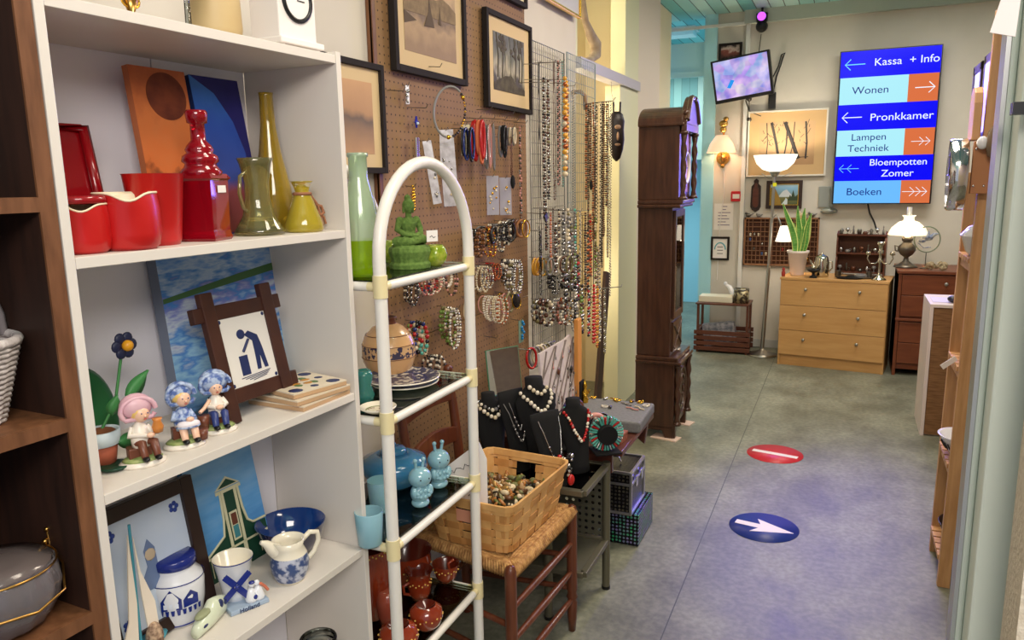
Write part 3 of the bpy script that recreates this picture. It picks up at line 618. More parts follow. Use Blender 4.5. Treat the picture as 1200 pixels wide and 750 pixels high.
# figurines
SKIN = M('porcelain_skin', (236, 192, 164), .3); BLUEF = M('porcelain_blue', (84, 108, 168), .35, c2=(176, 192, 220), scale=110, pos=(.42, .58)); WHF = M('porcelain_white', (234, 226, 214), .3)
BRF = M('porcelain_brown', (110, 62, 44), .35); HAIR = M('porcelain_blond', (226, 190, 110), .4); GRS = M('porcelain_grass', (110, 136, 70), .5, c2=(160, 170, 110), scale=90); NAVY = M('porcelain_navy', (48, 62, 120), .35)
def kid(px, back, h, label, hatm, top, legs, face, props, hat_big=1.0):
    p = at3(px, back); t = thing('figurine', label, 'figurine', p, RZ+R(-25), 'porcelain figurines of seated children'); u = h/.1
    B().m(WHF).lathe([(0, 0), (.024*u, 0), (.025*u, .004*u), (.02*u, .007*u)], n=24, sx=1.25).m(GRS).ball((0, 0, .008*u), (.027*u, .02*u, .006*u), 18, 6).build('plinth', t)
    f = face
    b = B().m(legs)
    for s_ in (-1, 1):
        b.tube([(s_*.006*u, .002*u, .032*u), (s_*.008*u+f*.006*u, -.014*u, .033*u), (s_*.008*u+f*.008*u, -.018*u, .014*u)], [.0068*u, .0062*u, .005*u], 10)
    b.m(BLACK)
    for s_ in (-1, 1): b.ball((s_*.008*u+f*.008*u, -.022*u, .012*u), (.005*u, .008*u, .004*u), 10, 6)
    b.m(top).lathe([(.0, .024*u), (.012*u, .026*u), (.013*u, .04*u), (.009*u, .056*u), (.004*u, .062*u)], n=16)
    for s_ in (-1, 1): b.tube([(s_*.009*u, 0, .054*u), (s_*.015*u, -.004*u, .044*u), (s_*.006*u+f*.012*u, -.016*u, .044*u)], [.0045*u, .004*u, .003*u], 8)
    b.m(SKIN).ball((f*.010*u, -.018*u, .044*u), (.006*u, .004*u, .004*u), 8, 6)
    b.ball((f*.003*u, -.002*u, .073*u), (.0115*u, .0115*u, .0125*u), 16, 12).ball((f*.006*u, -.0135*u, .071*u), .002*u, 6, 4)
    b.m(NAVY).ball((f*.006*u-.004*u, -.0128*u, .075*u), .0011*u, 6, 4).ball((f*.006*u+.004*u, -.0128*u, .075*u), .0011*u, 6, 4)
    b.m(M('porcelain_red', (200, 70, 70), .3)).ball((f*.006*u, -.0125*u, .067*u), (.0022*u, .001*u, .0008*u), 6, 4)
    b.build('body', t)
    B().m(HAIR).ball((0, .001*u, .076*u), (.0135*u, .0125*u, .0125*u), 14, 10).build('hair', t)
    b = B().m(hatm).ball((-f*.001*u, .004*u, .083*u), (.019*u*hat_big, .013*u*hat_big, .016*u*hat_big), 18, 10)
    b.tube([(.0195*u*hat_big*math.cos(2*PI*j/18), -.004*u, .078*u+.018*u*math.sin(2*PI*j/18)) for j in range(18) if not 11 < j < 16], .0036*u, 6); b.build('bonnet', t)
    props(t, u); return t
def pr1(t, u): 
    B().m(M('orange_jug', (206, 130, 60), .35)).lathe([(0, 0), (.006*u, 0), (.008*u, .008*u), (.005*u, .016*u), (.007*u, .02*u), (0, .02*u)], c=(.020*u, -.016*u, .046*u), n=14).build('jug', t)
    B().m(BRF).box((-.018*u, -.008*u, .008*u), (.012*u, .012*u, .026*u)).build('bench', t, bevel=.002)
def pr2(t, u): 
    B().m(M('apron', (232, 224, 230), .35)).ball((.004*u, -.014*u, .036*u), (.017*u, .01*u, .007*u), 14, 8).m(BLUEF).ball((.004*u, -.013*u, .033*u), (.018*u, .011*u, .004*u), 14, 8).build('skirt', t)
    B().m(BRF).box((-.016*u, -.004*u, .006*u), (-.006*u, .01*u, .03*u)).build('stool', t, bevel=.001)
    B().m(BRF).lathe([(0, 0), (.006*u, 0), (.008*u, .016*u), (0, .014*u)], c=(.024*u, -.012*u, .008*u), n=14).build('bucket', t)
def pr3(t, u): 
    B().m(BRF).box((-.012*u, -.004*u, .006*u), (.012*u, .012*u, .028*u)).build('stool', t, bevel=.001)
    B().m(BRF).lathe([(0, 0), (.007*u, 0), (.009*u, .022*u), (0, .02*u)], c=(-.024*u, -.01*u, .012*u), n=14).m(SKIN).tube([(-.01*u, -.002*u, .054*u), (-.022*u, -.01*u, .044*u), (-.03*u, -.014*u, .04*u)], .003*u, 8).build('bucket', t)
kid(168, 543, .112, 'porcelain child in pink bonnet and brown trousers drinking from a jug', M('porcelain_pink', (206, 160, 176), .35, c2=(220, 180, 190), scale=50), WHF, BRF, 1, pr1, 1.15)
kid(217, 522, .112, 'porcelain girl in blue bonnet and dress seated on a stool', BLUEF, BLUEF, SKIN, .6, pr2)
kid(256, 505, .110, 'porcelain boy in blue hat and blue trousers seated beside a bucket', BLUEF, WHF, NAVY, 0, pr3, 1.2)

# ---- fourth shelf
DW = M('ebony_frame', (44, 28, 24), .4)
def ex4(t, h, v, y):
    b = B().m(M('delft_blue_flower', (46, 70, 150), .4))
    for x, z in ((-h*.78, v*.78), (h*.78, v*.8), (h*.78, -v*.8), (-h*.78, -v*.8)):
        for k in range(5): b.ball((x+.007*math.cos(k*1.257), y, z+.007*math.sin(k*1.257)), (.005, .0012, .005), 8, 4)
    b.m(M('sketch_blue', (110, 130, 170), .6))
    b.prism([(-.03, -.03), (-.01, .0), (-.012, .03), (.0, .05), (.012, .03), (.012, 0), (.03, -.03), (.02, -.045), (-.02, -.045)], y, y-.0008)
    b.m(M('sketch_sand', (206, 186, 160), .6)).ball((.05, y, -.025), (.026, .001, .022), 14, 4).ball((.0, y-.001, .02), (.012, .001, .012), 14, 4)
    b.build('tile_drawing', t)
p = base(182, .17, Z4)
frame('framed_delft_tile', 'dark framed pale blue delft tile picture at shelf left', 'picture', p+Vector((0, 0, .135)), RZ, .235, .27, DW, .028, MAT, 0, M('pale_blue_tile', (196, 212, 236), .35, c2=(208, 220, 238), scale=9), .02, rx=R(-9), extra=ex4)
def ex5(t):
    GR, IV = M('gable_green', (22, 66, 48), .6), M('gable_ivory', (220, 216, 180), .6)
    b = B().m(GR).prism([(-.085, .0), (.1, .0), (.1, .085), (.062, .088), (.045, .105), (.037, .14), (.035, .195), (-.02, .195), (-.024, .13), (-.03, .09), (-.085, .06)], -.0013, -.002)
    b.m(IV)
    for P in ([(-.088, .062), (-.03, .092), (-.022, .13), (-.018, .195)], [(.1, .09), (.06, .092), (.045, .105), (.038, .14), (.035, .195)]):
        b.tube([(x, -.003, z) for x, z in P], .0032, 5)
    b.box((-.016, -.003, .0), (-.008, -.002, .195)); b.box((.023, -.003, .0), (.031, -.002, .195)); b.box((-.03, -.0035, .19), (.046, -.002, .198)); b.prism([(-.03, .2), (.046, .2), (.008, .226)], -.0013, -.003)
    b.m(GR).prism([(-.02, .203), (.036, .203), (.008, .22)], -.003, -.0036)
    b.m(IV).box((-.004, -.003, .07), (.02, -.0022, .14)).m(M('shutter_teal', (70, 140, 150), .6)).box((0, -.0036, .075), (.016, -.003, .105)).m(BRF).box((0, -.0036, .107), (.016, -.003, .135))
    b.m(IV); 
    for i in range(4): b.box((-.08+.05*i, -.003, .012), (-.078+.05*i, -.002, .055))
    b.box((-.085, -.003, .055), (.1, -.002, .06)); b.build('painted_gable', t)
canvas('canvas_painting', 'blue canvas painted with a green Dutch gable house front', 283, .195, Z4, .205, .295, paint('sky_paint', [(0, (60, 130, 200)), (.5, (96, 164, 224)), (1, (140, 190, 232))], lo=-.15, hi=.15, amp=1.1, scale=14, stretch=(.6, 1, 3)), M('blue_canvas_edge', (60, 130, 190), .7), -10, rz=R(0), extra=ex5)
COB = M('cobalt_glaze', (20, 54, 116), .1, coat=.6); COB2 = M('cobalt_outer', (26, 26, 72), .12, coat=.6)
p = base(343, .135, Z4)
b = B().m(COB2).lathe([(0, 0), (.036, 0), (.04, .006), (.062, .022), (.080, .050), (.089, .078), (.093, .095)], n=40, cap=False).m(COB).lathe([(.093, .095), (.090, .094), (.077, .052), (.058, .026), (0, .014)], n=40, cap=False)
tag(b.build('mixing_bowl', loc=p), 'large glossy cobalt blue bowl behind the creamer', 'bowl')
IVG = M('ivory_glaze', (236, 228, 208), .2, coat=.4); TRN = M('blue_transfer', (66, 84, 130), .3, c2=(190, 194, 210), scale=70, pos=(.45, .6))
p = at4(341, 678)
t = thing('creamer', 'ivory creamer jug with blue transfer print and curved handle', 'jug', p, RZ+R(-30))
b = B(); b.m(TRN); PR = [(0, 0), (.028, 0), (.03, .004), (.037, .02), (.040, .04), (.036, .058), (.029, .074), (.034, .09)]
b.m(IVG).lathe(PR[:3], n=32, cap=False).m(TRN).lathe(PR[2:6], n=32, cap=False).m(IVG).lathe(PR[5:]+[(.031, .09), (.026, .075), (.034, .04), (0, .006)], n=32, cap=False); b.build('body', t)
B().m(IVG).tube([(-.026, 0, .070), (-.036, 0, .080), (-.046, 0, .092), (-.056, 0, .098)], [.016, .013, .008, .004], 14).build('spout', t)
B().m(IVG).tube([(.030, 0, .08), (.046, 0, .092), (.062, 0, .088), (.064, 0, .07), (.054, 0, .048), (.038, 0, .034)], .0055, 10).build('handle', t)
DEL = M('delftware', (232, 234, 240), .18, coat=.4); CBL = M('cobalt_lid', (28, 44, 128), .25, coat=.4)
p = at4(211, 724)
t = thing('storage_jar', 'white delft jar with cobalt blue lid and painted house', 'jar', p, RZ+R(-38))
B().m(DEL).lathe([(0, 0), (.036, 0), (.04, .005), (.046, .04), (.048, .075), (.045, .088), (.034, .1), (.0335, .11)], n=36).m(CBL).lathe([(.0484, .0845), (.0488, .0855), (.0484, .0865)], n=36, cap=False).lathe([(.041, .0048), (.042, .006), (.041, .0075)], n=36, cap=False).build('body', t)
B().m(CBL).lathe([(.034, .106), (.037, .108), (.037, .122), (.034, .125), (0, .126)], n=36).build('lid', t)
def wrapd(b, P, r, off=.0012):
    P = [(x_*1.35, .018+z_*1.25) for x_, z_ in P]; vs = []; n = len(P)
    for x, z in P: a = x/r; vs.append(((r+off)*math.sin(a), -(r+off)*math.cos(a), z))
    for x, z in P: a = x/r; vs.append(((r-.001)*math.sin(a), -(r-.001)*math.cos(a), z))
    b.add(vs, [tuple(range(n))])
b = B().m(CBL)
wrapd(b, [(-.022, .018), (.004, .018), (.004, .034), (-.009, .05), (-.022, .032)], .0475); wrapd(b, [(.006, .02), (.026, .02), (.026, .034), (.016, .044), (.006, .032)], .0475)
for i in range(9): wrapd(b, [(-.030+.007*i, .010), (-.027+.007*i, .010), (-.026+.007*i, .018), (-.031+.007*i, .018)], .046)
b.m(M('window_white', (226, 232, 244), .3))
for i in range(3): wrapd(b, [(-.018+.007*i, .022), (-.014+.007*i, .022), (-.014+.007*i, .029), (-.018+.007*i, .029)], .0475, .0022)
b.build('painted_house', t)
p = at4(277, 704)
t = thing('windmill_cup', 'delft beaker with windmill sails and a kissing pair in front', 'ornament', p, RZ+R(-22))
B().m(DEL).lathe([(0, 0), (.02, .004), (.024, .02), (.03, .06), (.036, .088), (.0375, .09)], n=32, cap=False).m(CBL).lathe([(.0375, .09), (.0375, .092)], n=32, cap=False).m(IVG).lathe([(.0372, .092), (.034, .091), (.026, .055), (0, .05)], n=32, cap=False).build('beaker', t)
SLP = M('delft_plinth', (160, 178, 200), .3)
B().m(SLP).box((-.03, -.050, 0), (.045, .01, .009)).build('plinth', t, bevel=.002)
text('Holland', .0125, NV, t, (.006, -.0506, .0045), (R(90), 0, 0), 'plinth_lettering', align='CENTER')
b = B().m(CBL)
for k in range(4):
    a = R(38)+k*PI/2; c, s_ = math.cos(a), math.sin(a)
    b.at((-.010, -.036, .048), (0, -a, 0)).box((.004, -.001, -.006), (.034, .001, .006)).tube([(0, 0, 0), (.035, 0, 0)], .0012, 5)
b.at().ball((-.010, -.038, .048), .004, 8, 6); b.build('sails', t)
b = B().m(DEL)
for x, s_ in ((.016, 1), (.030, -1)):
    b.lathe([(0, .009), (.011, .009), (.012, .015), (.007, .032), (.003, .036)], c=(x, -.036, 0), n=14).ball((x+.002*s_, -.036, .042), .0058, 12, 8)
    b.tube([(x, -.036, .032), (x+.008*s_, -.044, .026), (x+.004*s_, -.046, .02)], .0022, 6)
b.m(M('figure_orange', (214, 120, 90), .4)).tube([(.034, -.04, .04), (.044, -.036, .028), (.05, -.034, .018)], .003, 6).m(CBL).ball((.018, -.038, .047), (.006, .006, .003), 10, 6).ball((.02, -.047, .02), (.004, .002, .005), 8, 6)
b.build('kissing_pair', t)
p = at4(247, 733)
t = thing('clog_ornament', 'pale green delft clog with blue windmill decoration', 'ornament', p, RZ+R(14))
b = B().m(M('celadon', (214, 222, 196), .2, coat=.4))
P = []
for i in range(13):
    f = i/12; x = -.047+.094*f; w_ = .0165*(math.sin(PI*(.12+.80*f))**.6); h_ = .012+.010*math.sin(PI*f*.9) + (.004 if f > .55 else 0); P.append((x, w_, h_))
vs = []; n = 12
for x, w_, h_ in P:
    for j in range(n): q = 2*PI*j/n; vs.append((x, w_*math.cos(q), h_+h_*math.sin(q)*.96))
b.add(vs, [(i*n+j, i*n+(j+1) % n, (i+1)*n+(j+1) % n, (i+1)*n+j) for i in range(12) for j in range(n)]+[tuple(range(n)), tuple(range(12*n, 13*n))], True)
b.ball((.044, 0, .028), (.009, .006, .01), 10, 8); b.build('clog', t)
B().m(M('celadon_inside', (150, 156, 120), .5)).ball((-.018, 0, .036), (.024, .011, .006), 14, 6).build('opening', t)
B().m(NV).ball((.020, -.010, .034), (.008, .006, .010), 8, 6).ball((.035, -.008, .030), (.006, .006, .006), 8, 6).ball((-.03, -.0125, .02), (.008, .002, .003), 8, 6).build('decoration', t)
# model sailing boat
p = at4(166, 772)
t = thing('model_sailboat', 'wooden model sailing boat with tall cream sails at shelf corner', 'boat', p, RZ)
SAIL = M('sailcloth', (238, 226, 210), .85); AQ = M('aqua_paint', (70, 150, 170), .5)
b = B().m(AQ).lathe([(0, 0), (.010, .0), (.016, .016), (.017, .02), (0, .02)], n=20, sx=2.4).build('hull', t)
B().m(AQ).cyl((.002, 0, .02), (.004, 0, .186), .0018, n=8).build('mast', t)
B().m(SAIL).prism([(-.002, .175), (-.006, .14), (-.014, .06), (-.030, .02), (-.004, .02), (.0, .08)], -.004, -.002).build('main_sail', t)
B().m(SAIL).prism([(.005, .17), (.010, .12), (.026, .07), (.028, .03), (.012, .035), (.008, .09)], -.004, -.002).build('fore_sail', t)
B().m(M('shells', (196, 168, 140), .8, c2=(90, 60, 50), scale=140)).ball((.018, -.006, .022), (.012, .01, .022), 12, 10).build('shell_cluster', t)
p = at4(137, 757)
t = thing('biscuit_ornament', 'round beige biscuit-like ornament on a stick behind the sailboat', 'ornament', p, RZ)
B().m(M('biscuit', (224, 200, 168), .8)).cyl((0, -.003, .085), (0, .003, .085), .02, n=24).build('disc', t, bevel=.002); B().m(PINE).cyl((0, 0, 0), (0, 0, .068), .0025, n=8).build('stick', t)
# glass jar on the fifth shelf
p = base(378, .045, Z5)
t = thing('preserving_jar', 'clear glass preserving jar with wire clips low in the bookcase', 'jar', p, RZ)
JG = M('jar_glass', (226, 232, 232), .04, trans=.9)
B().m(CLEAR).lathe([(0, 0), (.05, 0), (.055, .008), (.055, .12), (.045, .138), (.038, .145), (.038, .16)], n=36, cap=False).build('body', t)
B().m(CLEAR).tube([(.038*math.cos(2*PI*j/30), .038*math.sin(2*PI*j/30), .158) for j in range(30)], .004, 8, closed=True).build('rim', t)
B().m(STEEL).tube([(-.04, 0, .15), (-.056, 0, .14), (-.052, 0, .12)], .0015, 6).tube([(.04, 0, .15), (.056, 0, .14), (.052, 0, .12)], .0015, 6).build('clips', t)

SPEC = {'glass_bottle': .93, 'creamer': 1.03, 'storage_jar': 1.08, 'windmill_cup': 1.06, 'clog_ornament': 1.02, 'figurine': 1.08, 'framed_delft_tile': 1.0, 'ceramic_tile': .98, 'milk_jug': .96, 'model_sailboat': 1.38, 'mixing_bowl': .84, 'flower_ornament': 1.15, 'green_dish': 1.25, 'mantel_clock': .93, 'preserving_jar': 1.0}
for o_ in list(bpy.data.objects):
    if o_ in BEFORE or o_.parent: continue
    if o_.name == 'glass_bottle': o_.scale = (.93, .93, .80); continue
    o_.scale = (SPEC.get(o_.name.split('.')[0], .93),)*3

# ================================================================== WHITE TUBE RACK
RX, RY0, RY1, RD = -.93, 1.398, 1.828, .28
RZS = [1.325, 1.014, .705, .372]; TR = .0145
t = thing('tube_rack', 'white arched tube rack with glass shelves in front of the pegboard', 'rack', (RX, RY0, 0))
W_ = RY1-RY0
for dx in (0, -RD):
    r_ = W_/2; zc = 1.597-r_
    P = [(dx, 0, 0), (dx, 0, .6), (dx, 0, zc)]+[(dx, r_-r_*math.cos(PI*i/20), zc+r_*math.sin(PI*i/20)) for i in range(1, 20)]+[(dx, W_, zc), (dx, W_, .6), (dx, W_, 0)]
    B().m(PLW).tube(P, TR, 16).build('arch', t)
JO = []
for z in RZS:
    for dx, sx_ in ((0, -1), (-RD, 1)):
        for y, sy_ in ((0, 1), (W_, -1)): B().m(JOINT).cyl((dx, y, z-.024), (dx, y, z+.026), TR+.002, n=18).cyl((dx, y+sy_*.008, z), (dx, y+sy_*.036, z), TR*.72, n=12).cyl((dx+sx_*.008, y, z), (dx+sx_*.036, y, z), TR*.72, n=12).build('joint', t)
    b = B().m(PLW)
    for dx in (0, -RD): b.cyl((dx, .03, z), (dx, W_-.03, z), .0105, n=12)
    for y in (0, W_): b.cyl((-.03, y, z), (-RD+.03, y, z), .0105, n=12)
    b.build('shelf_frame', t)
    B().m(PANE).box((-RD+.008, .008, z+.0085), (-.008, W_-.008, z+.0125)).build('glass_shelf', t)
BEFORE = set(bpy.data.objects)
G1, G2, G3, G4 = [z+.013 for z in RZS]
def rk(px, back, z): return col(px, RX-back, z)
# top glass shelf
p = rk(426, .10, G1)
t = thing('glass_bottle_vase', 'pale green glass bottle vase with lime green base', 'vase', p)
LIME = M('lime_glass', (150, 190, 10), .06, trans=.5, coat=.4); PGR = M('pale_green_glass', (206, 228, 196), .08, trans=.6, coat=.3)
b = B().m(LIME).lathe([(0, 0), (.042, 0), (.047, .01), (.048, .09)], n=32, cap=False).m(PGR).lathe([(.048, .09), (.046, .14), (.034, .2), (.0235, .24), (.0225, .29), (.026, .293), (.026, .302), (.022, .302), (.02, .24), (.04, .14)], n=32, cap=False)
b.build('body', t)
p = rk(481, .075, G1)
t = thing('buddha_statue', 'moss green flocked seated buddha statue on a round pedestal', 'statue', p, R(66))
MOS = M('moss_flock', (84, 112, 48), .95, c2=(104, 132, 62), scale=120, bump=.5)
b = B().m(MOS)
b.lathe([(0, 0), (.054, 0), (.056, .012), (.050, .018), (.052, .028), (.057, .045), (.054, .056), (.045, .062), (0, .064)], n=40, ribs=14, ribd=.03)
b.ball((0, .004, .075), (.034, .026, .016)).tube([(-.012, .004, .076), (-.046, -.006, .074), (-.02, -.032, .073), (.014, -.032, .074)], [.014, .013, .011, .007], 12).tube([(.012, .004, .076), (.046, -.006, .074), (.024, -.03, .078), (-.01, -.034, .079)], [.014, .013, .011, .007], 12)
b.tube([(0, .004, .07), (0, .004, .10), (0, .002, .122), (0, .001, .135)], [.024, .021, .026, .014], 16, fl=.75).ball((-.026, .002, .128), .011).ball((.026, .002, .128), .011)
b.tube([(-.028, .002, .128), (-.037, .0, .105), (-.026, -.018, .092), (-.004, -.030, .09)], [.0095, .0085, .0075, .006], 12).tube([(.028, .002, .128), (.037, .0, .105), (.026, -.018, .092), (.004, -.030, .09)], [.0095, .0085, .0075, .006], 12).ball((0, -.031, .088), (.013, .008, .006))
b.cyl((0, 0, .13), (0, -.001, .155), .0085).ball((0, -.002, .166), (.0165, .0175, .021), 18, 14).ball((0, .001, .188), .009, 12, 8).ball((0, -.0185, .164), (.0025, .003, .005), 8, 6).ball((-.0155, 0, .155), (.003, .004, .009), 8, 6).ball((.0155, 0, .155), (.003, .004, .009), 8, 6)
b.build('figure', t, remesh=.0013)
GB = M('lime_bauble', (140, 176, 30), .1, trans=.4, coat=.5, c2=(196, 206, 80), scale=60)
for px, bk, r_, lab in ((510, .035, .036, 'lime mottled glass candle ball at the rack right, beside the buddha'), (459, .19, .040, 'lime green glass ball behind the buddha statue')):
    p = rk(px, bk, G1)
    b = B().m(GB).lathe([(0, 0), (r_*.5, 0), (r_*.88, r_*.4), (r_, r_*.85), (r_*.86, r_*1.35), (r_*.66, r_*1.6), (r_*.6, r_*1.6), (r_*.8, r_*1.3), (r_*.9, r_*.85), (r_*.5, .01), (0, .006)], n=28, ribs=7, ribd=.04)
    tag(b.build('candle_ball', loc=p), lab, 'candle holder')
p = rk(512, .005, G1+.066); t = thing('price_tag', 'small white price tag with a dark squiggle on the green glass ball', 'tag', p+Vector((-.01, -.005, 0)), R(60))
B().m(PAPER).box((-.017, 0, 0), (.017, .001, .030)).build('card', t); B().m(INK).tube([(-.008, -.0006, .012), (-.002, -.0006, .016), (.004, -.0006, .010), (.009, -.0006, .013)], .001, 4).build('writing', t)
# second shelf
p = rk(457, .195, G2)
t = thing('ceramic_vase', 'beige round vase with blue and brown flower band', 'vase', p, R(60))
PCH = M('peach_glaze', (226, 176, 124), .25, coat=.4)
flw = M('flower_band', (220, 176, 130), .3, c2=(66, 60, 84), scale=85, detail=1, pos=(.5, .56))
V = [(0, 0), (.05, 0), (.06, .015), (.075, .05), (.078, .066), (.077, .10), (.068, .125), (.045, .15), (.026, .16), (.022, .172), (.028, .178), (.024, .18), (.018, .17)]
B().m(PCH).lathe(V[:5], n=40, cap=False).m(flw).lathe(V[4:6], n=40, cap=False).m(PCH).lathe(V[5:9], n=40, cap=False).m(BRF).lathe(V[8:], n=40, cap=False).build('body', t)
b = B().m(BRF)
for z, r_ in ((.064, .0785), (.101, .0772), (.13, .0655)): b.tube([(r_*math.cos(2*PI*j/40), r_*math.sin(2*PI*j/40), z) for j in range(40)], .0009, 4, closed=True)
b.build('bands', t)
p = rk(428, .12, G2)
tag(B().m(M('teal_glass', (70, 150, 140), .12, trans=.4, coat=.3)).lathe([(0, 0), (.022, 0), (.026, .02), (.018, .045), (.024, .07), (.018, .085), (.014, .085), (0, .05)], n=24).build('small_vase', loc=p), 'small teal glass vase beside the beige vase', 'vase')
def plate(name, label, px, bk, z, r_, rimm, midm, cen, th=.006):
    p = rk(px, bk, z); t = thing(name, label, 'plate', p)
    b = B().m(IVG).lathe([(0, 0), (r_*.6, 0), (r_*.98, th*1.8), (r_, th*2.2), (r_*.97, th*2.4)], n=48, cap=False).m(rimm).lathe([(r_*.97, th*2.4), (r_*.66, th*1.0)], n=48, cap=False).m(midm).lathe([(r_*.66, th*1.0), (r_*.6, th*.8)], n=48, cap=False).m(cen).lathe([(r_*.6, th*.8), (0, th*.6)], n=48, cap=False)
    b.build('plate_body', t); return t
plate('dinner_plate', 'blue scalloped plate beneath the patterned plate on the rack', 474, .11, G2, .098, M('blue_rim', (96, 140, 190), .3), DEL, DEL)
plate('dinner_plate', 'cream plate with dense blue and brown flower pattern, on top of a blue plate', 471, .11, G2+.0152, .108, M('grey_blue_pattern', (60, 64, 88), .3, c2=(186, 176, 164), scale=70, pos=(.52, .6)), NV, M('flower_centre', (52, 56, 84), .3, c2=(190, 180, 166), scale=55, pos=(.52, .58)))
plate('saucer', 'small cream floral saucer at the rack left edge', 443, .045, G2, .047, IVG, M('green_leaf_band', (120, 130, 80), .4), M('floral_sprig', (224, 214, 190), .3, c2=(120, 80, 70), scale=90, pos=(.55, .6)))
# third shelf
LB = M('pale_blue_ceramic', (136, 180, 194), .15, coat=.5); MB_ = M('mid_blue_ceramic', (58, 122, 164), .15, coat=.5)
p = rk(463, .185, G3)
t = thing('lidded_pot', 'large glossy mid blue pot with small lid', 'pot', p)
B().m(MB_).lathe([(0, 0), (.05, 0), (.078, .02), (.1, .06), (.095, .085), (.06, .1), (.035, .105), (.035, .1)], n=40).build('body', t); B().m(MB_).lathe([(.036, .1), (.04, .11), (.034, .118), (0, .122)], n=32).ball((0, 0, .128), .009, 14, 10).build('lid', t)
for px, bk, lab in ((434, .05, 'pale blue ceramic beaker, nearest the rack front'), (447, .13, 'pale blue ceramic beaker behind the front beaker')):
    p = rk(px, bk, G3)
    tag(B().m(LB).lathe([(0, 0), (.028, 0), (.031, .005), (.036, .088), (.034, .09), (.029, .01), (0, .006)], n=32).build('beaker', loc=p), lab, 'cup')
def bird(px, bk, lab, s=1.0):
    p = rk(px, bk, G3); t = thing('ceramic_figure', lab, 'figurine', p, R(60), 'pale blue feelered figures on the rack'); 
    b = B().m(LB).ball((0, 0, .014*s), (.026*s, .024*s, .014*s), 20, 12).ball((0, 0, .042*s), (.028*s, .025*s, .03*s), 20, 14).ball((0, -.002, .088*s), (.033*s, .031*s, .03*s), 24, 16)
    for x in (-1, 1): b.tube([(x*.009*s, 0, .11*s), (x*.013*s, -.002, .135*s)], .0045*s, 8).ball((x*.013*s, -.002, .138*s), .0065*s, 10, 8).ball((x*.024*s, -.014*s, .05*s), (.010*s, .010*s, .016*s), 10, 8)
    for k in range(9): b.ball((.020*s*math.cos(k*.7), -.022*s, .045*s+.009*s*math.sin(k*.7)), .0065*s, 8, 6)
    b.build('body', t)
    e = B().m(BLACK)
    for x in (-1, 1): e.ball((x*.013*s, -.030*s, .09*s), .0022*s, 8, 6)
    e.build('eyes', t)
bird(493, .045, 'left pale blue ceramic figure with two feelers', 1.0); bird(515, .06, 'right pale blue ceramic figure with two feelers', 1.02)
# fourth shelf: brown slipware
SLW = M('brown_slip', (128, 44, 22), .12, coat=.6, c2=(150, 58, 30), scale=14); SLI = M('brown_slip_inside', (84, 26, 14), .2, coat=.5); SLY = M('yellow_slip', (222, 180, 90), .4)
def slip(px, bk, prof, inner, lab, name='pot', cat='pot', z=None, dots=None, rx=0, han=False):
    p = rk(px, bk, G4 if z is None else z); t = thing(name, lab, cat, p, R(60), rx=rx)
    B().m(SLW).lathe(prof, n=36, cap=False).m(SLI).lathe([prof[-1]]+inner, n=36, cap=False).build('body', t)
    if dots:
        zz, rr, k = dots; b = B().m(SLY)
        for i in range(k):
            a = 2*PI*i/k; b.ball((rr*math.cos(a), rr*math.sin(a), zz+.003*(-1)**i), (.0028, .0028, .0024), 6, 4)
        b.build('slip_dots', t)
    if han: B().m(SLW).tube([(-han, 0, .06), (-han-.02, 0, .055), (-han-.018, 0, .03), (-han+.004, 0, .02)], .005, 8).build('handle', t)
    return t
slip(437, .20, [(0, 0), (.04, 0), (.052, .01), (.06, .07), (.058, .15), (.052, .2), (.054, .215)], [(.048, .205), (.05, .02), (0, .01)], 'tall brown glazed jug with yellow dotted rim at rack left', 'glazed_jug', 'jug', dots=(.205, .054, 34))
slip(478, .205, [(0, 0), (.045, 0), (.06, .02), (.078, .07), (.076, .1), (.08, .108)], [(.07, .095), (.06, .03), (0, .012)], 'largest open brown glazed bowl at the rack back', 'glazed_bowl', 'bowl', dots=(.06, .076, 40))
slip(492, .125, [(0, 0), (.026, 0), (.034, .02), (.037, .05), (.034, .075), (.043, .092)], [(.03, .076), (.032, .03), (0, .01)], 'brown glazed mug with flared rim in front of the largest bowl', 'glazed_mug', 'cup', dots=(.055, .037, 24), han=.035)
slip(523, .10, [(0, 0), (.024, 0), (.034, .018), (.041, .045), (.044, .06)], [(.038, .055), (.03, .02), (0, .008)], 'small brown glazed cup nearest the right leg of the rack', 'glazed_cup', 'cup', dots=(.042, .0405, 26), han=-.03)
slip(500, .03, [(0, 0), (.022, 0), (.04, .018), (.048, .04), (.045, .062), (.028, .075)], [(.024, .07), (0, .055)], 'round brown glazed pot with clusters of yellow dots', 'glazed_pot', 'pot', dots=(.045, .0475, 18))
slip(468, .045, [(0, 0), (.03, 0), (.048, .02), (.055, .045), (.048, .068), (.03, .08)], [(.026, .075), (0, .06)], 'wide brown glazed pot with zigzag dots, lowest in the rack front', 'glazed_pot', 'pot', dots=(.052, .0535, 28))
p = rk(474, .09, G4+.0); tag(B().m(M('pink_brown_slip', (164, 78, 60), .2, coat=.5)).lathe([(0, 0), (.025, 0), (.03, .03), (.034, .07), (.026, .095), (.02, .1), (0, .1)], n=28).build('glazed_jar', loc=p+Vector((-.05, 0, 0))), 'pinkish brown glazed jar between the brown pots', 'jar')

for o_ in list(bpy.data.objects):
    if o_ not in BEFORE and not o_.parent: o_.scale = (.93,)*3
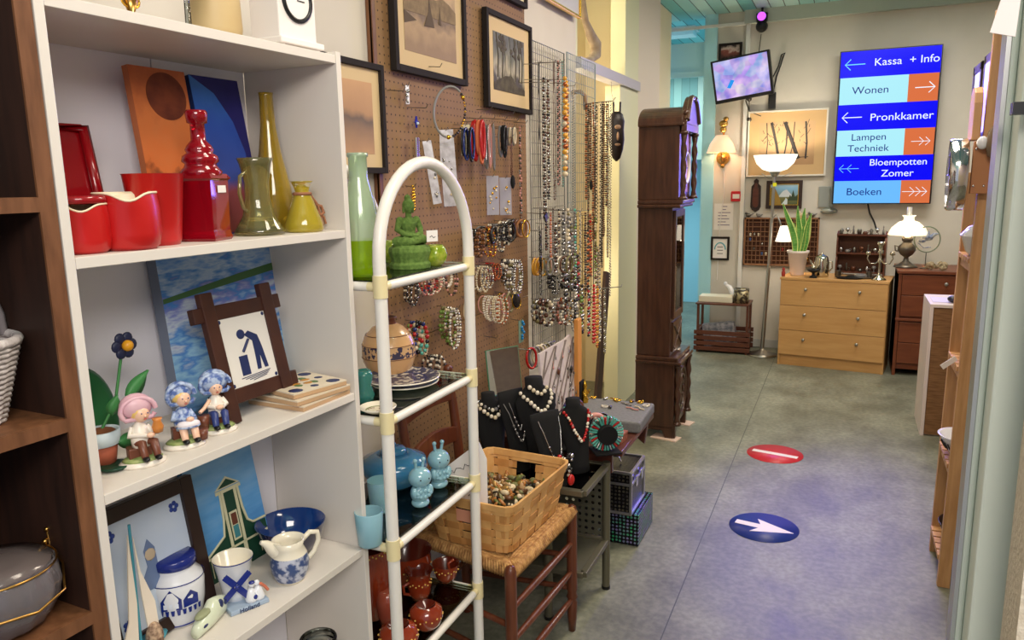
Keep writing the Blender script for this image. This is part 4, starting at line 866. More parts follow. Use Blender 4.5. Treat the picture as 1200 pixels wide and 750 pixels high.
# ================================================================== RUSH SEAT CHAIR
A_, D_ = pt(598, 664, z=.465), pt(670, 592, z=.465)
t = thing('rush_chair', 'dark red-brown wooden chair with woven rush seat carrying a basket', 'chair', (A_.x, A_.y, 0)); cy = D_.y-A_.y; cxo = D_.x-A_.x
BKX = -.37
def post(x, y, top, rr=.0175, turned=True):
    P = [(.0, .012), (.05, .016), (.11, .018), (.12, .0145), (.13, .020), (.145, .015), (.16, .019), (.175, .018), (.38, rr), (top-.02, rr), (top-.006, rr*.8), (top, rr*.3)]
    b = B().m(CHW).lathe([(0, 0)]+[(r, z) for z, r in P], c=(x, y, 0), n=20); return b
post(0, 0, .468).build('leg', t); post(cxo, cy, .468).build('leg', t)
def bpost(y, s_):
    b = B().m(CHW); P = [(BKX, y, 0), (BKX, y, .2), (BKX, y, .42), (BKX-.012, y, .6), (BKX-.03, y, .78), (BKX-.045, y, .90)]
    return b.tube(P, [.014, .018, .018, .018, .016, .012], 16).ball((BKX-.046, y, .91), .017, 14, 10).ball((BKX-.005, y, .52), (.023, .023, .012), 14, 8)
YB0, YB1 = .10, cy-.03
bpost(YB0, 1).build('leg', t); bpost(YB1, -1).build('leg', t)
for z in (.12, .225, .33):
    B().m(CHW).tube([(cxo*.0, .01, z), (cxo*.5, cy*.5, z), (cxo, cy-.01, z)], [.009, .0125, .009], 10).build('stretcher', t)
for z in (.16, .28):
    B().m(CHW).tube([(-.01, 0, z), (BKX+.01, YB0, z)], .010, 10).build('stretcher', t); B().m(CHW).tube([(-.01+cxo, cy, z), (BKX+.01, YB1, z)], .010, 10).build('stretcher', t)
B().m(CHW).tube([(BKX, YB0, .2), (BKX, YB1, .2)], .010, 10).build('stretcher', t)
def slat(z0, h, x, crest):
    top = [(YB0+(YB1-YB0)*i/16, z0+h+crest*math.sin(PI*i/16)) for i in range(17)]; bot = [(YB1-(YB1-YB0)*i/16, z0+crest*.45*math.sin(PI*i/16)) for i in range(17)]
    return B().m(CHW).prism(top+bot, x-.008, x+.008, 'YZ')
slat(.80, .055, BKX-.036, .035).build('back_slat', t, bevel=.003); slat(.655, .05, BKX-.02, .03).build('back_slat', t, bevel=.003); B().m(M('yellow_sticker', (236, 224, 30), .5)).prism([(.22+.012*math.cos(q*PI/8), .85+.012*math.sin(q*PI/8)) for q in range(16)], BKX-.027, BKX-.0255, 'YZ').build('price_sticker', t); slat(.53, .04, BKX-.008, .025).build('back_slat', t, bevel=.003)
# rush: four triangular bundles of cords meeting in the middle
RUSH = M('rush', (196, 150, 92), .8, c2=(150, 106, 60), scale=60, bump=.6)
b = B().m(RUSH); q = [Vector((.004, .012, .444)), Vector((cxo+.004, cy, .444)), Vector((BKX, YB1, .444)), Vector((BKX, YB0, .444))]; cc = (q[0]+q[1]+q[2]+q[3])/4
N_ = 17
for s_ in range(4):
    a_, b2 = q[s_], q[(s_+1) % 4]; nx = q[(s_+2) % 4]; pv = q[s_-1]
    for i in range(N_):
        f = i/N_*.97; p0, p1 = a_.lerp(cc, f), b2.lerp(cc, f)
        dz = .016*(1-f*.55)+.002*math.sin(i*2.1)
        b.tube([p0+Vector((0, 0, dz*.3)), p0.lerp(p1, .08)+Vector((0, 0, dz)), p0.lerp(p1, .5)+Vector((0, 0, dz+.001)), p0.lerp(p1, .92)+Vector((0, 0, dz)), p1+Vector((0, 0, dz*.3))], .0078, 6)
    # wrapped rim between posts
    L = (b2-a_).length; k = int(L/.0095)
    for i in range(1, k):
        c_ = a_.lerp(b2, i/k); d = (cc-c_).normalized(); b.tube([c_+d*.030+Vector((0, 0, .012)), c_+d*-.006+Vector((0, 0, .015)), c_+d*-.016+Vector((0, 0, 0)), c_+d*-.006+Vector((0, 0, -.018)), c_+d*.030+Vector((0, 0, -.012))], .0062, 5)
b.build('rush_seat', t)

# ================================================================== SPLIT WOOD BASKET on the chair
sw = M('splint', (206, 152, 88), .55, c2=(222, 174, 110), scale=12); sw2 = M('splint_dark', (184, 128, 68), .6, c2=(206, 152, 90), scale=12)
c0 = Vector((-.965, 2.065, .472)); t = thing('splint_basket', 'pale woven splint basket with cut-out handles on the rush seat', 'basket', c0, R(-4))
hx0, hy0, hx1, hy1, bh = .128, .178, .156, .212, .158
def side(f): return hx0+(hx1-hx0)*f, hy0+(hy1-hy0)*f
rows = 6; b = B()
def perim(f, off=0):
    hx, hy = side(f); hx += off; hy += off; r_ = .03; P = []
    for cx_, cy_, a0 in ((hx-r_, hy-r_, 0), (-hx+r_, hy-r_, 90), (-hx+r_, -hy+r_, 180), (hx-r_, -hy+r_, 270)):
        for k in range(5): a = R(a0+k*22.5); P.append((cx_+r_*math.cos(a), cy_+r_*math.sin(a)))
    return P
def dens(P, n):
    Q = [Vector(p_) for p_ in P]; L = [0]
    for i in range(len(Q)): L.append(L[-1]+(Q[(i+1) % len(Q)]-Q[i]).length)
    out = []; j = 0
    for i in range(n):
        d = L[-1]*i/n
        while L[j+1] < d: j += 1
        f = (d-L[j])/(L[j+1]-L[j]+1e-9); out.append(Q[j].lerp(Q[(j+1) % len(Q)], f))
    return out
NW = 92; holes = lambda p_, f: f > .5 and f < .86 and abs(p_.x) < .045 and abs(p_.y) > .1 
def hole(p_, f): return .52 < f < .88 and ((abs(p_.x) < .036 and abs(p_.y) > .12) )
for r_ in range(rows):
    f0, f1 = r_/rows, (r_+.9)/rows
    P0, P1 = dens(perim(f0), NW), dens(perim(f1), NW); b.m(sw if r_ % 2 else sw2); vs = []
    for i in range(NW):
        o_ = .0022*(1 if ((i//4)+r_) % 2 else -1)
        for P_, f in ((P0, f0), (P1, f1)):
            n_ = Vector(P_[i]).normalized(); v_ = P_[i]+n_*o_; vs.append((v_.x, v_.y, f*bh))
    fs = [(2*i, 2*((i+1) % NW), 2*((i+1) % NW)+1, 2*i+1) for i in range(NW) if not hole(P0[i], (f0+f1)/2)]
    b.add(vs, fs, False)
for i in range(0, NW, 4):
    P0, P1 = dens(perim(.01), NW), dens(perim(.97), NW)
    if hole(P0[(i+2) % NW], .6): continue
    b.m(sw); a_, a2 = P0[i], P0[(i+3) % NW]; c_, c2 = P1[i], P1[(i+3) % NW]
    for o_ in (.0005,): b.add([(a_.x, a_.y, 0), (a2.x, a2.y, 0), (c2.x, c2.y, bh), (c_.x, c_.y, bh)], [(0, 1, 2, 3)])
b.box((-hx0+.01, -hy0+.01, 0), (hx0-.01, hy0-.01, .004)); o = b.build('woven_body', t); q_ = o.modifiers.new('so', 'SOLIDIFY'); q_.thickness = .0016
b = B().m(sw)
for z0, z1 in ((bh-.016, bh+.006),):
    vs = []; k = 60; P0, P1 = dens(perim(z0/bh, .003), k), dens(perim(z1/bh, .003), k); I0, I1 = dens(perim(z0/bh, -.005), k), dens(perim(z1/bh, -.005), k)
    for i in range(k): vs += [(P0[i].x, P0[i].y, z0), (P1[i].x, P1[i].y, z1), (I1[i].x, I1[i].y, z1), (I0[i].x, I0[i].y, z0)]
    b.add(vs, [(4*i+j, 4*((i+1) % k)+j, 4*((i+1) % k)+(j+1) % 4, 4*i+(j+1) % 4) for i in range(k) for j in range(4)])
b.build('rim', t, bevel=.0015)
b = B().m(M('pink_label', (216, 150, 120), .6)).box((-.033, -.204, .088), (.033, -.2025, .125)); 
o = b.build('side_label', t)
b = B(); cols = [M('shell_cream', (226, 210, 176), .4), M('bead_orange', (176, 116, 60), .3), M('bead_olive', (110, 116, 60), .4), M('bead_dark', (52, 48, 40), .35), M('bead_umber', (110, 76, 50), .35), M('shell_tan', (186, 150, 106), .5), M('dull_gold', (176, 140, 80), .4, .5), M('bead_sage', (128, 126, 84), .4), M('bead_bone', (214, 196, 160), .4)]
for i in range(360):
    x, y = random.uniform(-.13, .13), random.uniform(-.18, .18); top = .070+.034*math.cos(x*9)*math.cos(y*6)
    z = top-random.random()**2*.02; b.m(random.choice(cols)); r_ = random.uniform(.004, .011)
    b.at((x, y, z), (random.random()*3, random.random()*3, 0)).ball((0, 0, 0), (r_*random.uniform(.8, 2.6), r_, r_*random.uniform(.3, 1)), 8, 5)
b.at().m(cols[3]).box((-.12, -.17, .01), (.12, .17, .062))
tag(b.build('trinkets', loc=c0+Vector((0, 0, .001)), rot=(0, 0, R(-4))), 'mixed heap of beads, shells and small trinkets filling the splint basket', 'trinkets', kind='stuff')
# notice card between rack and basket
p = Vector((-1.00, 2.045, .50)); p = pt(548, 585, x=-1.05)
t = thing('notice_card', 'large white card with handwriting leaning behind the rack beside the basket', 'card', Vector((-.985, 1.893, .60)), R(8), rx=R(0))
B().m(PAPER).prism([(-.085, .0), (.06, .0), (.06, .15), (.038, .20), (-.085, .10)], -.0008, .0008).build('card', t)
b = B().m(INK)
for k, (x0, z0, n_) in enumerate(((-.06, .095, 10), (-.045, .058, 6), (0.0, .03, 4))):
    P = [(x0+.009*i+.003*math.sin(i*1.7), -.0014, z0+.0045*i+.007*math.sin(i*2.3)) for i in range(n_)]; b.tube(P, .0011, 4)
b.build('handwriting', t)

# ================================================================== METAL TABLE, DARK TABLE
MT = M('grey_green_metal', (112, 108, 90), .42, .55); Mf = pt(710, 689, z=0)
t = thing('metal_table', 'low grey metal side table with perforated panels beside the rush chair', 'table', (Mf.x, Mf.y, 0))
TL, TD, TH = .275, .46, .50
for x in (0, -TD):
    for y in (0, -TL):
        xx = x-.13 if (y and not x) else x
        B().m(MT).cyl((xx, y, 0), (xx, y, TH+(.012 if not y else -.01)), .015, n=16).m(BLACK).cyl((xx, y, 0), (xx, y, .012), .0165, n=16).build('leg', t)
b = B().m(MT)
for z in (TH, .20):
    b.box((-.012, -TL, z-.014), (.012, 0, z+.006)); b.box((-TD-.012, -TL, z-.014), (-TD+.012, 0, z+.006)); b.box((-TD, -.012, z-.014), (0, .012, z+.006)); b.box((-TD, -TL-.012, z-.014), (0, -TL+.012, z+.006))
b.build('frame', t, bevel=.002)
B().m(glassm('smoked_pane', (150, 156, 146))).box((-TD, -TL, TH-.004), (0, 0, TH+.003)).build('top', t)
perf = M('perforated_metal', (96, 94, 82), .45, .5)
def perfm():
    m, nt, N, bb = newmat('perforated_sheet'); bb.inputs['Base Color'].default_value = lin((104, 102, 88)); bb.inputs['Metallic'].default_value = .5; bb.inputs['Roughness'].default_value = .45
    tc = N.new('ShaderNodeTexCoord'); v = N.new('ShaderNodeTexVoronoi'); v.inputs['Scale'].default_value = 1; v.inputs['Randomness'].default_value = 0
    mp = N.new('ShaderNodeMapping'); mp.inputs['Scale'].default_value = (38, 38, 38); nt.links.new(tc.outputs['Object'], mp.inputs[0]); nt.links.new(mp.outputs[0], v.inputs['Vector'])
    lt = N.new('ShaderNodeMath'); lt.operation = 'GREATER_THAN'; nt.links.new(v.outputs[0], lt.inputs[0]); lt.inputs[1].default_value = .24; nt.links.new(lt.outputs[0], bb.inputs['Alpha']); return m
PF = perfm()
B().m(PF).box((-TD+.01, -.0007, .21), (-.01, .0007, TH-.02)).build('side_panel', t, loc=(0, 0, 0))
B().m(PF).box((-TD+.01, -TL+.01, .199), (-.01, -.01, .2004)).build('lower_shelf', t, loc=(0, 0, 0))
B().m(PF).box((-TD-.0007, -TL+.01, .21), (-TD+.0007, -.01, TH-.02)).build('back_panel', t)
TZ = .552
Ea, Eb = pt(772, 489, z=TZ), pt(717, 545, z=TZ)
t = thing('dark_table', 'dark red-brown wooden table along the wall carrying the jewellery stands', 'table', (-.715, 2.625, 0)); TLg = 3.13-2.625
b = B().m(REDW).box((-.60, 0, TZ-.024), (0, TLg, TZ)).build('top', t, bevel=.004)
for y in (.03, TLg-.03):
    if y < .1: continue
    P = [(-.06, .0), (-.03, .0), (-.035, .12), (-.05, .3), (-.03, .42), (-.015, TZ-.024), (-.09, TZ-.024), (-.08, .4), (-.085, .25)]
    B().m(REDW).prism([(-.03, .42), (-.015, TZ-.024), (-.17, TZ-.024), (-.13, .46), (-.07, .45)], y-.014, y+.014).build('bracket', t, bevel=.004)
    B().m(REDW).box((-.34, y-.016, 0), (-.30, y+.016, TZ-.024)).build('leg', t, bevel=.004)
    B().m(REDW).prism([(x-.46, z) for x, z in P], y-.016, y+.016).build('leg', t, bevel=.004)
for x in (-.30, -.52): B().m(REDW).box((x, .03, 0), (x+.04, .07, TZ-.024)).build('leg', t, bevel=.004)
B().m(REDW).box((-.56, .0, .46), (-.04, .02, TZ-.024)).box((-.56, TLg-.02, .46), (-.04, TLg, TZ-.024)).build('apron', t)

# ================================================================== metal cases under the dark table
ALU = M('aluminium_edge', (190, 188, 196), .3, .9)
def holo(name, ca, cb, cc, sc):
    m, nt, N, bb = newmat(name); bb.inputs['Roughness'].default_value = .25; bb.inputs['Metallic'].default_value = .5
    tc = N.new('ShaderNodeTexCoord'); v = N.new('ShaderNodeTexVoronoi'); v.inputs['Scale'].default_value = sc; v.inputs['Randomness'].default_value = .15; nt.links.new(tc.outputs['Object'], v.inputs['Vector'])
    no = N.new('ShaderNodeTexNoise'); no.inputs['Scale'].default_value = sc*.4; nt.links.new(tc.outputs['Object'], no.inputs['Vector'])
    r = N.new('ShaderNodeValToRGB'); nt.links.new(no.outputs[0], r.inputs[0]); r.color_ramp.elements[0].position = .4; r.color_ramp.elements[0].color = lin(ca); r.color_ramp.elements[1].position = .6; r.color_ramp.elements[1].color = lin(cb)
    lt = N.new('ShaderNodeMath'); lt.operation = 'LESS_THAN'; nt.links.new(v.outputs[0], lt.inputs[0]); lt.inputs[1].default_value = .33
    mx = N.new('ShaderNodeMixRGB'); nt.links.new(lt.outputs[0], mx.inputs[0]); mx.inputs[1].default_value = lin(cc); nt.links.new(r.outputs[0], mx.inputs[2]); nt.links.new(mx.outputs[0], bb.inputs['Base Color']); return m
H1, H2 = holo('checker_case', (110, 104, 90), (60, 58, 66), (30, 28, 30), 60), holo('holographic_case', (150, 140, 200), (70, 190, 130), (24, 22, 36), 62)
p = pt(742, 641, z=0)
def case(name, lab, loc, sx, sy, sz, m_, edges, rz=0):
    t = thing(name, lab, 'case', loc, rz); B().m(m_).box((-sx, 0, .004), (0, sy, sz)).build('body', t, bevel=.002)
    if edges:
        b = B().m(ALU)
        for x in (-sx, 0):
            for y in (0, sy): b.box((x-.006, y-.006, 0), (x+.006, y+.006, sz+.004))
        for z in (.006, sz-.05, sz):
            for x in (-sx, 0): b.box((x-.006, 0, z-.006), (x+.006, sy, z+.006))
            for y in (0, sy): b.box((-sx, y-.006, z-.006), (0, y+.006, z+.006))
        b.build('edge_trim', t, bevel=.002)
        b = B().m(CHROME).tube([(-sx*.7, sy*.5, sz+.006), (-sx*.65, sy*.5, sz+.028), (-sx*.35, sy*.5, sz+.028), (-sx*.3, sy*.5, sz+.006)], .004, 8).build('handle', t)
        for y in (sy*.3, sy*.7): B().m(CHROME).box((.004, y-.012, sz-.075), (.012, y+.012, sz-.03)).build('latch', t, bevel=.002)
    return t
case('cosmetic_case', 'black and violet holographic patterned box on the floor under the table', Vector((-.735, 2.965, 0)), .27, .26, .145, H2, False)
case('cosmetic_case', 'aluminium edged black patterned case stacked on the holographic box', Vector((-.765, 2.945, .149)), .24, .22, .185, H1, True)
t = thing('tool_case', 'dark case with pale edge beneath the metal table end', 'case', (-.86, 2.70, 0)); B().m(M('dark_case', (40, 40, 44), .4)).box((-.2, 0, 0), (0, .2, .15)).build('body', t, bevel=.004); B().m(ALU).box((-.2, -.003, .13), (.003, .203, .142)).build('edge_trim', t, bevel=.002)

# ================================================================== JEWELLERY
PRL = M('pearl', (236, 226, 206), .22, coat=.4); SIL = M('silver', (196, 196, 196), .22, 1); BBD = M('black_bead', (26, 22, 24), .25, coat=.4); BRB = M('brown_bead', (94, 54, 34), .35, coat=.2); RDB = M('red_bead', (186, 30, 30), .25, coat=.3)
AMB = M('amber_bead', (228, 168, 60), .25, coat=.3); TQ = M('turquoise_bead', (90, 176, 160), .3, coat=.2); DBL = M('deep_blue_bead', (30, 50, 120), .25, coat=.3); GRB = M('green_bead', (120, 150, 70), .25, coat=.3); GRY = M('grey_bead', (120, 118, 116), .35); PNB = M('pink_bead', (214, 150, 140), .35); CRB = M('cream_bead', (224, 208, 176), .35); OLV = M('olive_bead', (120, 112, 70), .35); WDB = M('wood_bead', (150, 100, 60), .5); COPP = M('copper', (190, 110, 70), .3, 1)
def beadloop(b, P, r, mats, closed=True, gap=2.05):
    Q = [Vector(p_) for p_ in P]; 
    if closed: Q.append(Q[0])
    L = [0]
    for i in range(len(Q)-1): L.append(L[-1]+(Q[i+1]-Q[i]).length)
    n = max(4, int(L[-1]/(r*gap))); j = 0
    for i in range(n):
        d = L[-1]*i/n
        while L[j+1] < d: j += 1
        f = (d-L[j])/(L[j+1]-L[j]+1e-9); c_ = Q[j].lerp(Q[j+1], f); b.m(mats[i % len(mats)] if len(mats) < 4 else random.choice(mats))
        rr = r*random.uniform(.85, 1.1); b.ball(c_, rr, 6, 4)
    return b
HK = M('hook_wire', (150, 146, 138), .3, .9)
def hook(name, x0, x1, y, z, lab, grp):
    tag(B().m(HK).tube([(0, 0, .006), (x1-x0-.008, 0, 0), (x1-x0, 0, .012)], .0016, 6).build(name, loc=(x0, y, z)), lab, 'hook', grp)
def bracelet(y, z, x, ry, rz, r, mats, lab, grp, solid=False, rot=0):
    b = B()
    P = [(0, ry*math.cos(2*PI*i/28), -rz+rz*math.sin(2*PI*i/28)) for i in range(28)]
    if solid: b.m(mats[0]).tube(P, r, 6, closed=True)
    else: beadloop(b, P, r, mats)
    return tag(b.build('bracelet', loc=(x, y, z), rot=(0, random.uniform(-.12, .12), random.uniform(-.3, .3)+rot)), lab, 'bracelet', grp)
XP = WX+.018    # pegboard face
def peg(px, py, out): v = pt(px, py, x=XP+out); return v
# rows of bracelets on pegboard hooks: (pixel column, row of hook, list of (mats, solid, label words, ry, rz, r)
S_ = True
bunches = [
 (487, 329, 'hook left end of the row under the buddha', [([BBD, PRL, BBD], 0, 'black and pearl', .016, .034, .0038), ([BBD, SIL], 0, 'black and silver', .018, .040, .004)]),
 (503, 323, 'second hook under the rack top shelf', [([DBL, RDB, PRL, GRY], 0, 'speckled dark', .018, .030, .0036), ([RDB, BBD, PNB, PRL], 0, 'dark red mixed', .02, .032, .0036)]),
 (513, 320, 'third hook under the rack top shelf', [([RDB, BRB, COPP], 0, 'red and copper', .02, .030, .0036), ([PNB, CRB], 0, 'pink and cream', .02, .032, .004)]),
 (524, 315, 'fourth hook under the rack top shelf', [([DBL, BBD, SIL], 0, 'deep blue and black', .016, .022, .0045), ([PRL], 0, 'pearl', .023, .030, .0045), ([BBD, PNB, BRB], 0, 'black and pink', .022, .045, .004)]),
 (492, 378, 'hook beside the beige vase', [([PRL, RDB, DBL, GRB, CRB], 0, 'multicoloured', .022, .046, .007), ([DBL, RDB, TQ, CRB, BBD], 0, 'multicoloured chunky', .026, .05, .0075)]),
 (503, 388, 'short hook right of the multicoloured bunch', [([CRB], 0, 'cream oval', .011, .040, .0032)]),
 (528, 361, 'hook between the rack legs', [([GRB, OLV, GRB], 0, 'green bead', .018, .052, .0075), ([SIL, CRB, GRB, BRB], 0, 'silver and green', .024, .065, .006), ([PRL, SIL], 0, 'pearl and silver', .02, .072, .005)]),
 (512, 417, 'lower hook behind the plates', [([BBD, PRL, BBD], 0, 'black and white', .026, .03, .005), ([BBD, PRL], 0, 'black and white striped', .03, .036, .005)]),
 (559, 269, 'hook at the left of the long bracelet row', [([BBD], 0, 'black bead', .017, .034, .0045), ([BBD, SIL, BBD], 0, 'black and silver', .02, .04, .004), ([WDB, BRB], 0, 'wooden', .018, .05, .006)]),
 (570, 266, 'second hook of the long bracelet row', [([GRY], S_, 'grey bangle', .02, .034, .004), ([BBD], S_, 'black bangle', .022, .036, .004), ([COPP, GOLD], 0, 'copper and gold', .018, .055, .005), ([BBD], S_, 'thick black bangle', .02, .03, .006)]),
 (582, 263, 'third hook of the long bracelet row', [([BBD, PRL], 0, 'black and pearl', .02, .034, .005), ([GRY, SIL], 0, 'grey silver', .022, .044, .005), ([SIL, BBD, CRB], 0, 'silver mixed', .02, .052, .0045), ([BBD], 0, 'black bead', .022, .03, .005)]),
 (594, 260, 'fourth hook of the long bracelet row', [([CRB], S_, 'flat cream bangle', .018, .03, .005), ([BBD, PRL, SIL], 0, 'black and pearl', .02, .044, .006), ([BBD], S_, 'black bangle', .022, .038, .005)]),
 (604, 258, 'fifth hook of the long bracelet row', [([GRY], S_, 'grey bangle', .02, .036, .005), ([BBD], S_, 'wide black bangle', .024, .034, .007), ([BRB], S_, 'brown bangle', .024, .032, .006), ([WDB], S_, 'wooden bangle', .026, .034, .0055), ([GOLD], S_, 'gold bangle', .026, .034, .003)]),
 (567, 312, 'hook just right of the rack leg', [([CRB, SIL], 0, 'cream and silver', .022, .045, .004), ([CRB], 0, 'cream bead', .024, .048, .0045), ([SIL, CRB, GRY], 0, 'silver and cream', .026, .04, .004)]),
 (578, 309, 'hook of rust coloured bracelets', [([RDB, BRB], 0, 'rust red', .018, .03, .005), ([BRB, RDB, BRB], 0, 'dark rust', .022, .034, .0055), ([COPP], 0, 'copper', .02, .03, .004)]),
 (598, 305, 'hook of chunky black and silver bracelets', [([BBD, GRY, SIL, PRL], 0, 'black and silver chunky', .024, .05, .008), ([SIL, BBD, PRL, GRY], 0, 'silver chunky', .026, .06, .007), ([PRL, OLV, SIL], 0, 'pearl and olive', .024, .068, .007), ([SIL], 0, 'silver bead', .02, .07, .005)]),
 (574, 347, 'hook of pearl bracelets in the lower row', [([PNB], S_, 'thin pink bangle', .024, .034, .0025), ([PRL], 0, 'pearl', .020, .045, .0042), ([PRL], 0, 'pearl', .022, .048, .0042), ([CRB], 0, 'cream bead', .022, .05, .0045), ([COPP, PRL], 0, 'copper and pearl', .024, .052, .004)]),
 (594, 344, 'hook with a large black stone bracelet', [([GOLD], S_, 'gold bangle', .022, .034, .003), ([PNB], S_, 'pale pink bangle', .028, .042, .003), ([OLV], S_, 'olive bangle', .026, .036, .006)]),
 (556, 350, 'hook just left of the rack right leg', [([CRB], S_, 'plain cream bangle', .014, .042, .0028)]),
 (634, 303, 'wire grid hook with yellow bangles', [([AMB], S_, 'wide yellow bangle', .026, .036, .006), ([AMB], S_, 'yellow bangle', .028, .036, .006), ([GOLD], S_, 'gold bangle', .028, .037, .004), ([OLV], S_, 'olive bangle', .027, .036, .003), ([GRY], S_, 'grey bangle', .027, .036, .004)]),
 (652, 300, 'wire grid hook with pale bangles', [([GRY], S_, 'grey bangle', .03, .038, .005), ([CRB], S_, 'cream bangle', .03, .038, .004), ([PRL], S_, 'white bangle', .031, .039, .0045), ([PRL], S_, 'white bangle', .031, .039, .0045), ([BRB], S_, 'brown bangle', .031, .038, .004), ([OLV], S_, 'olive bangle', .031, .038, .005)]),
 (636, 352, 'low wire grid hook of big brown beads', [([BRB, GRY, SIL, OLV], 0, 'big brown and silver', .036, .045, .010), ([BRB, BBD, OLV, CRB], 0, 'big dark brown', .038, .05, .011), ([SIL, BRB, CRB, BBD], 0, 'brown and silver', .034, .056, .008)]),
 (657, 350, 'low wire grid hook of silver bracelets', [([SIL], S_, 'broad silver bangle', .03, .05, .004), ([SIL, PRL], 0, 'silver and pearl', .032, .045, .005), ([COPP, SIL, BRB, PNB], 0, 'mixed metal', .03, .06, .007), ([PRL, SIL, GRY, BRB], 0, 'pale mixed', .034, .062, .0065)]),
 (672, 352, 'low wire grid hook at its right end', [([SIL, GRY], 0, 'silver and grey', .03, .05, .006), ([AMB, CRB, SIL], 0, 'pale amber', .026, .055, .006), ([GRY, SIL], 0, 'grey chain', .022, .08, .004)]),
 (668, 320, 'upper grid hook of dark jewels', [([BBD, RDB, SIL, BBD], 0, 'dark jewelled', .034, .036, .01), ([BBD, SIL, GRB, RDB], 0, 'black and green', .036, .04, .009), ([GRY, BBD, SIL], 0, 'grey and black', .036, .042, .008)]),
 (651, 324, 'upper grid hook of black beads', [([BBD], 0, 'chunky black bead', .022, .026, .011), ([SIL, BBD], 0, 'silver and black', .02, .04, .005)]),
]
for hx_, hy_, where, items in bunches:
    grid = hx_ > 615; x0 = (-1.335 if grid else XP); v = pt(hx_, hy_, x=x0+.06)
    hook('peg_hook' if not grid else 'grid_hook', x0, x0+.045+.018*len(items), v.y, v.z, 'wire hook holding bracelets, '+where, 'jewellery hooks')
    its = []
    for q_ in items: its += [q_]*(1 if q_[1] else 2)
    for i, (mats, so, words, ry, rz, r_) in enumerate(its):
        bracelet(v.y, v.z, x0+.03+.017*i*len(items)/len(its)*1.15, ry*1.1, rz*1.05, r_*1.05, mats, words+(' on the ' if 'bangle' in words else ' bracelet on the ')+where, 'bracelets on the '+where, bool(so), R(-18))
v = pt(605, 352, x=XP+.09)
tag(B().m(BBD).ball((0, 0, 0), (.008, .024, .034), 16, 12).m(GOLD).ring((0, 0, -.002), .026, .036, .002, 24, 6).build('stone_bracelet', loc=v, rot=(R(18), 0, R(-20))), 'large oval black stone in gold setting hanging on the pegboard', 'bracelet')
# long necklaces
def necklace(px, top, bot, x, mats, r, lab, grp, wd=.014, pend=None, pendm=None, name='necklace', single=False, cord=None):
    a, c_ = pt(px, top, x=x), pt(px, bot, x=x); L = a.z-c_.z; b = B(); k = 20
    if 'wire grid' in grp or 'edge' in grp: hook('grid_hook', -1.34 if 'wire' in grp else XP, x+.012, a.y, a.z-.004, 'hook for the '+lab, 'hooks for the hanging necklaces')
    if single: P = [(0, 0, 0), (0, 0, -L)]
    else:
        P = [(random.uniform(-.002, .002), -wd*min(1, .4+i/k*1.6), -L*i/k) for i in range(k)]+[(0, wd*math.sin(q)*.0-wd*math.cos(q)*1.0, -L-wd*math.sin(q)*.6) for q in (.3, .9, 1.57, 2.2, 2.8)]+[(random.uniform(-.002, .002), wd*min(1, .4+i/k*1.6), -L*i/k) for i in range(k-1, -1, -1)]
    if cord: b.m(cord).tube(P, .0016, 5)
    else: beadloop(b, P, r, mats, closed=False, gap=2.1)
    if cord and mats: beadloop(b, P[k-6:k+9] if not single else [(0, 0, -L*.6), (0, 0, -L)], r, mats, closed=False, gap=2.1)
    if pend:
        o_ = thing(name, lab, 'necklace', a, 0, grp); b.build('strand', o_)
        bb = B().m(pendm)
        if pend == 'oval': bb.ball((.004, 0, -L-wd*.6-.026), (.008, .017, .028), 14, 10)
        if pend == 'square': bb.at((.004, 0, -L-.018), (R(35), 0, 0)).box((-.004, -.016, -.016), (.004, .016, .016))
        if pend == 'tassel':
            for q in range(7): bb.tube([(0, 0, -L), (.004*math.cos(q), .006*math.sin(q*2), -L-.05)], .0014, 4)
        if pend == 'bird': bb.ball((0, 0, -L-.012), (.006, .014, .016), 10, 8).tube([(0, 0, -L-.02), (0, .008, -L-.05), (0, .02, -L-.07)], [.006, .004, .001], 8)
        bb.build('pendant', o_)
    else: tag(b.build(name, loc=a), lab, 'necklace', grp)
GN = 'necklaces on the wire grids'
nk = [
 (631, 74, 345, -1.26, [BBD, BBD, GRY], .004, 'long black bead cord at the left of the grid necklaces', dict(wd=.010, cord=BBD)),
 (637, 92, 250, -1.24, [BBD, BRB, SIL], .006, 'black bead necklace with square black pendant on the tall grid', dict(wd=.009, pend='square', pendm=BBD)),
 (642, 95, 232, -1.20, [BBD, OLV, SIL, BRB], .006, 'dark mixed bead necklace with pale green stones on the tall grid', dict(wd=.007)),
 (649, 72, 232, -1.26, [GRY, BRB], .004, 'brown grey corded necklace near the grid join', dict(wd=.012, cord=BRB)),
 (654, 72, 215, -1.22, [PNB, BRB, BBD], .0045, 'pink and dark bead necklace left of the blue-grey grid', dict(wd=.010)),
 (662, 92, 205, -1.22, [AMB, CRB, AMB, COPP], .012, 'amber yellow chip necklace on the blue-grey grid', dict(wd=.007)),
 (664, 96, 185, -1.22, [AMB, COPP, AMB], .008, 'orange amber necklace beside the yellow amber one', dict(wd=.007)),
 (659, 72, 218, -1.26, [TQ, GRY], .003, 'thin pale turquoise strand on the blue-grey grid', dict(wd=.004)),
 (672, 100, 240, -1.27, [GRY, CRB], .003, 'thin pale grey chain on the blue-grey grid', dict(wd=.01)),
]
for px, a, c_, x, mats, r_, lab, kw in nk: necklace(px, a, c_, x, mats, r_, lab, GN, **kw)
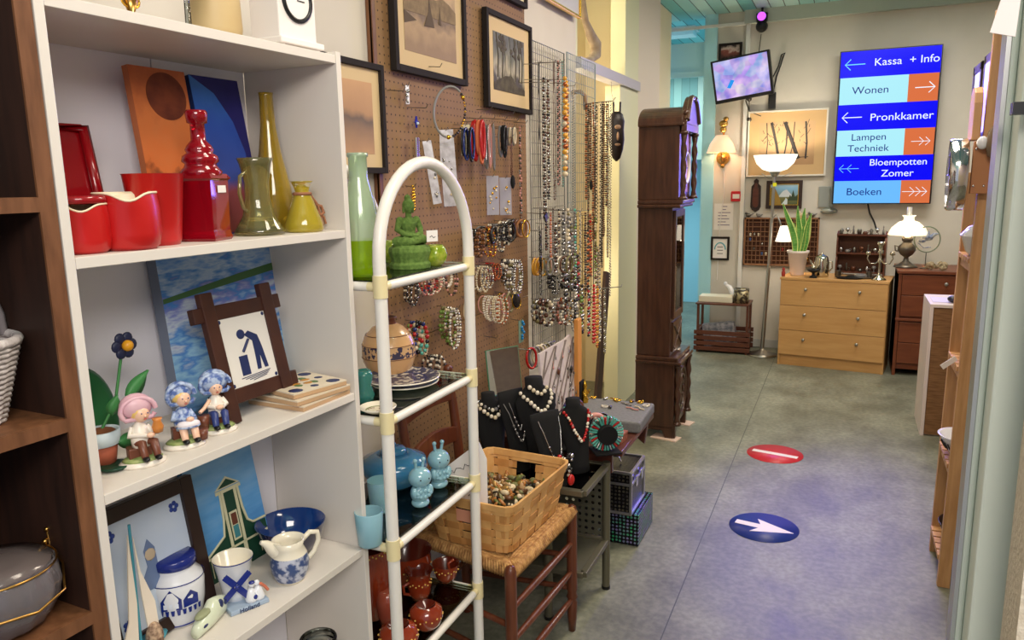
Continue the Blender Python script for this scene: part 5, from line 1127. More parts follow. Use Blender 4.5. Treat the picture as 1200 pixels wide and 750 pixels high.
# necklaces on the arm against the cream recess
arm = [(687, [BRB, COPP], .0055, 122, 232, 'copper brown bead necklace, leftmost on the arm before the cream recess', {}), (692, [BRB, WDB, BRB], .006, 122, 210, 'brown bead necklace second on the arm', dict(pend='oval', pendm=BLK)),
 (700, [BBD, CRB], .0045, 121, 260, 'black and cream bead necklace in the middle of the arm', {}), (704, [PRL, BBD], .0045, 121, 300, 'pearl and black long necklace on the arm', {}),
 (708, [BRB], .0055, 120, 275, 'dark brown wooden bead necklace on the arm', {}), (711, [BRB, BBD, WDB], .0055, 120, 240, 'brown and black necklace near the arm end', {}), (716, [BBD, PRL], .0035, 120, 345, 'longest fine black bead strand at the arm end', dict(wd=.008))]
v0 = pt(684, 122, x=-1.30); v1 = pt(721, 118, y=v0.y+.10)
tag(B().m(HK).tube([(0, 0, 0), tuple(v1-v0+Vector((-.01, 0, 0))), tuple(v1-v0+Vector((0, .005, .018)))], .003, 6).build('jewellery_rod', loc=v0), 'metal arm reaching out from the wire grid with bead necklaces', 'arm')
arm += [(689.5, [BRB, BBD], .005, 122, 300, 'dark brown strand between the copper and brown necklaces on the arm', {}), (695.5, [WDB, BRB, COPP], .006, 121, 280, 'wooden and copper strand right of the oval pendant on the arm', {}), (698, [BBD, BRB], .0045, 121, 330, 'long dark strand left of the black and cream one on the arm', {}), (706, [BBD], .005, 120, 312, 'plain black strand right of the pearl one on the arm', {}), (713, [BRB, GRY], .0045, 120, 300, 'grey brown strand just before the arm end', {})]
for px, mats, r_, a, c_, lab, kw in arm:
    f = (px-684)/37; q_ = v0.lerp(v1, f); necklace(px, a, c_, q_.x, mats, r_, lab, 'necklaces on the display arm', **dict({'wd': .007}, **kw))
# second level of necklaces below the blue-grey grid
v2 = pt(648, 243, x=-1.28)
lo2 = [(648, 244, 300, [GRY, BRB], .003, 'thin grey necklace low on the grid', dict(wd=.006)), (645, 250, 302, [PNB, COPP], .005, 'pinkish tassel necklace low on the grid', dict(wd=.004, pend='tassel', pendm=PNB)),
 (655, 246, 290, [BBD, CRB, BRB], .005, 'black and cream bead necklace below the blue-grey grid', dict(wd=.006)), (666, 246, 318, [SIL, OLV, CRB, GRY], .0095, 'long necklace of big silver and olive beads', dict(wd=.008)),
 (674, 246, 330, [GRB, GRY, TQ, SIL], .007, 'green and grey bead necklace below the blue-grey grid', dict(wd=.007)), (680, 246, 325, [CRB, GRY], .005, 'pale cream and grey necklace below the blue-grey grid', dict(wd=.006)),
 (686, 250, 345, [BRB, BBD], .006, 'brown black necklace beside the grid edge', dict(wd=.006)), (692, 252, 322, [COPP, BRB, RDB], .008, 'reddish copper necklace beside the cream recess', dict(wd=.008)),
 (698, 256, 330, [OLV, CRB, BRB, GRB], .007, 'olive and cream necklace before the cream recess', dict(wd=.007)), (703, 270, 332, [CRB, GRY], .0055, 'pale mixed necklace before the cream recess', dict(wd=.006)),
 (633, 270, 300, [BBD], .004, 'black bird-shaped pendant on a cord', dict(wd=.003, pend='bird', pendm=BBD, cord=BBD))]
lo2 += [(640, 250, 292, [BBD, BRB], .006, 'short dark strand at the left of the lower grid', dict(wd=.006)), (651, 262, 318, [BRB, SIL, BBD], .007, 'brown and silver strand low on the grid', dict(wd=.008)), (660, 246, 322, [SIL, BBD, GRY], .0075, 'dark silver strand left of the big silver beads', dict(wd=.008)), (670, 262, 335, [BRB, GRY, SIL, OLV], .008, 'mixed brown strand right of the big silver beads', dict(wd=.009)), (677, 300, 350, [BBD, BRB, RDB], .009, 'dark red strand near the grid bottom', dict(wd=.012)), (663, 318, 350, [BBD, SIL], .009, 'black and silver strand near the grid bottom', dict(wd=.014)), (689, 270, 340, [BBD, COPP], .007, 'black and copper strand beside the grid edge', dict(wd=.008)), (700, 290, 345, [SIL, BRB], .007, 'silver and brown strand before the cream recess', dict(wd=.01))]
for px, a, c_, mats, r_, lab, kw in lo2: necklace(px, a, c_, -1.24, mats, r_, lab, 'lower necklaces on the wire grids', **kw)
lo3 = [(690, 335, 392, [BBD, SIL, RDB], .007, 'dark jewelled strand under the lower arm', dict(wd=.01)), (696, 335, 400, [RDB], .009, 'bright red bead strand under the lower arm', dict(wd=.009)), (703, 330, 398, [SIL, CRB, GRY], .007, 'silver chain strand under the lower arm', dict(wd=.01)),
 (709, 338, 412, [GRY, SIL, OLV], .006, 'grey leaf strand at the end of the lower arm', dict(wd=.011)), (682, 335, 388, [BBD, GRB, SIL, BRB], .009, 'black and green strand under the lower arm', dict(wd=.012)), (700, 336, 405, [COPP, AMB], .007, 'copper and amber strand under the lower arm', dict(wd=.009)), (675, 332, 385, [GRY, BBD, SIL, PRL], .008, 'grey black strand under the lower arm', dict(wd=.014))]
w0 = pt(660, 342, x=-1.30); w1 = pt(728, 336, x=-1.16)
tag(B().m(HK).tube([(0, 0, 0), tuple(w1-w0), tuple(w1-w0+Vector((.0, .01, .012)))], .0028, 6).tube([(0, 0, -.03), tuple(w1-w0+Vector((-.06, -.25, -.03)))], .0028, 6).build('jewellery_rod', loc=w0), 'lower metal arm on the wire grid with dark and red jewellery', 'arm')
for px, a, c_, mats, r_, lab, kw in lo3: necklace(px, a, c_, -1.21, mats, r_, lab, 'strands on the lower arm', **kw)
# pegboard upper goods
hair = [(499, 108, 'grey hoop necklace with gold beads hanging on the pegboard')]
v = peg(512, 132, .03)
t = thing('hoop_necklace', 'grey rope hoop necklace with gold and black beads on the pegboard', 'necklace', v+Vector((.05, 0, 0)), R(-32))
P = [(0, .062*math.cos(a_)*1.0+.008*math.sin(a_), .085*math.sin(a_)) for a_ in [2*PI*i/40 for i in range(40)]]
B().m(M('grey_rope', (140, 138, 136), .4)).tube(P[6:30], .0042, 8).build('rope', t)
b = B(); beadloop(b, P[29:]+P[:7], .0048, [BBD, GOLD, BBD, CRB, BBD], closed=False); b.m(GOLD).ball(P[4], .008, 8, 6).ball(P[30], .008, 8, 6); b.build('beads', t)
v = peg(487, 143, .02); t = thing('star_pendant', 'small cobalt blue star pendant on the pegboard', 'pendant', v)
star = [(math.cos(PI/2+k*PI/4)*(.017 if k % 2 == 0 else .006), math.sin(PI/2+k*PI/4)*(.019 if k % 2 == 0 else .006)) for k in range(8)]
B().m(M('cobalt_glass', (20, 40, 170), .08, coat=.6)).prism(star, 0, .006, 'YZ').build('star', t); B().m(M('pale_stone', (200, 220, 240), .1)).ball((.008, 0, -.005), .005).build('stone', t)
v = peg(489, 172, .03); tag(B().m(CHROME).cyl((0, -.007, -.07), (0, -.007, .03), .0045, n=10).cyl((0, .006, -.07), (0, .006, .03), .0045, n=10).m(M('violet_strip', (110, 80, 150), .3)).cyl((.002, 0, -.07), (.002, 0, .03), .003, n=8).build('hair_pins', loc=v), 'pair of shiny chrome hair pins hanging above the white arch', 'hair pins')
def card(px, top, bot, wd, lab, m_, inner, out=.03, name='jewellery_card', tilt=0):
    a, c_ = peg(px, top, out), peg(px, bot, out); L = a.z-c_.z; hook('peg_hook', XP, XP+out+.01, a.y, a.z-.003, 'hook for the '+lab, 'hooks for the bagged cards'); t = thing(name, lab, 'card', a, 0, 'bagged jewellery on the pegboard'); t.rotation_euler = (R(tilt), 0, R(-52))
    B().m(m_).box((-.001, -wd/2, -L), (.001, wd/2, 0)).build('card', t); b = B()
    for i in range(9): b.m(random.choice(inner)).ball((.004, random.uniform(-wd*.35, wd*.35), -L*random.uniform(.25, .95)), random.uniform(.003, .006), 6, 4)
    b.build('beads', t)
SLV = M('silver_card', (176, 172, 176), .35, .3, c2=(206, 204, 210), scale=40); BAG = M('clear_bag', (206, 204, 220), .15, trans=.3)
card(500, 165, 240, .03, 'narrow bagged grey bracelet card above the buddha', SLV, [SIL, GRY, PRL], .02, tilt=8)
card(522, 152, 242, .055, 'large silvery bag of jewellery hanging inside the white arch', SLV, [SIL, PRL, CRB], .02, tilt=3)
card(577, 206, 252, .05, 'left clear bag with pearl beads below the hair clips', BAG, [PRL, CRB, GOLD], .05)
card(592, 208, 252, .05, 'right clear bag with pearl beads below the hair clips', BAG, [PRL, CRB, GOLD], .05)
card(477, 100, 122, .012, 'tiny silver earring card below the harbour etching', SLV, [SIL], .02)
card(545, 146, 182, .034, 'cream card with black hair elastics on the pegboard', M('cream_card', (224, 212, 180), .7), [BBD, BRB], .05)
def bundle(px, top, bot, mats, lab, wd, out=.07, r=.0035, n=5, name='hair_band', pend=None):
    a, c_ = peg(px, top, out), peg(px, bot, out); L = a.z-c_.z; b = B()
    for i in range(n):
        w_ = wd*random.uniform(.5, 1); dx = random.uniform(-.02, .02); l = L*random.uniform(.75, 1)
        b.m(mats[i % len(mats)]).tube([(dx, w_*math.cos(2*PI*k/20)*.5, -l/2+l/2*math.sin(2*PI*k/20)) for k in range(20)], r*random.uniform(.7, 1.3), 6, closed=True)
    tag(b.build(name, loc=a), lab, 'hair band', 'hair bands on the pegboard'); hook('peg_hook', XP, XP+out+.02, a.y, a.z-.004, 'hook for the '+lab, 'hooks for the hair bands')
bundle(548, 150, 190, [BLK, DBL, BBD], 'bunch of black and navy hair bands on the pegboard', .05, n=6)
bundle(560, 142, 192, [RDB, M('orange_band', (210, 110, 70), .6), RDB], 'bunch of red and orange hair bands on the pegboard', .045, r=.007, n=6)
bundle(573, 146, 205, [PNB, GRY, SIL], 'bunch of pinkish grey strands beside the red hair bands', .025, n=6)
bundle(587, 148, 184, [BLK, GRY, BBD], 'bunch of black hair bands with a pink clip', .045, n=5, r=.004)
bundle(598, 150, 172, [GRY, CRB], 'bunch of pale grey bands left of the woodland print corner', .03, n=4)
necklace(599, 160, 205, -1.27, [BRB], .004, 'brown cord with large dark oval pendant in front of the pegboard edge', 'pendants on the pegboard edge', wd=.004, cord=BRB, pend='oval', pendm=BLK)
necklace(609, 150, 262, -1.29, [PNB, BBD, BRB, GRY], .005, 'long pink and dark bead strand at the pegboard edge', 'pendants on the pegboard edge', wd=.006)
necklace(484, 218, 246, -1.32, [GOLD], .005, 'short gold bead strand hanging above the buddha head', 'pendants on the pegboard edge', wd=.004)
v = peg(477, 128, .0); hook('peg_hook', XP, XP+.08, v.y, v.z, 'empty white-tipped wire hook under the harbour etching', None)
for k, (px, py) in enumerate(((497, 80), (453, 108), (558, 130), (585, 135), (566, 395), (545, 140), (562, 140), (576, 141), (590, 143), (601, 145))):
    v = peg(px, py, 0); hook('peg_hook', XP, XP+.07, v.y, v.z, 'bare wire hook sticking out of the pegboard', 'bare pegboard hooks')
# cards with turquoise earrings and red/cream bangles under the grid
v = pt(611, 388, x=-1.29)
t = thing('earring_card', 'green card with bright turquoise earrings at the bottom of the grid', 'card', v)
B().m(M('sage_card', (110, 140, 120), .7)).box((-.001, -.03, -.05), (.001, .02, .05)).build('card', t); b = B().m(M('bright_blue', (20, 130, 190), .3))
for i in range(7): b.ball((.004, .006+.012*math.sin(i*2), .04-.012*i), .007, 8, 6)
b.build('earrings', t)
hook('grid_hook', -1.34, -1.28, v.y-.005, v.z+.047, 'hook for the turquoise earring card', 'hooks for the hanging necklaces')
v0_ = pt(622, 408, x=-1.24)
tag(B().m(HK).tube([(-.10, 0, 0), (0, 0, 0), (.01, .30, -.02)], .0028, 6).build('jewellery_rod', loc=(-1.24, v0_.y-.02, v0_.z-.003)), 'short bent metal rod carrying the low bangles on the wire grid', 'rod')
for i, (m_, words) in enumerate(((RDB, 'red bangle hanging low on the wire grid'), (GRY, 'grey bangle between red and cream bangles'), (CRB, 'cream bangle low on the wire grid'), (CRB, 'second cream bangle low on the wire grid'), (OLV, 'olive bangle at the right of the low bangles'), (GRY, 'dark grey bangle near the trellis board'))):
    bracelet(v0_.y+.045*i, v0_.z-.004*i, -1.24, .03, .045, .0055, [m_], words, 'low bangles before the trellis', True, R(-30))

# ================================================================== TRELLIS BOARD, WOODEN STAND, FLOOR BACK OF TABLE
c1, c2_ = Vector((-1.20, 3.10, TZ)), Vector((-1.2, 3.62, TZ))
t = thing('trellis_board', 'pale pinkish board crossed by grey ribbons and hung with earrings', 'board', Vector((-1.05, 2.70, TZ+.001)), 0); t.scale = (.86,)*3; t.rotation_euler = (0, R(-4), 0)
TB = M('pale_pink_fabric', (206, 192, 192), .85, c2=(216, 204, 200), scale=30)
P = [(0, 0), (.46, 0), (.46, .35), (.43, .39), (.36, .38), (0, .38)]
B().m(TB).prism(P, -.012, 0, 'YZ').build('panel', t); b = B().m(M('grey_ribbon', (120, 108, 104), .7))
for i in range(5):
    b.tube([(.003, max(0, -.25+.16*i), max(0, .25-.16*i)), (.003, min(.46, .19+.16*i), min(.375, .69-.16*i) if i > 1 else .375)], .004, 6)
for i in range(5):
    y0 = .08+.13*i; b.tube([(.003, min(y0, .455), .375 if y0 < .4 else .34), (.003, max(0, y0-.3), max(0, .44-.44)+max(0, (.3-y0))*1.1)], .004, 6)
b.build('ribbons', t)
b = B()
for i in range(26):
    y, z = random.uniform(.03, .46), random.uniform(.08, .36); b.m(random.choice([SIL, GRY, BRB, BBD, PNB, SIL])); b.tube([(.008, y, z), (.008, y+.004, z-.03)], .0012, 4).ball((.008, y+.004, z-.034), (.003, .007, .009), 6, 5)
b.m(BRB).ball((.01, .2, .25), (.006, .018, .018), 8, 6).m(BBD).ball((.01, .38, .22), (.006, .012, .02), 8, 6); o = b.build('earrings', t); o['label'] = 'dangling silver and dark earrings'; o['kind'] = 'stuff'
b = B().m(M('orange_pine', (220, 150, 76), .5))
b.box((0, 0, 0), (.02, .05, .40)); 
tag(b.build('wooden_stand', loc=Vector((-1.06, 3.075, TZ)), bevel=.003), 'tall narrow orange pine board beside the trellis', 'board')
t = thing('figurine', 'gold and black standing deity figurine at the back of the dark table', 'figurine', Vector((-.995, 3.03, TZ))); t.scale = (.85,)*3
B().m(BLK).box((-.02, -.035, 0), (-.012, .03, .17)).build('back_panel', t, bevel=.004)
b = B().m(GOLD).lathe([(0, 0), (.022, 0), (.02, .015), (.012, .03), (.018, .055), (.013, .085), (.02, .11), (.008, .125), (.012, .14), (.009, .155), (0, .175)], n=20).tube([(0, -.012, .11), (.015, -.026, .09), (.02, -.01, .075)], .005, 8).tube([(0, .012, .11), (.015, .026, .1), (.02, .012, .12)], .005, 8); b.build('figure', t)
B().m(PAPER).box((-.0, .035, 0), (.045, .085, .03)).m(CRB).box((.0, .04, .03), (.035, .08, .05)).build('boxes', t, bevel=.002)

# dark table's depth beyond its top: a grey display tray and goods
TRY = M('grey_foam', (112, 112, 112), .8, c2=(124, 124, 124), scale=90)
t = thing('display_tray', 'grey foam display pad with rings and brooches at the table end', 'tray', Vector((-.70, 2.83, TZ+.002)), R(2))
B().m(TRY).box((-.30, 0, 0), (0, .29, .045)).build('pad', t, bevel=.008)
def small(name, lab, cat, loc, mk, rz=0, grp=None): b = B(); mk(b); return tag(b.build(name, loc=loc, rot=(0, 0, rz)), lab, cat, grp)
tz = TZ+.048
spots = [(700, 462, 'gold'), (712, 466, 'silver'), (722, 468, 'gold'), (732, 462, 'gold'), (741, 470, 'gold'), (748, 479, 'cream'), (757, 476, 'white'), (746, 466, 'brown'), (735, 474, 'silver'), (709, 477, 'white'), (715, 478, 'black'), (740, 480, 'pink'), (752, 470, 'gold'), (727, 463, 'gold')]
cm = {'gold': GOLD, 'silver': SIL, 'cream': CRB, 'white': PRL, 'brown': BRB, 'black': BBD, 'pink': PNB}
places = ['at the far left corner', 'beside the far left corner', 'left of the middle', 'at the far edge', 'in the middle', 'near the front edge', 'at the right front', 'behind the middle', 'before the middle', 'at the left front', 'beside the white earring', 'front left of the cream one', 'at the right', 'at the far edge middle']
for k, (px, py, m_) in enumerate(spots):
    v = pt(px, py, z=tz); v.x = max(-.985, min(-.72, v.x)); v.y = max(2.85, min(3.10, v.y)); v.z = tz
    def mk(b):
        b.m(cm[m_])
        if k % 3 == 0: b.tube([(.012*math.cos(2*PI*i/16), .012*math.sin(2*PI*i/16), .003) for i in range(16)], .0025, 6, closed=True).ball((.012, 0, .006), .005, 8, 6)
        elif k % 3 == 1: b.ball((0, 0, .005), (.014, .008, .005), 10, 6).ball((.012, .006, .004), .004, 8, 6)
        else: b.tube([(-.03, 0, .003), (-.01, .008, .004), (.012, .002, .003), (.03, .01, .003)], .003, 6)
    small('brooch', m_+' '+('ring' if k % 3 == 0 else 'brooch' if k % 3 == 1 else 'chain')+' '+places[k]+' of the grey display pad', 'jewellery', v, mk, k*1.1, 'rings and brooches on the grey pad')
t = thing('trinket_box', 'small carved pinkish red box in front of the grey pad', 'box', pt(722, 508, z=TZ), R(-6))
CB = M('carved_red', (140, 76, 60), .6, c2=(166, 100, 80), scale=60, bump=.5)
B().m(CB).box((-.0, -.045, 0), (.075, .045, .028)).build('box_base', t, bevel=.002); B().m(CB).box((-.002, -.047, .0285), (.077, .047, .042)).build('lid', t, bevel=.003)
t.location = Vector((-.80, 2.73, TZ)); t.scale = (.85,)*3
# turquoise bead bracelet on a black ring stand
def ringstand(loc, R_, lab, beadm, inner, rz, r=.006, basew=.05, hz=.055, name='bracelet_stand'):
    t = thing(name, lab, 'stand', loc, rz); B().m(BLK).box((-basew, -.05, 0), (basew, .05, .007)).cyl((0, 0, 0), (0, 0, hz-.01), .011, n=14).build('base', t, bevel=.002)
    B().m(BLK).cyl((0, -.04, hz), (0, .04, hz), R_*.6, n=28).build('roll', t, bevel=.003); return t
l0 = Vector((-.775, 2.60, TZ+.001)); t = ringstand(l0, .06, 'black bracelet roll stand at the near end of the dark table', None, None, R(35), hz=.072)
b = B(); 
for i in range(34):
    a = 2*PI*i/34; b.m([TQ, TQ, SIL, TQ, RDB][i % 5]).tube([(.036*math.cos(a), -.012, .036*math.sin(a)), (.064*math.cos(a), -.020, .064*math.sin(a))], .004, 6).m(TQ).ball((.064*math.cos(a), -.012, .064*math.sin(a)), .005, 6, 4)
tag(b.build('bracelet', loc=l0+Vector((0, 0, .073)), rot=(0, 0, R(35))), 'spiky turquoise and red bead bracelet on the black roll stand', 'bracelet')
l1 = Vector((-.86, 2.745, TZ+.001))
b = B().m(PNB); b.tube([(.042*math.cos(2*PI*i/30), 0, .046+.042*math.sin(2*PI*i/30)) for i in range(30)], .010, 8, closed=True, fl=1.3); tag(b.build('bracelet', loc=l1, rot=(0, 0, R(40))), 'broad pale pink bangle standing before the grey pad', 'bracelet')
b = B(); beadloop(b, [(.040*math.cos(2*PI*i/30), 0, .048+.040*math.sin(2*PI*i/30)) for i in range(30)], .008, [SIL, PRL, PRL]); tag(b.build('bracelet', loc=l1+Vector((-.018, -.022, 0)), rot=(0, 0, R(40))), 'pearl and crystal bracelet beside the pale pink bangle', 'bracelet')
b = B().m(BBD).tube([(.043*math.cos(2*PI*i/30), 0, .046+.043*math.sin(2*PI*i/30)) for i in range(30)], .004, 8, closed=True); tag(b.build('bracelet', loc=l1+Vector((.016, .02, 0)), rot=(0, 0, R(40))), 'thin black bangle behind the pale pink bangle', 'bracelet')
# long padded bar of stretchy cuffs
l2 = Vector((-.94, 2.675, TZ+.001)); t = thing('bracelet_bar', 'black padded bar loaded with cuffs at the back of the dark table', 'stand', l2, R(10))
B().m(BLK).box((-.04, -.14, 0), (.04, .14, .008)).cyl((0, 0, 0), (0, 0, .09), .012).cyl((0, -.15, .10), (0, .15, .10), .024, n=24).build('bar', t)
cuffs = [('olive green', M('cuff_olive', (120, 130, 60), .7), -.115), ('white beaded', PRL, -.09), ('grey silver', SIL, -.065), ('dark purple', M('cuff_purple', (84, 60, 84), .7), -.035), ('turquoise flower', TQ, 0), ('deep blue', DBL, .03), ('lilac', M('cuff_lilac', (110, 92, 124), .7), .07), ('brown', BRB, .105)]
for words, m_, dy in cuffs:
    b = B(); a_ = R(10)
    P = [(.032*math.cos(2*PI*i/22), 0, .032*math.sin(2*PI*i/22)) for i in range(22)]
    if words in ('white beaded', 'grey silver', 'turquoise flower', 'deep blue'): 
        beadloop(b, P, .0085, [m_])
        if words == 'turquoise flower':
            for k in range(6): b.m(TQ).ball((.04, .02*math.cos(k), .02*math.sin(k)), .011, 8, 6)
            b.m(GOLD).ball((.05, 0, 0), .008, 8, 6)
    else: b.m(m_).tube(P, .010, 8, closed=True)
    tag(b.build('bracelet', loc=l2+Vector((-dy*math.sin(a_), dy*math.cos(a_), .10)), rot=(0, 0, a_)), words+' cuff on the padded bar at the table back', 'bracelet')

# ---- black necklace busts and ramps
def bust(loc, rz, h, w, lab, neck=True, lean=14, name='necklace_bust'):
    t = thing(name, lab, 'bust', loc, rz)
    b = B().m(BLK); n = 24; rows = [(0, .50, .30), (.1, .52, .26), (.35, .62, .22), (.62, .86, .20), (.76, .92, .22), (.84, .66, .22), (.90, .36, .24), (1.0, .34, .24)] if neck else [(0, .5, .2), (.5, .62, .14), (.9, .8, .10), (1, .78, .08)]
    vs = []
    for f, a, d in rows:
        z = f*h; off = -math.tan(R(lean))*z*-1
        for j in range(n): q = 2*PI*j/n; vs.append((a*w/2*math.cos(q), off*.6+d*w*.55*math.sin(q), z))
    k = len(rows); b.add(vs, [(i*n+j, i*n+(j+1) % n, (i+1)*n+(j+1) % n, (i+1)*n+j) for i in range(k-1) for j in range(n)]+[tuple(range(n)), tuple(range((k-1)*n, k*n))], True)
    b.build('form', t); return t, (h, w, lean)
def drape(t, info, z0, drop, wd, r, mats, lab, parentloc, rz, pend=None, pm=None, name='necklace', chain=False):
    h, w, lean = info; b = B(); k = 24; P = []
    for i in range(k+1):
        u = -1+2*i/k; x = wd*u; z = z0-drop*(1-abs(u)**1.5); off = math.tan(R(lean))*z*.6
        ww = w*(.42 if z < .8*h else .3); yy = -w*.13*math.sqrt(max(0, 1-(x/ww)**2))-.010
        P.append((x, off+yy, z))
    if chain: b.m(mats[0]).tube(P, r, 6); beadloop(b, P[5:-5], r*3, mats, closed=False, gap=3)
    else: beadloop(b, P, r, mats, closed=False)
    if pend: b.m(pm).ball((0, P[k//2][1]-.004, z0-drop-pend), (pend*.55, pend*.35, pend), 12, 8)
    tag(b.build(name, loc=parentloc, rot=(0, 0, rz)), lab, 'necklace')
mtz = TH+.004
def B_(px, x, z): return col(px, x, z)
l = Vector((-.985, 2.50, mtz)); t, inf = bust(l, R(62), .33, .21, 'tall black velvet necklace bust with two pearl strands')
drape(t, inf, .305, .03, .045, .0085, [PRL, CRB], 'short cream pearl choker around the tall black bust', l, R(62)); drape(t, inf, .285, .075, .075, .0085, [PRL], 'longer cream pearl strand on the tall black bust', l, R(62))
l = Vector((-.865, 2.335, mtz)); t, inf = bust(l, R(60), .25, .165, 'black sloping necklace ramp nearest the basket', neck=False, lean=26)
drape(t, inf, .232, .16, .045, .0018, [SIL, BBD, SIL], 'thin silver necklace on the ramp nearest the basket', l, R(60), .018, RDB, chain=True)
b = B()
for i in range(26): b.m(random.choice([SIL, BBD, GRY, PRL, BBD])).ball((random.uniform(-.028, .028), -.012+random.uniform(-.01, .006), random.uniform(.04, .12)), random.uniform(.005, .009), 8, 6)
b.m(RDB).ball((.012, -.03, .035), (.014, .01, .02), 12, 8).ball((-.03, -.02, .125), .008, 8, 6)
tag(b.build('pendant_cluster', loc=l+Vector((.02, -.005, 0)), rot=(0, 0, R(60))), 'cluster of grey and black beads with red drop on the nearest ramp', 'pendant')
l = Vector((-.84, 2.50, mtz)); t, inf = bust(l, R(60), .265, .17, 'short black velvet bust with red and pearl necklace')
drape(t, inf, .225, .11, .055, .0062, [RDB, PRL, RDB, COPP, PRL], 'red, pearl and coral bead necklace on the short black bust', l, R(60))
drape(t, inf, .215, .095, .050, .005, [RDB, PNB, PRL, RDB], 'second finer red bead strand on the short black bust', l, R(60))
l = Vector((-1.04, 2.43, mtz)); t, inf = bust(l, R(62), .29, .15, 'low black easel with grey chains between mirror and pearl bust', neck=False, lean=20)
drape(t, inf, .25, .14, .045, .0016, [GRY, SIL], 'grey chain on the low black easel', l, R(62), chain=True)
drape(t, inf, .255, .10, .03, .0016, [SIL, GRY], 'shorter silver chain on the low black easel', l, R(62), chain=True)
l = Vector((-1.20, 2.52, mtz)); t, inf = bust(l, R(62), .22, .15, 'plain black easel hidden behind the other busts', neck=False, lean=18)
# mirror leaning against the pegboard
t = thing('table_mirror', 'frameless tilted mirror with green glass edge leaning on the pegboard', 'mirror', Vector((-1.22, 2.73, TZ)), R(58), rx=R(-8))
MR = M('mirror_silver', (220, 224, 222), .03, 1); GE = M('green_glass_edge', (90, 140, 110), .1)
B().m(GE).box((-.08, 0, 0), (.08, .006, .33)).build('glass_plate', t); B().m(MR).box((-.077, -.0008, .003), (.077, 0, .327)).build('mirror_face', t)
l = Vector((-1.13, 2.40, mtz)); t, inf = bust(l, R(62), .285, .16, 'black bust with chunky pearl necklace standing in for the mirror reflection')  # solid bust built in place of the reflection in the mirror
drape(t, inf, .25, .05, .06, .0085, [PRL, CRB], 'chunky pearl necklace on the bust standing in for the mirror reflection', l, R(62)); drape(t, inf, .262, .035, .055, .0075, [SIL, PRL, GRY], 'crystal bead choker on the bust standing in for the mirror reflection', l, R(62))
# mask, stick and leaning board in the recess
v = pt(722, 160, x=-1.325)
t = thing('wooden_mask', 'long narrow dark carved mask hanging in the cream recess', 'mask', Vector((-1.325, col(722, -1.325, 1.8).y, v.z)), R(-58))
b = B().m(M('ebony', (36, 28, 28), .4)); rows = [(-.15, .006), (-.13, .025), (-.08, .042), (-.02, .05), (.04, .046), (.09, .05), (.13, .04), (.148, .02)]; vs = []; n = 16
for z, r_ in rows:
    for j in range(n): q = 2*PI*j/n; vs.append((.028*(r_/.05)*math.cos(q)+.01, r_*math.sin(q), z))
b.add(vs, [(i*n+j, i*n+(j+1) % n, (i+1)*n+(j+1) % n, (i+1)*n+j) for i in range(len(rows)-1) for j in range(n)]+[tuple(range(n)), tuple(range(n*7, n*8))], True)
b.build('face', t)
b = B().m(M('mask_detail', (150, 120, 96), .5)).ball((.036, 0, .055), (.008, .020, .014)).ball((.036, 0, -.05), (.008, .018, .009)).ball((.038, .0, .0), (.01, .008, .026)); b.build('carved_details', t)
B().m(M('ebony', (36, 28, 28), .4)).cyl((.01, -.02, .14), (.01, -.022, .205), .006).cyl((.01, .02, .14), (.01, .022, .205), .006).build('horns', t)
tag(B().m(HK).tube([(0, 0, 0), (-.03, .01, .1), (-.04, .02, 2.14-v.z-.15)], .002, 6).build('mask_hook', loc=Vector((-1.325, v.y, v.z+.15))), 'thin wire the dark mask hangs from in the recess', 'hook')
v = pt(727, 275, x=-1.41); t = tag(B().m(M('stick_wood', (150, 100, 50), .5)).tube([(0, 0, -.16), (0, .008, -.08), (0, 0, 0), (0, -.008, .08), (0, 0, .15)], [.012, .02, .012, .018, .008], 10).build('carved_stick', loc=v), 'carved brown wooden stick hanging below the dark mask', 'stick')
v = pt(690, 60, x=-1.47)
b = B().m(M('horn_grey_brown', (150, 132, 116), .5, c2=(176, 160, 140), scale=16))
P = [pt(px_, py_, x=-1.47)-v for px_, py_ in ((682, -30), (683, 0), (686, 25), (692, 40), (698, 52), (698, 64), (692, 70), (683, 72))]
from mathutils.geometry import interpolate_bezier
b.tube(P, [.014, .016, .02, .028, .036, .034, .022, .012], 14); tag(b.build('curved_horn', loc=v), 'long curved grey horn ornament above the lavender beam', 'horn')
v = pt(685, 112, x=-1.30)
tag(B().m(M('hook_brown', (140, 110, 80), .5)).tube([(-.1, 0, .02), (-.02, 0, .02), (0, 0, 0), (0, .02, -.07)], .012, 10).build('carved_hook', loc=v), 'small brown carved hook beside the blue-grey grid', 'hook')
t = tag(B().m(M('dark_plank', (70, 52, 44), .5)).box((0, 0, 0), (.02, .10, 1.02)).build('leaning_board', loc=(-1.36, 4.26, 0), rot=(R(-14), R(0), 0)), 'dark narrow board leaning in the recess beside the green post', 'board')

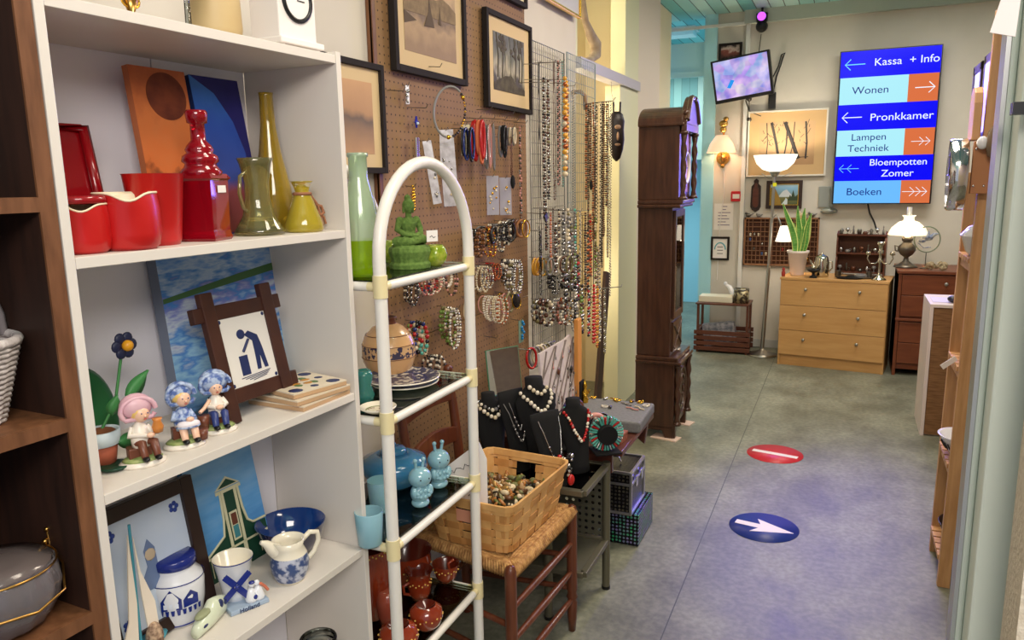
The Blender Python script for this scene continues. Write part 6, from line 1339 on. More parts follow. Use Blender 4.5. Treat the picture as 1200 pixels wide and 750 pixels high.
# ================================================================== GRANDFATHER CLOCK
cb = Vector((-1.115, 4.37, 0)); t = thing('grandfather_clock', 'tall dark wooden grandfather clock with carved door and arched hood', 'clock', cb); CW = .37
CD = CLKW
def bx(name, a, c_, m_=CD, bev=.004): return B().m(m_).box(a, c_).build(name, t, bevel=bev)
bx('base', (0, .0, .06), (.235, CW, .46)); B().m(CD).prism([(0, 0), (.05, 0), (.07, .045), (.165, .045), (.185, 0), (.235, 0), (.235, .07), (0, .07)], 0, .02).build('plinth', t, bevel=.003)
for y in (.005, CW-.045): B().m(CD).box((.20, y, 0), (.245, y+.04, .10)).build('foot', t, bevel=.004)
b = B().m(CD).box((.235, .06, .10), (.243, CW-.06, .42))
for s_ in (.1, .0): b.ring((.246, CW/2, .26), .075+s_*.4, .10+s_*.45, .008, 32, 8)
for k in range(8): b.ball((.246, CW/2+.045*math.cos(k*PI/4), .26+.06*math.sin(k*PI/4)), (.006, .018, .022), 8, 6)
b.build('carved_panel', t, bevel=.001)
def spiral(y, z0, z1, r_=.017, x=.232):
    b = B().m(CD); k = int((z1-z0)/.004); vs = []; n = 10
    for i in range(k+1):
        z = z0+(z1-z0)*i/k
        for j in range(n): q = 2*PI*j/n; rr = r_*(1+.22*math.cos(2*q-i*.28)); vs.append((x+rr*math.cos(q), y+rr*math.sin(q), z))
    b.add(vs, [(i*n+j, i*n+(j+1) % n, (i+1)*n+(j+1) % n, (i+1)*n+j) for i in range(k) for j in range(n)], True)
    b.lathe([(0, z0), (.024, z0), (.024, z0+.012), (.015, z0+.02)], c=(x, y, 0), n=16).lathe([(.015, z1-.02), (.024, z1-.012), (.024, z1), (0, z1)], c=(x, y, 0), n=16); return b.build('spiral_column', t)
spiral(.024, .08, .45, x=.252); spiral(CW-.024, .08, .45, x=.252)
B().m(CD).box((0, -.012, .455), (.275, CW+.012, .475)).box((0, -.006, .475), (.255, CW+.006, .50)).build('moulding', t, bevel=.006)
bx('waist', (0, .018, .5), (.20, CW-.018, 1.38))
GL = glassm('clock_glass', (236, 240, 240))
b = B().m(CD).box((.20, .05, .72), (.216, .085, 1.36)).box((.20, CW-.085, .72), (.216, CW-.05, 1.36)).box((.20, .085, .72), (.216, CW-.085, .76)).box((.20, .085, 1.32), (.216, CW-.085, 1.36)); b.build('door', t, bevel=.003)
B().m(GL).box((.206, .085, .76), (.209, CW-.085, 1.32)).build('door_glass', t)
B().m(M('clock_inside', (150, 140, 120), .5)).box((.2005, .086, .761), (.2025, CW-.086, 1.319)).build('backboard', t)
B().m(BRASS).cyl((.2045, CW/2, .95), (.2045, CW/2, 1.32), .003).lathe([(0, 0), (.04, 0), (.04, .003), (0, .003)], c=(0, 0, 0), n=8).build('pendulum_rod', t) if 0 else B().m(BRASS).box((.203, CW/2-.004, .92), (.2055, CW/2+.004, 1.32)).prism([(CW/2+.045*math.cos(2*PI*k/24), .9+.045*math.sin(2*PI*k/24)) for k in range(24)], .203, .2058, 'YZ').build('pendulum', t)
b = B().m(CD).box((.20, .06, .52), (.212, CW-.06, .70)).tube([(.214, .08, .54), (.214, CW-.08, .68)], .006, 6).tube([(.214, CW-.08, .54), (.214, .08, .68)], .006, 6).build('cross_panel', t)
B().m(CD).box((0, -.01, 1.375), (.25, CW+.01, 1.395)).box((0, -.002, 1.395), (.262, CW+.002, 1.42)).build('moulding', t, bevel=.006)
bx('hood', (0, .006, 1.42), (.235, CW-.006, 1.84))
B().m(BRASS).box((.236, .07, 1.46), (.239, CW-.07, 1.76)).prism([(CW/2+.115*math.cos(PI*k/16), 1.76+.09*math.sin(PI*k/16)) for k in range(17)], .236, .239, 'YZ').build('dial', t)
B().m(M('dial_ring', (214, 212, 220), .4)).ring((.2405, CW/2, 1.60), .085, .085, .012, 40, 8).m(BLACK).box((.241, CW/2-.003, 1.60), (.243, CW/2+.003, 1.67)).box((.241, CW/2, 1.597), (.243, CW/2+.05, 1.603)).build('chapter_ring', t)
spiral(.022, 1.42, 1.80, .015, .258); spiral(CW-.022, 1.42, 1.80, .015, .258)
b = B().m(CD).box((.245, .0, 1.80), (.275, CW, 1.84)); P = [(0, 1.84), (CW, 1.84)]+[(CW/2+CW/2*math.cos(PI*k/20)*1.0, 1.84+.16*math.sin(PI*k/20)**1.3) for k in range(1, 20)]
b.prism(P, .24, .275, 'YZ'); b.build('hood_front', t, bevel=.003)
# barrel shaped roof seen from the side
P = [(-.012, 1.84), (CW+.012, 1.84)]+[(CW/2+(CW/2+.012)*math.cos(PI*k/20), 1.845+.10*math.sin(PI*k/20)) for k in range(0, 21)]
B().m(CD).prism(P, 0, .25, 'YZ').build('hood_roof', t, bevel=.002)
B().m(CD).box((-.0, -.014, 1.83), (.262, CW+.014, 1.848)).build('cornice', t, bevel=.006)
b = B().m(CD)
for s_ in (0, 1):
    P = [(.275, (CW*s_)+(-1 if s_ else 1)*(.01+.15*f), 1.86+.13*math.sin(f*PI*.55)) for f in [i/10 for i in range(11)]]
    b.tube(P, .016, 8)
b.ball((.262, CW/2, 1.985), .022, 12, 8).ball((.262, .03, 1.90), .02, 12, 8).ball((.262, CW-.03, 1.90), .02, 12, 8); b.build('crest', t)
for x, y, lab in ((.205, .02, 'white felt pad under the near front foot of the grandfather clock'), (.225, CW-.02, 'white felt pad under the far front foot of the grandfather clock')):
    tag(B().m(M('felt', (222, 196, 180), .9)).box((-.11, -.05, 0), (.055, .04, .006)).build('felt_pad', loc=cb+Vector((x+.01, y, 0)), rot=(0, 0, R(-12))), lab, 'pad')
t.location.z = .006

# ================================================================== BACK WALL
def bp(px, py, off=0): return pt(px, py, y=YB-off)
def screenmat(name, c, e=1.0):
    if name in MC: return MC[name]
    m, nt, N, bb = newmat(name); bb.inputs['Base Color'].default_value = (0, 0, 0, 1); bb.inputs['Roughness'].default_value = .25; bb.inputs['Specular IOR Level'].default_value = .1
    bb.inputs['Emission Color'].default_value = lin(c); bb.inputs['Emission Strength'].default_value = e; MC[name] = m; return m
# the sign screen
SY = 7.08; a_, c_ = pt(975, 238, y=SY), pt(1105, 52, y=SY)
SW, SH = .728, 1.225
t = thing('sign_screen', 'tall upright lit information screen with blue and white direction rows', 'screen', (-.112, SY, 1.313))
B().m(BLACK).box((-.008, 0, -.008), (SW+.008, .05, SH+.008)).build('housing', t, bevel=.003)
SBL, SWH, SOR, SLB = screenmat('screen_blue', (8, 8, 236), 1.15), screenmat('screen_white', (176, 240, 252), 1.0), screenmat('screen_orange', (232, 120, 70), .9), screenmat('screen_light_blue', (110, 190, 255), 1.0)
STX, SCY, SNV = screenmat('screen_text_white', (236, 244, 255), 1.1), screenmat('screen_cyan', (120, 216, 255), 1.1), screenmat('screen_navy', (10, 30, 150), .8)
rowsf = [0, .168, .343, .512, .684, .850, 1.0]
for i in range(6):
    z1, z0 = SH*(1-rowsf[i]), SH*(1-rowsf[i+1]); y = -.0015
    if i % 2 == 0: B().m(SBL).box((0, y, z0), (SW, 0, z1)).build('blue_row', t)
    else:
        B().m(SLB if i == 5 else SWH).box((.004, y, z0), (SW*.70, 0, z1)).build('white_row', t); B().m(SOR).box((SW*.70, y, z0), (SW-.004, 0, z1)).build('orange_field', t)
def arrow(x0, x1, z, heads, dirn, m_, r_=.012, hs=.042):
    b = B().m(m_); b.tube([(x0, -.004, z), (x1, -.004, z)], r_, 6, fl=.3)
    for k in range(heads):
        tip = (x1-k*.045) if dirn > 0 else (x0+k*.06); b.tube([(tip-dirn*hs, -.004, z+hs), (tip, -.004, z), (tip-dirn*hs, -.004, z-hs)], r_, 6, fl=.3)
    b.build('arrow', t)
rz_ = [SH*(1-(rowsf[i]+rowsf[i+1])/2) for i in range(6)]
arrow(.035, .185, rz_[0], 1, -1, SCY); arrow(.56, .70, rz_[1], 1, 1, STX); arrow(.035, .185, rz_[2], 1, -1, STX); arrow(.56, .695, rz_[3], 2, 1, STX, .008, .032); arrow(.035, .185, rz_[4], 2, -1, SCY, .008, .032); arrow(.50+.02, .70, rz_[5], 3, 1, STX, .008, .036)
RX90 = (R(90), 0, 0)
def stx(s_, x, z, m_, sz=.083, sx=1.08, al='CENTER'): text(s_, sz, m_, t, (x, -.003, z), RX90, 'lettering', sx=sx, align=al, off=.0)
stx('Kassa  + Info', .485, rz_[0]+.006, STX); stx('Wonen', .235, rz_[1], SNV); stx('Pronkkamer', .475, rz_[2]-.008, STX, sx=1.12)
stx('Lampen', .245, rz_[3]+.045, SNV, .078); stx('Techniek', .245, rz_[3]-.045, SNV, .078); stx('Bloempotten', .475, rz_[4]+.045, STX, .075); stx('Zomer', .475, rz_[4]-.045, STX, .078); stx('Boeken', .235, rz_[5], SNV)
B().m(BLACK).box((.2, .05, .3), (.5, .115, .9)).build('wall_bracket', t)
tag(B().m(BLACK).tube([(0, 0, 0), (.02, 0, -.08), (.06, 0, -.16), (.10, -.02, -.28), (.13, -.03, -.44)], .007, 6).build('screen_cable', loc=(.16, YB-.05, 1.31)), 'black cable hanging from the lit sign down to the mini shelf', 'cable')
# monitor
v = pt(869, 91, y=6.92)
t = thing('monitor', 'tilted flat monitor on the back wall showing a purple-blue aerial view', 'monitor', v); t.rotation_euler = (R(8), R(-7), R(-6))
B().m(BLACK).box((-.245, 0, -.18), (.245, .05, .18)).build('housing', t, bevel=.006)
def aerial():
    m, nt, N, bb = newmat('aerial_screen'); bb.inputs['Base Color'].default_value = (0, 0, 0, 1)
    tc = N.new('ShaderNodeTexCoord'); n1 = N.new('ShaderNodeTexVoronoi'); n1.inputs['Scale'].default_value = 14; nt.links.new(tc.outputs['Object'], n1.inputs['Vector'])
    n2 = N.new('ShaderNodeTexNoise'); n2.inputs['Scale'].default_value = 9; nt.links.new(tc.outputs['Object'], n2.inputs['Vector'])
    r = N.new('ShaderNodeValToRGB'); nt.links.new(n2.outputs[0], r.inputs[0]); e = r.color_ramp.elements; e[0].position = .3; e[0].color = lin((90, 120, 220)); e[1].position = .7; e[1].color = lin((236, 214, 250)); q = e.new(.48); q.color = lin((176, 160, 236))
    mx = N.new('ShaderNodeMixRGB'); mx.inputs[0].default_value = .18; nt.links.new(r.outputs[0], mx.inputs[1]); nt.links.new(n1.outputs['Color'], mx.inputs[2]); nt.links.new(mx.outputs[0], bb.inputs['Emission Color']); bb.inputs['Emission Strength'].default_value = 1.0; return m
B().m(aerial()).box((-.225, -.002, -.15), (.225, 0, .165)).build('screen', t); B().m(screenmat('screen_spot', (40, 150, 240), 1)).prism([(-.13, -.06), (-.10, -.07), (-.06, -.01), (-.09, .0)], -.0021, -.004).build('blue_patch', t)
B().m(BLACK).cyl((0, .05, 0), (.02, .26, -.05), .02).build('wall_arm', t)
v = bp(905, 118, .02); tag(B().m(BLACK).box((-.03, -.02, -.07), (.03, .02, .07)).build('power_adapter', loc=v, bevel=.004), 'black power adapter hanging right of the monitor', 'adapter')
P = [bp(906, 108, .02), bp(910, 90, .02), bp(915, 76, .02), bp(918, 66, .02), bp(920, 62, .03), bp(916, 64, .03), bp(912, 78, .03), bp(902, 98, .04), bp(896, 104, .06)]
tag(B().m(BLACK).tube([p_-P[0] for p_ in P], .006, 6).build('adapter_cable', loc=P[0]), 'looped black cable above the power adapter', 'cable')
v = bp(893, 23, .08); t = thing('spot_projector', 'small black spot lamp with violet lens under the ceiling', 'lamp', v)
B().m(BLACK).ball((0, 0, -.055), (.05, .05, .05)).cyl((0, .0, .05), (0, 0, -.02), .05, .045).cyl((0, 0, .05), (0, 0, .10), .01).build('body', t); B().m(screenmat('violet_lens', (200, 90, 255), 1.6)).ball((0, -.045, .02), (.036, .015, .036)).build('lens', t)
v = bp(892, 40, .02); w_ = bp(889, 64, .02); tag(B().m(IRON).tube([(0, 0, 0), tuple(w_-v)], .004, 5).build('dangling_wire', loc=v), 'thin dark cord between violet spot lamp and monitor', 'cable')
v = bp(878, 116, .03); P = [bp(x, y, .03)-v for x, y in ((876, 112), (874, 118), (878, 130), (884, 133), (892, 136))]
tag(B().m(IRON).tube(P, .005, 5).ball((0, 0, -.0), .022).ball(tuple(bp(878, 140, .03)-v), .022).tube([(0, 0, 0), tuple(bp(878, 140, .03)-v)], .004, 5).build('cable_knot', loc=v), 'black cables and plug below the monitor', 'cable')
v = bp(856, 61, .01); frame('framed_print', 'small dark framed picture above the tilted monitor', 'picture', v+Vector((0, 0, 0)), 0, .20, .15, FBK, .02, MAT, 0, paint('dark_art', [(0, (40, 20, 18)), (.5, (120, 60, 50)), (.7, (200, 180, 170)), (1, (40, 24, 24))], lo=-.06, hi=.06, amp=1.1, scale=22), .02)
birch = paint('birch_drawing_ground', [(0, (170, 130, 90)), (.3, (196, 158, 114)), (1, (206, 170, 128))], lo=-.2, hi=.2, amp=.3, scale=10)
def exb(t, h, v_, y):
    b = B().m(M('charcoal', (66, 62, 62), .8)); random.seed(4)
    for x0, x1, r_ in ((-.13, -.06, .012), (-.02, .10, .016), (.0, -.02, .006), (.15, .16, .008), (-.17, -.165, .004), (.06, .03, .004)): b.tube([(x1-.06, y, v_-.005), ((x0+x1)/2-.02, y, 0), (x0+.05, y, -v_+.06)][::1] if 0 else [(x0, y, v_-.004), ((x0+x1)/2+.01, y, .0), (x1, y, -v_+.05)], r_, 5, fl=.2)
    for i in range(34):
        x, z = random.uniform(-h*.9, h*.9), random.uniform(-.03, v_*.85); b.tube([(x, y, z), (x+random.uniform(-.03, .03), y, z+random.uniform(.01, .05))], .002, 4)
    b.tube([(-h*.9, y, -v_+.05), (h*.8, y, -v_+.065)], .003, 4).tube([(0, y, -v_+.06), (.12, y, -v_+.065)], .007, 5, fl=.3); b.build('tree_drawing', t)
ca, cb_ = bp(875, 206, .02), bp(971, 128, .02)
frame('framed_print', 'large pale framed drawing of bare birch trunks on the back wall', 'picture', (ca+cb_)/2, 0, .655, .565, M('ivory_frame', (226, 222, 210), .5), .014, M('tan_mount', (206, 172, 124), .8), .085, birch, .025, extra=exb)
v = bp(848, 172, .0)
t = thing('wall_lamp', 'brass wall lamp with pleated glowing cream shade', 'lamp', v)
def shadem(name, c, e):
    if name in MC: return MC[name]
    m, nt, N, bb = newmat(name); bb.inputs['Base Color'].default_value = lin(c); bb.inputs['Roughness'].default_value = .7; bb.inputs['Emission Color'].default_value = lin(c); bb.inputs['Emission Strength'].default_value = e; MC[name] = m; return m
B().m(BRASS).cyl((0, 0, -.10), (0, -.02, -.10), .06, n=24).ball((0, -.03, -.10), (.035, .03, .035)).tube([(0, -.03, -.12), (0, -.09, -.14), (0, -.12, -.08), (0, -.12, -.02)], .008, 8).ball((0, -.03, -.17), .02).ball((0, -.05, .20), (.04, .02, .03)).ball((.0, -.05, .15), (.03, .02, .03)).tube([(0, -.02, -.05), (0, -.03, .1), (.02, -.05, .22)], .01, 8).ball((.02, -.05, .24), (.025, .015, .02)).build('fixture', t)
B().m(shadem('lit_cream_shade', (255, 214, 176), .55)).lathe([(.125, -.055), (.10, .02), (.05, .095), (.048, .095), (.097, .02), (.122, -.055)], c=(0, -.125, .0), n=48, ribs=24, ribd=.02, cap=False).build('shade', t)
pl = bpy.data.lights.new('wall_lamp_bulb', 'POINT'); pl.energy = 2.2; pl.color = (1, .72, .45); pl.shadow_soft_size = .03; o = bpy.data.objects.new('wall_lamp_bulb', pl); C.objects.link(o); o.location = v+Vector((0, -.125, .01))
v = bp(848, 200, .004); tag(B().m(PAPER).tube([(0, 0, 0), (.01, 0, -.2), (-.02, 0, -.5), (-.03, 0, -1.0)], .004, 5).build('lamp_flex', loc=v), 'thin white flex hanging from the wall lamp', 'cable')
v = bp(863, 230, .0); t = thing('call_point', 'small red fire alarm call point on the back wall', 'alarm', v); B().m(M('alarm_red', (200, 30, 40), .4)).box((-.045, -.03, -.045), (.045, 0, .045)).build('housing', t, bevel=.005); B().m(PAPER).box((-.03, -.0315, -.02), (.03, -.03, .02)).build('label_plate', t)
v = bp(848, 254, .0); t = thing('notice_sheet', 'white notice sheet with printed lines under the red call point', 'notice', v)
B().m(PAPER).box((-.085, -.003, -.12), (.085, -.001, .12)).build('sheet', t); b = B().m(M('print_grey', (120, 110, 140), .8))
for i, (x0, x1) in enumerate(((-.02, .03), (-.01, .02), (-.05, .06), (-.05, .03), (-.05, .05), (-.05, .02), (-.05, .055))): b.box((x0, -.0036, .09-.028*i), (x1, -.003, .097-.028*i))
b.build('printed_lines', t)
v = bp(844, 291, .01)
def exc(t, h, v_, y):
    b = B().m(M('certificate_teal', (90, 170, 180), .6)); b.tube([(h*.75*math.cos(PI*i/12), y, -.01+v_*.7*math.sin(PI*i/12)) for i in range(13)], .006, 5, fl=.3); b.m(INK)
    for i in range(3): b.box((-h*.4, y-.0005, .01-.03*i), (h*.4, y, .016-.03*i))
    b.build('certificate_print', t)
frame('framed_certificate', 'small black framed certificate low on the back wall', 'picture', v, 0, .165, .215, FBK, .018, MATW, 0, PAPER, .02, extra=exc)
v = bp(886, 229, .0)
P = [(-.03, -.13), (0, -.145), (.03, -.13), (.045, -.10), (.04, .08), (.018, .105), (.022, .13), (0, .15), (-.022, .13), (-.018, .105), (-.04, .08), (-.045, -.10)]
tag(B().m(DKB).prism(P, -.02, 0).m(REDW).prism([(x*.6, z*.75) for x, z in P], -.028, -.02).build('wall_plaque', loc=v, bevel=.003), 'narrow dark carved wooden plaque below the birch drawing', 'plaque')
v = bp(919, 228, .01)
def exa(t, h, v_, y):
    b = B().m(M('snow_grey', (196, 206, 214), .6)).prism([(-.05, -.02), (-.01, .03), (.02, .045), (.05, .01), (.08, -.02)], y, y-.0008).m(M('forest_ochre', (150, 120, 50), .7)).prism([(-h, -v_), (-h, .06), (-h+.03, .07), (-.04, -.02), (-.02, -v_)], y, y-.0012).m(M('dark_pines', (50, 66, 44), .7)).prism([(.03, -v_*.6), (.05, .0), (.06, -.02), (.075, .04), (.09, -.02), (h, .0), (h, -v_*.6)], y, y-.0010).m(M('stream', (200, 214, 220), .5)).prism([(-.02, -v_), (.03, -v_), (.03, -v_*.5), (.015, -v_*.3), (.01, -v_*.5)], y, y-.0015); b.build('mountain_scene', t)
frame('oil_painting', 'small dark framed alpine landscape painting behind the floor lamp', 'painting', v, 0, .30, .245, DKB, .03, GOLD, .006, paint('alpine_sky', [(0, (70, 80, 50)), (.35, (110, 110, 60)), (.5, (120, 150, 160)), (.8, (130, 180, 216)), (1, (170, 200, 216))], lo=-.09, hi=.09, amp=.2, scale=14), .03, extra=exa)
v = bp(968, 232, .0); t = thing('relief_plaque', 'pale metallic plaque with an oval base between painting and screen', 'plaque', v); B().m(M('dull_tin', (160, 166, 160), .35, .5)).box((-.06, -.018, -.08), (.06, 0, .10)).tube([(.03, -.03, -.1), (.03, -.03, .08)], .008, 8).build('plate', t, bevel=.004); B().m(M('dull_tin', (160, 166, 160), .35, .5)).ball((.03, -.03, -.11), (.07, .03, .03)).build('holder', t)

# ---- printer's tray
pa, pb = bp(871, 310, .0), bp(961, 255, .0)
t = thing('type_tray', 'wooden printer type tray hung as a miniatures shelf on the back wall', 'shelf', (pa.x, YB, pa.z)); tw, th_ = pb.x-pa.x, pb.z-pa.z
TW = M('tray_wood', (128, 86, 58), .6, c2=(150, 106, 72), scale=9); TDK = M('tray_back', (86, 52, 36), .7)
B().m(TDK).box((0, -.006, 0), (tw, 0, th_)).build('back', t)
b = B().m(TW).box((0, -.04, 0), (tw, 0, .014)).box((0, -.04, th_-.014), (tw, 0, th_)).box((0, -.04, 0), (.014, 0, th_)).box((tw-.014, -.04, 0), (tw, 0, th_)).box((tw*.335, -.036, 0), (tw*.345, 0, th_)).box((tw*.66, -.036, 0), (tw*.672, 0, th_)); b.build('outer_frame', t, bevel=.001)
b = B().m(TW)
for i in range(1, 10): b.box((0, -.032, th_*i/10), (tw, 0, th_*i/10+.005))
for i in range(1, 18):
    z0, z1 = (0, th_) if i % 3 else (0, th_*.6); b.box((tw*i/18, -.032, z0), (tw*i/18+.004, 0, z1))
b.build('dividers', t)
random.seed(9)
mm = [PRL, SIL, GOLD, M('mini_red', (170, 50, 40), .5), M('mini_blue', (70, 100, 160), .5), PEWTER, CRB]
for k in range(16):
    i, j = random.randrange(1, 17), random.randrange(0, 9); m_ = random.choice(mm)
    b = B().m(m_).lathe([(0, 0), (.009, 0), (.006, .01), (.011, .02), (.004, .028), (0, .03)], n=10)
    tag(b.build('miniature', loc=(pa.x+tw*(i+.5)/18+.002, YB-.02, pa.z+th_*j/10+.006 if j else pa.z+.015)), 'tiny ornament in a compartment of the wall type tray', 'miniature', 'miniatures in the type tray')
for px, w_, lab in ((877, 1.0, 'small grey bird ornament on the type tray, left end'), (889, .8, 'small white bird ornament on the type tray beside the left bird'), (940, 1.1, 'brown bird ornament on the right half of the type tray'), (951, 1.0, 'reddish bird ornament near the right end of the type tray')):
    v = bp(px, 254, .02); b = B().m(random.choice([PEWTER, GRY, BRB, CRB])).ball((0, 0, .022*w_), (.024*w_, .012, .016*w_), 12, 8).ball((-.02*w_, 0, .04*w_), .011*w_, 10, 8).tube([(.02*w_, 0, .024*w_), (.045*w_, 0, .036*w_)], [.008, .003], 6).cyl((0, 0, 0), (0, 0, .012), .004, n=6)
    tag(b.build('bird_ornament', loc=(v.x, v.y, pa.z+th_)), lab, 'ornament')

# ================================================================== BACK FURNITURE
t = thing('magazine_table', 'small dark wooden side table with slatted magazine rack below', 'table', (-1.18, 6.80, 0)); MTW = M('magazine_wood', (88, 48, 34), .4, c2=(104, 60, 42), scale=8, stretch=(1, 8, 8))
B().m(MTW).box((-.01, -.02, .435), (.45, .28, .452)).build('top', t, bevel=.004)
for x in (0, .425): B().m(MTW).box((x, .0, .0), (x+.02, .03, .44)).box((x, .23, 0), (x+.02, .26, .44)).box((x, .0, .03), (x+.02, .26, .2)).build('side_frame', t, bevel=.002)
for y in (-.012, .26):
    for k in range(4): B().m(MTW).box((-.02, y, .02+.048*k), (.465, y+.012, .058+.048*k)).build('slat', t, bevel=.002)
B().m(MTW).box((.0, .0, .02), (.44, .26, .03)).build('bottom', t)
tag(B().m(M('magazines', (110, 116, 130), .6, c2=(190, 190, 200), scale=30)).box((0, 0, 0), (.28, .09, .20)).build('magazine_pile', loc=(-1.12, 6.90, .032), rot=(0, R(-8), 0)), 'pile of magazines standing in the magazine table', 'magazines')
tag(B().m(M('cream_box', (226, 222, 200), .6)).box((0, 0, 0), (.29, .16, .055)).build('cream_box', loc=(-1.17, 6.83, .4525), bevel=.004), 'long cream box on the magazine table', 'box')
t = thing('porcelain_figure', 'white porcelain swooping bird figure at the back of the magazine table', 'ornament', (-.90, 7.0, .4525)); B().m(DEL).tube([(-.06, 0, .14), (-.03, 0, .12), (0, 0, .06), (.04, 0, .03), (.09, 0, .045)], [.012, .022, .026, .022, .006], 10).ball((-.065, 0, .15), .018).cyl((0, 0, 0), (0, 0, .05), .03, .015).build('body', t)
t = thing('tin', 'open round patterned tin on the magazine table', 'tin', (-.81, 6.88, .4525)); B().m(M('tin_pattern', (180, 170, 130), .4, .3, c2=(70, 60, 50), scale=36, pos=(.45, .55))).lathe([(0, 0), (.065, 0), (.065, .12), (.062, .12), (.06, .004)], n=32).build('wall', t); B().m(STEEL).lathe([(.062, .118), (.067, .118), (.067, .126), (.062, .126)], n=32, cap=False).build('rim', t)
# floor lamp
L0 = pt(893, 410, z=0); L0 = Vector((L0.x, 6.85, 0)); L0.x = pt(893, 410, y=6.85).x
t = thing('floor_lamp', 'brushed steel uplighter floor lamp with white glass bowl and reading arm', 'lamp', L0)
topx = pt(908, 200, y=6.85); dx = topx.x-L0.x; tzp = topx.z
B().m(STEEL).lathe([(0, 0), (.125, 0), (.125, .008), (.10, .02), (.04, .04), (.014, .06)], n=40).build('base', t)
B().m(STEEL).tube([(0, 0, .05), (dx*.6, 0, .75)], .016, 12).tube([(dx*.6, 0, .75), (dx, 0, tzp-.02)], .012, 12).lathe([(0, -.05), (.02, -.05), (.045, -.01), (.045, 0)], c=(dx, 0, tzp), n=20).build('pole', t)
BOWL = shadem('lit_white_bowl', (255, 246, 226), 1.2)
B().m(BOWL).lathe([(.04, 0), (.10, .02), (.15, .07), (.178, .14), (.172, .14), (.14, .075), (.09, .03), (0, .012)], c=(dx, 0, tzp-.01), n=40, cap=False).build('glass_bowl', t)
B().m(STEEL).tube([(dx-.10, -.05, tzp-.02), (dx-.05, -.02, tzp-.06), (dx, 0, tzp-.05), (dx+.06, -.02, tzp-.05), (dx+.14, -.04, tzp-.02)], .003, 6).tube([(dx, 0, tzp-.4), (dx+.03, -.02, tzp-.36), (dx+.06, -.03, tzp-.42), (dx+.075, -.03, tzp-.47)], .007, 8).build('reading_arm', t)
B().m(shadem('lit_small_shade', (255, 240, 220), 1.3)).lathe([(.035, .0), (.045, -.04), (.07, -.13), (.066, -.13), (.04, -.04), (0, -.01)], c=(dx+.10, -.03, tzp-.46), n=28, cap=False).build('reading_shade', t)
B().m(M('yellow_tag', (230, 230, 40), .6)).box((dx-.01, -.02, tzp-.13), (dx+.02, -.016, tzp-.1)).build('sticker', t)
for nm, zz, e, dxx in (('bowl_bulb', tzp+.08, 9, dx), ('reading_bulb', tzp-.56, 2.5, dx+.10)):
    pl = bpy.data.lights.new(nm, 'POINT'); pl.energy = e; pl.color = (1, .86, .66); pl.shadow_soft_size = .04; o = bpy.data.objects.new(nm, pl); C.objects.link(o); o.location = L0+Vector((dxx, 0, zz))
tag(B().m(BLACK).tube([(0, 0, 0), (-.1, .06, 0), (-.2, .1, 0), (-.1, .16, 0), (.05, .2, 0)], .004, 6).build('lamp_flex', loc=L0+Vector((-.1, .1, .004))), 'thin dark flex on the floor behind the floor lamp', 'cable')
# birch chest
ch = Vector((-.462, 6.55, 0)); CA = R(-7.4)
t = thing('chest_of_drawers', 'birch veneer chest of three drawers with six small knobs', 'chest', ch, CA)
cw, cd, chh = .80, .405, .735
B().m(BIRCH).box((0, .0, 0), (.018, cd, chh-.018)).build('side_panel', t, bevel=.001); B().m(BIRCH).box((cw-.018, .0, 0), (cw, cd, chh-.018)).build('side_panel', t, bevel=.001)
B().m(BIRCH).box((-.004, -.018, chh-.02), (cw+.004, cd, chh)).build('top', t, bevel=.002); B().m(BIRCH).box((.018, .012, 0), (cw-.018, .03, .09)).build('plinth', t); B().m(TDK).box((.018, .022, .09), (cw-.018, cd, chh-.02)).build('carcass', t)
for k in range(3):
    z0 = .095+k*.207; d = B().m(BIRCH).box((.004, -.016, z0), (cw-.004, .02, z0+.2035)).build('drawer', t, bevel=.0015)
    for x in (.20, .60): B().m(STEEL).cyl((x, -.016, z0+.135-.0), (x, -.030, z0+.135), .006, n=12).ball((x, -.034, z0+.135), (.013, .009, .013), 14, 10).build('knob', d)
# teak chest
t = thing('chest_of_drawers', 'dark teak chest of drawers with ledge right of the birch chest', 'chest', (.405, 6.47, 0)); 
B().m(TEAK).box((-.02, -.012, .80), (.64, .52, .822)).build('top', t, bevel=.003); B().m(TEAK).box((-.01, .02, .05), (.63, .5, .80)).build('carcass', t); B().m(TEAK).box((-.01, .0, 0), (.012, .5, .8)).build('side_panel', t, bevel=.002); B().m(TEAK).box((.61, .0, 0), (.63, .5, .8)).build('side_panel', t, bevel=.002)
for z0, z1 in ((.10, .26), (.265, .425), (.47, .63), (.635, .79)):
    d = B().m(TEAK).box((.016, .0, z0), (.606, .03, z1)).build('drawer', t, bevel=.003)
    if z1 > .7: B().m(STEEL).cyl((.31, 0, z1-.06), (.31, -.018, z1-.06), .006).ball((.31, -.022, z1-.06), (.014, .009, .014), 12, 8).build('knob', d)
B().m(TEAK).box((-.014, -.014, .435), (.634, .03, .455)).build('ledge', t, bevel=.003)
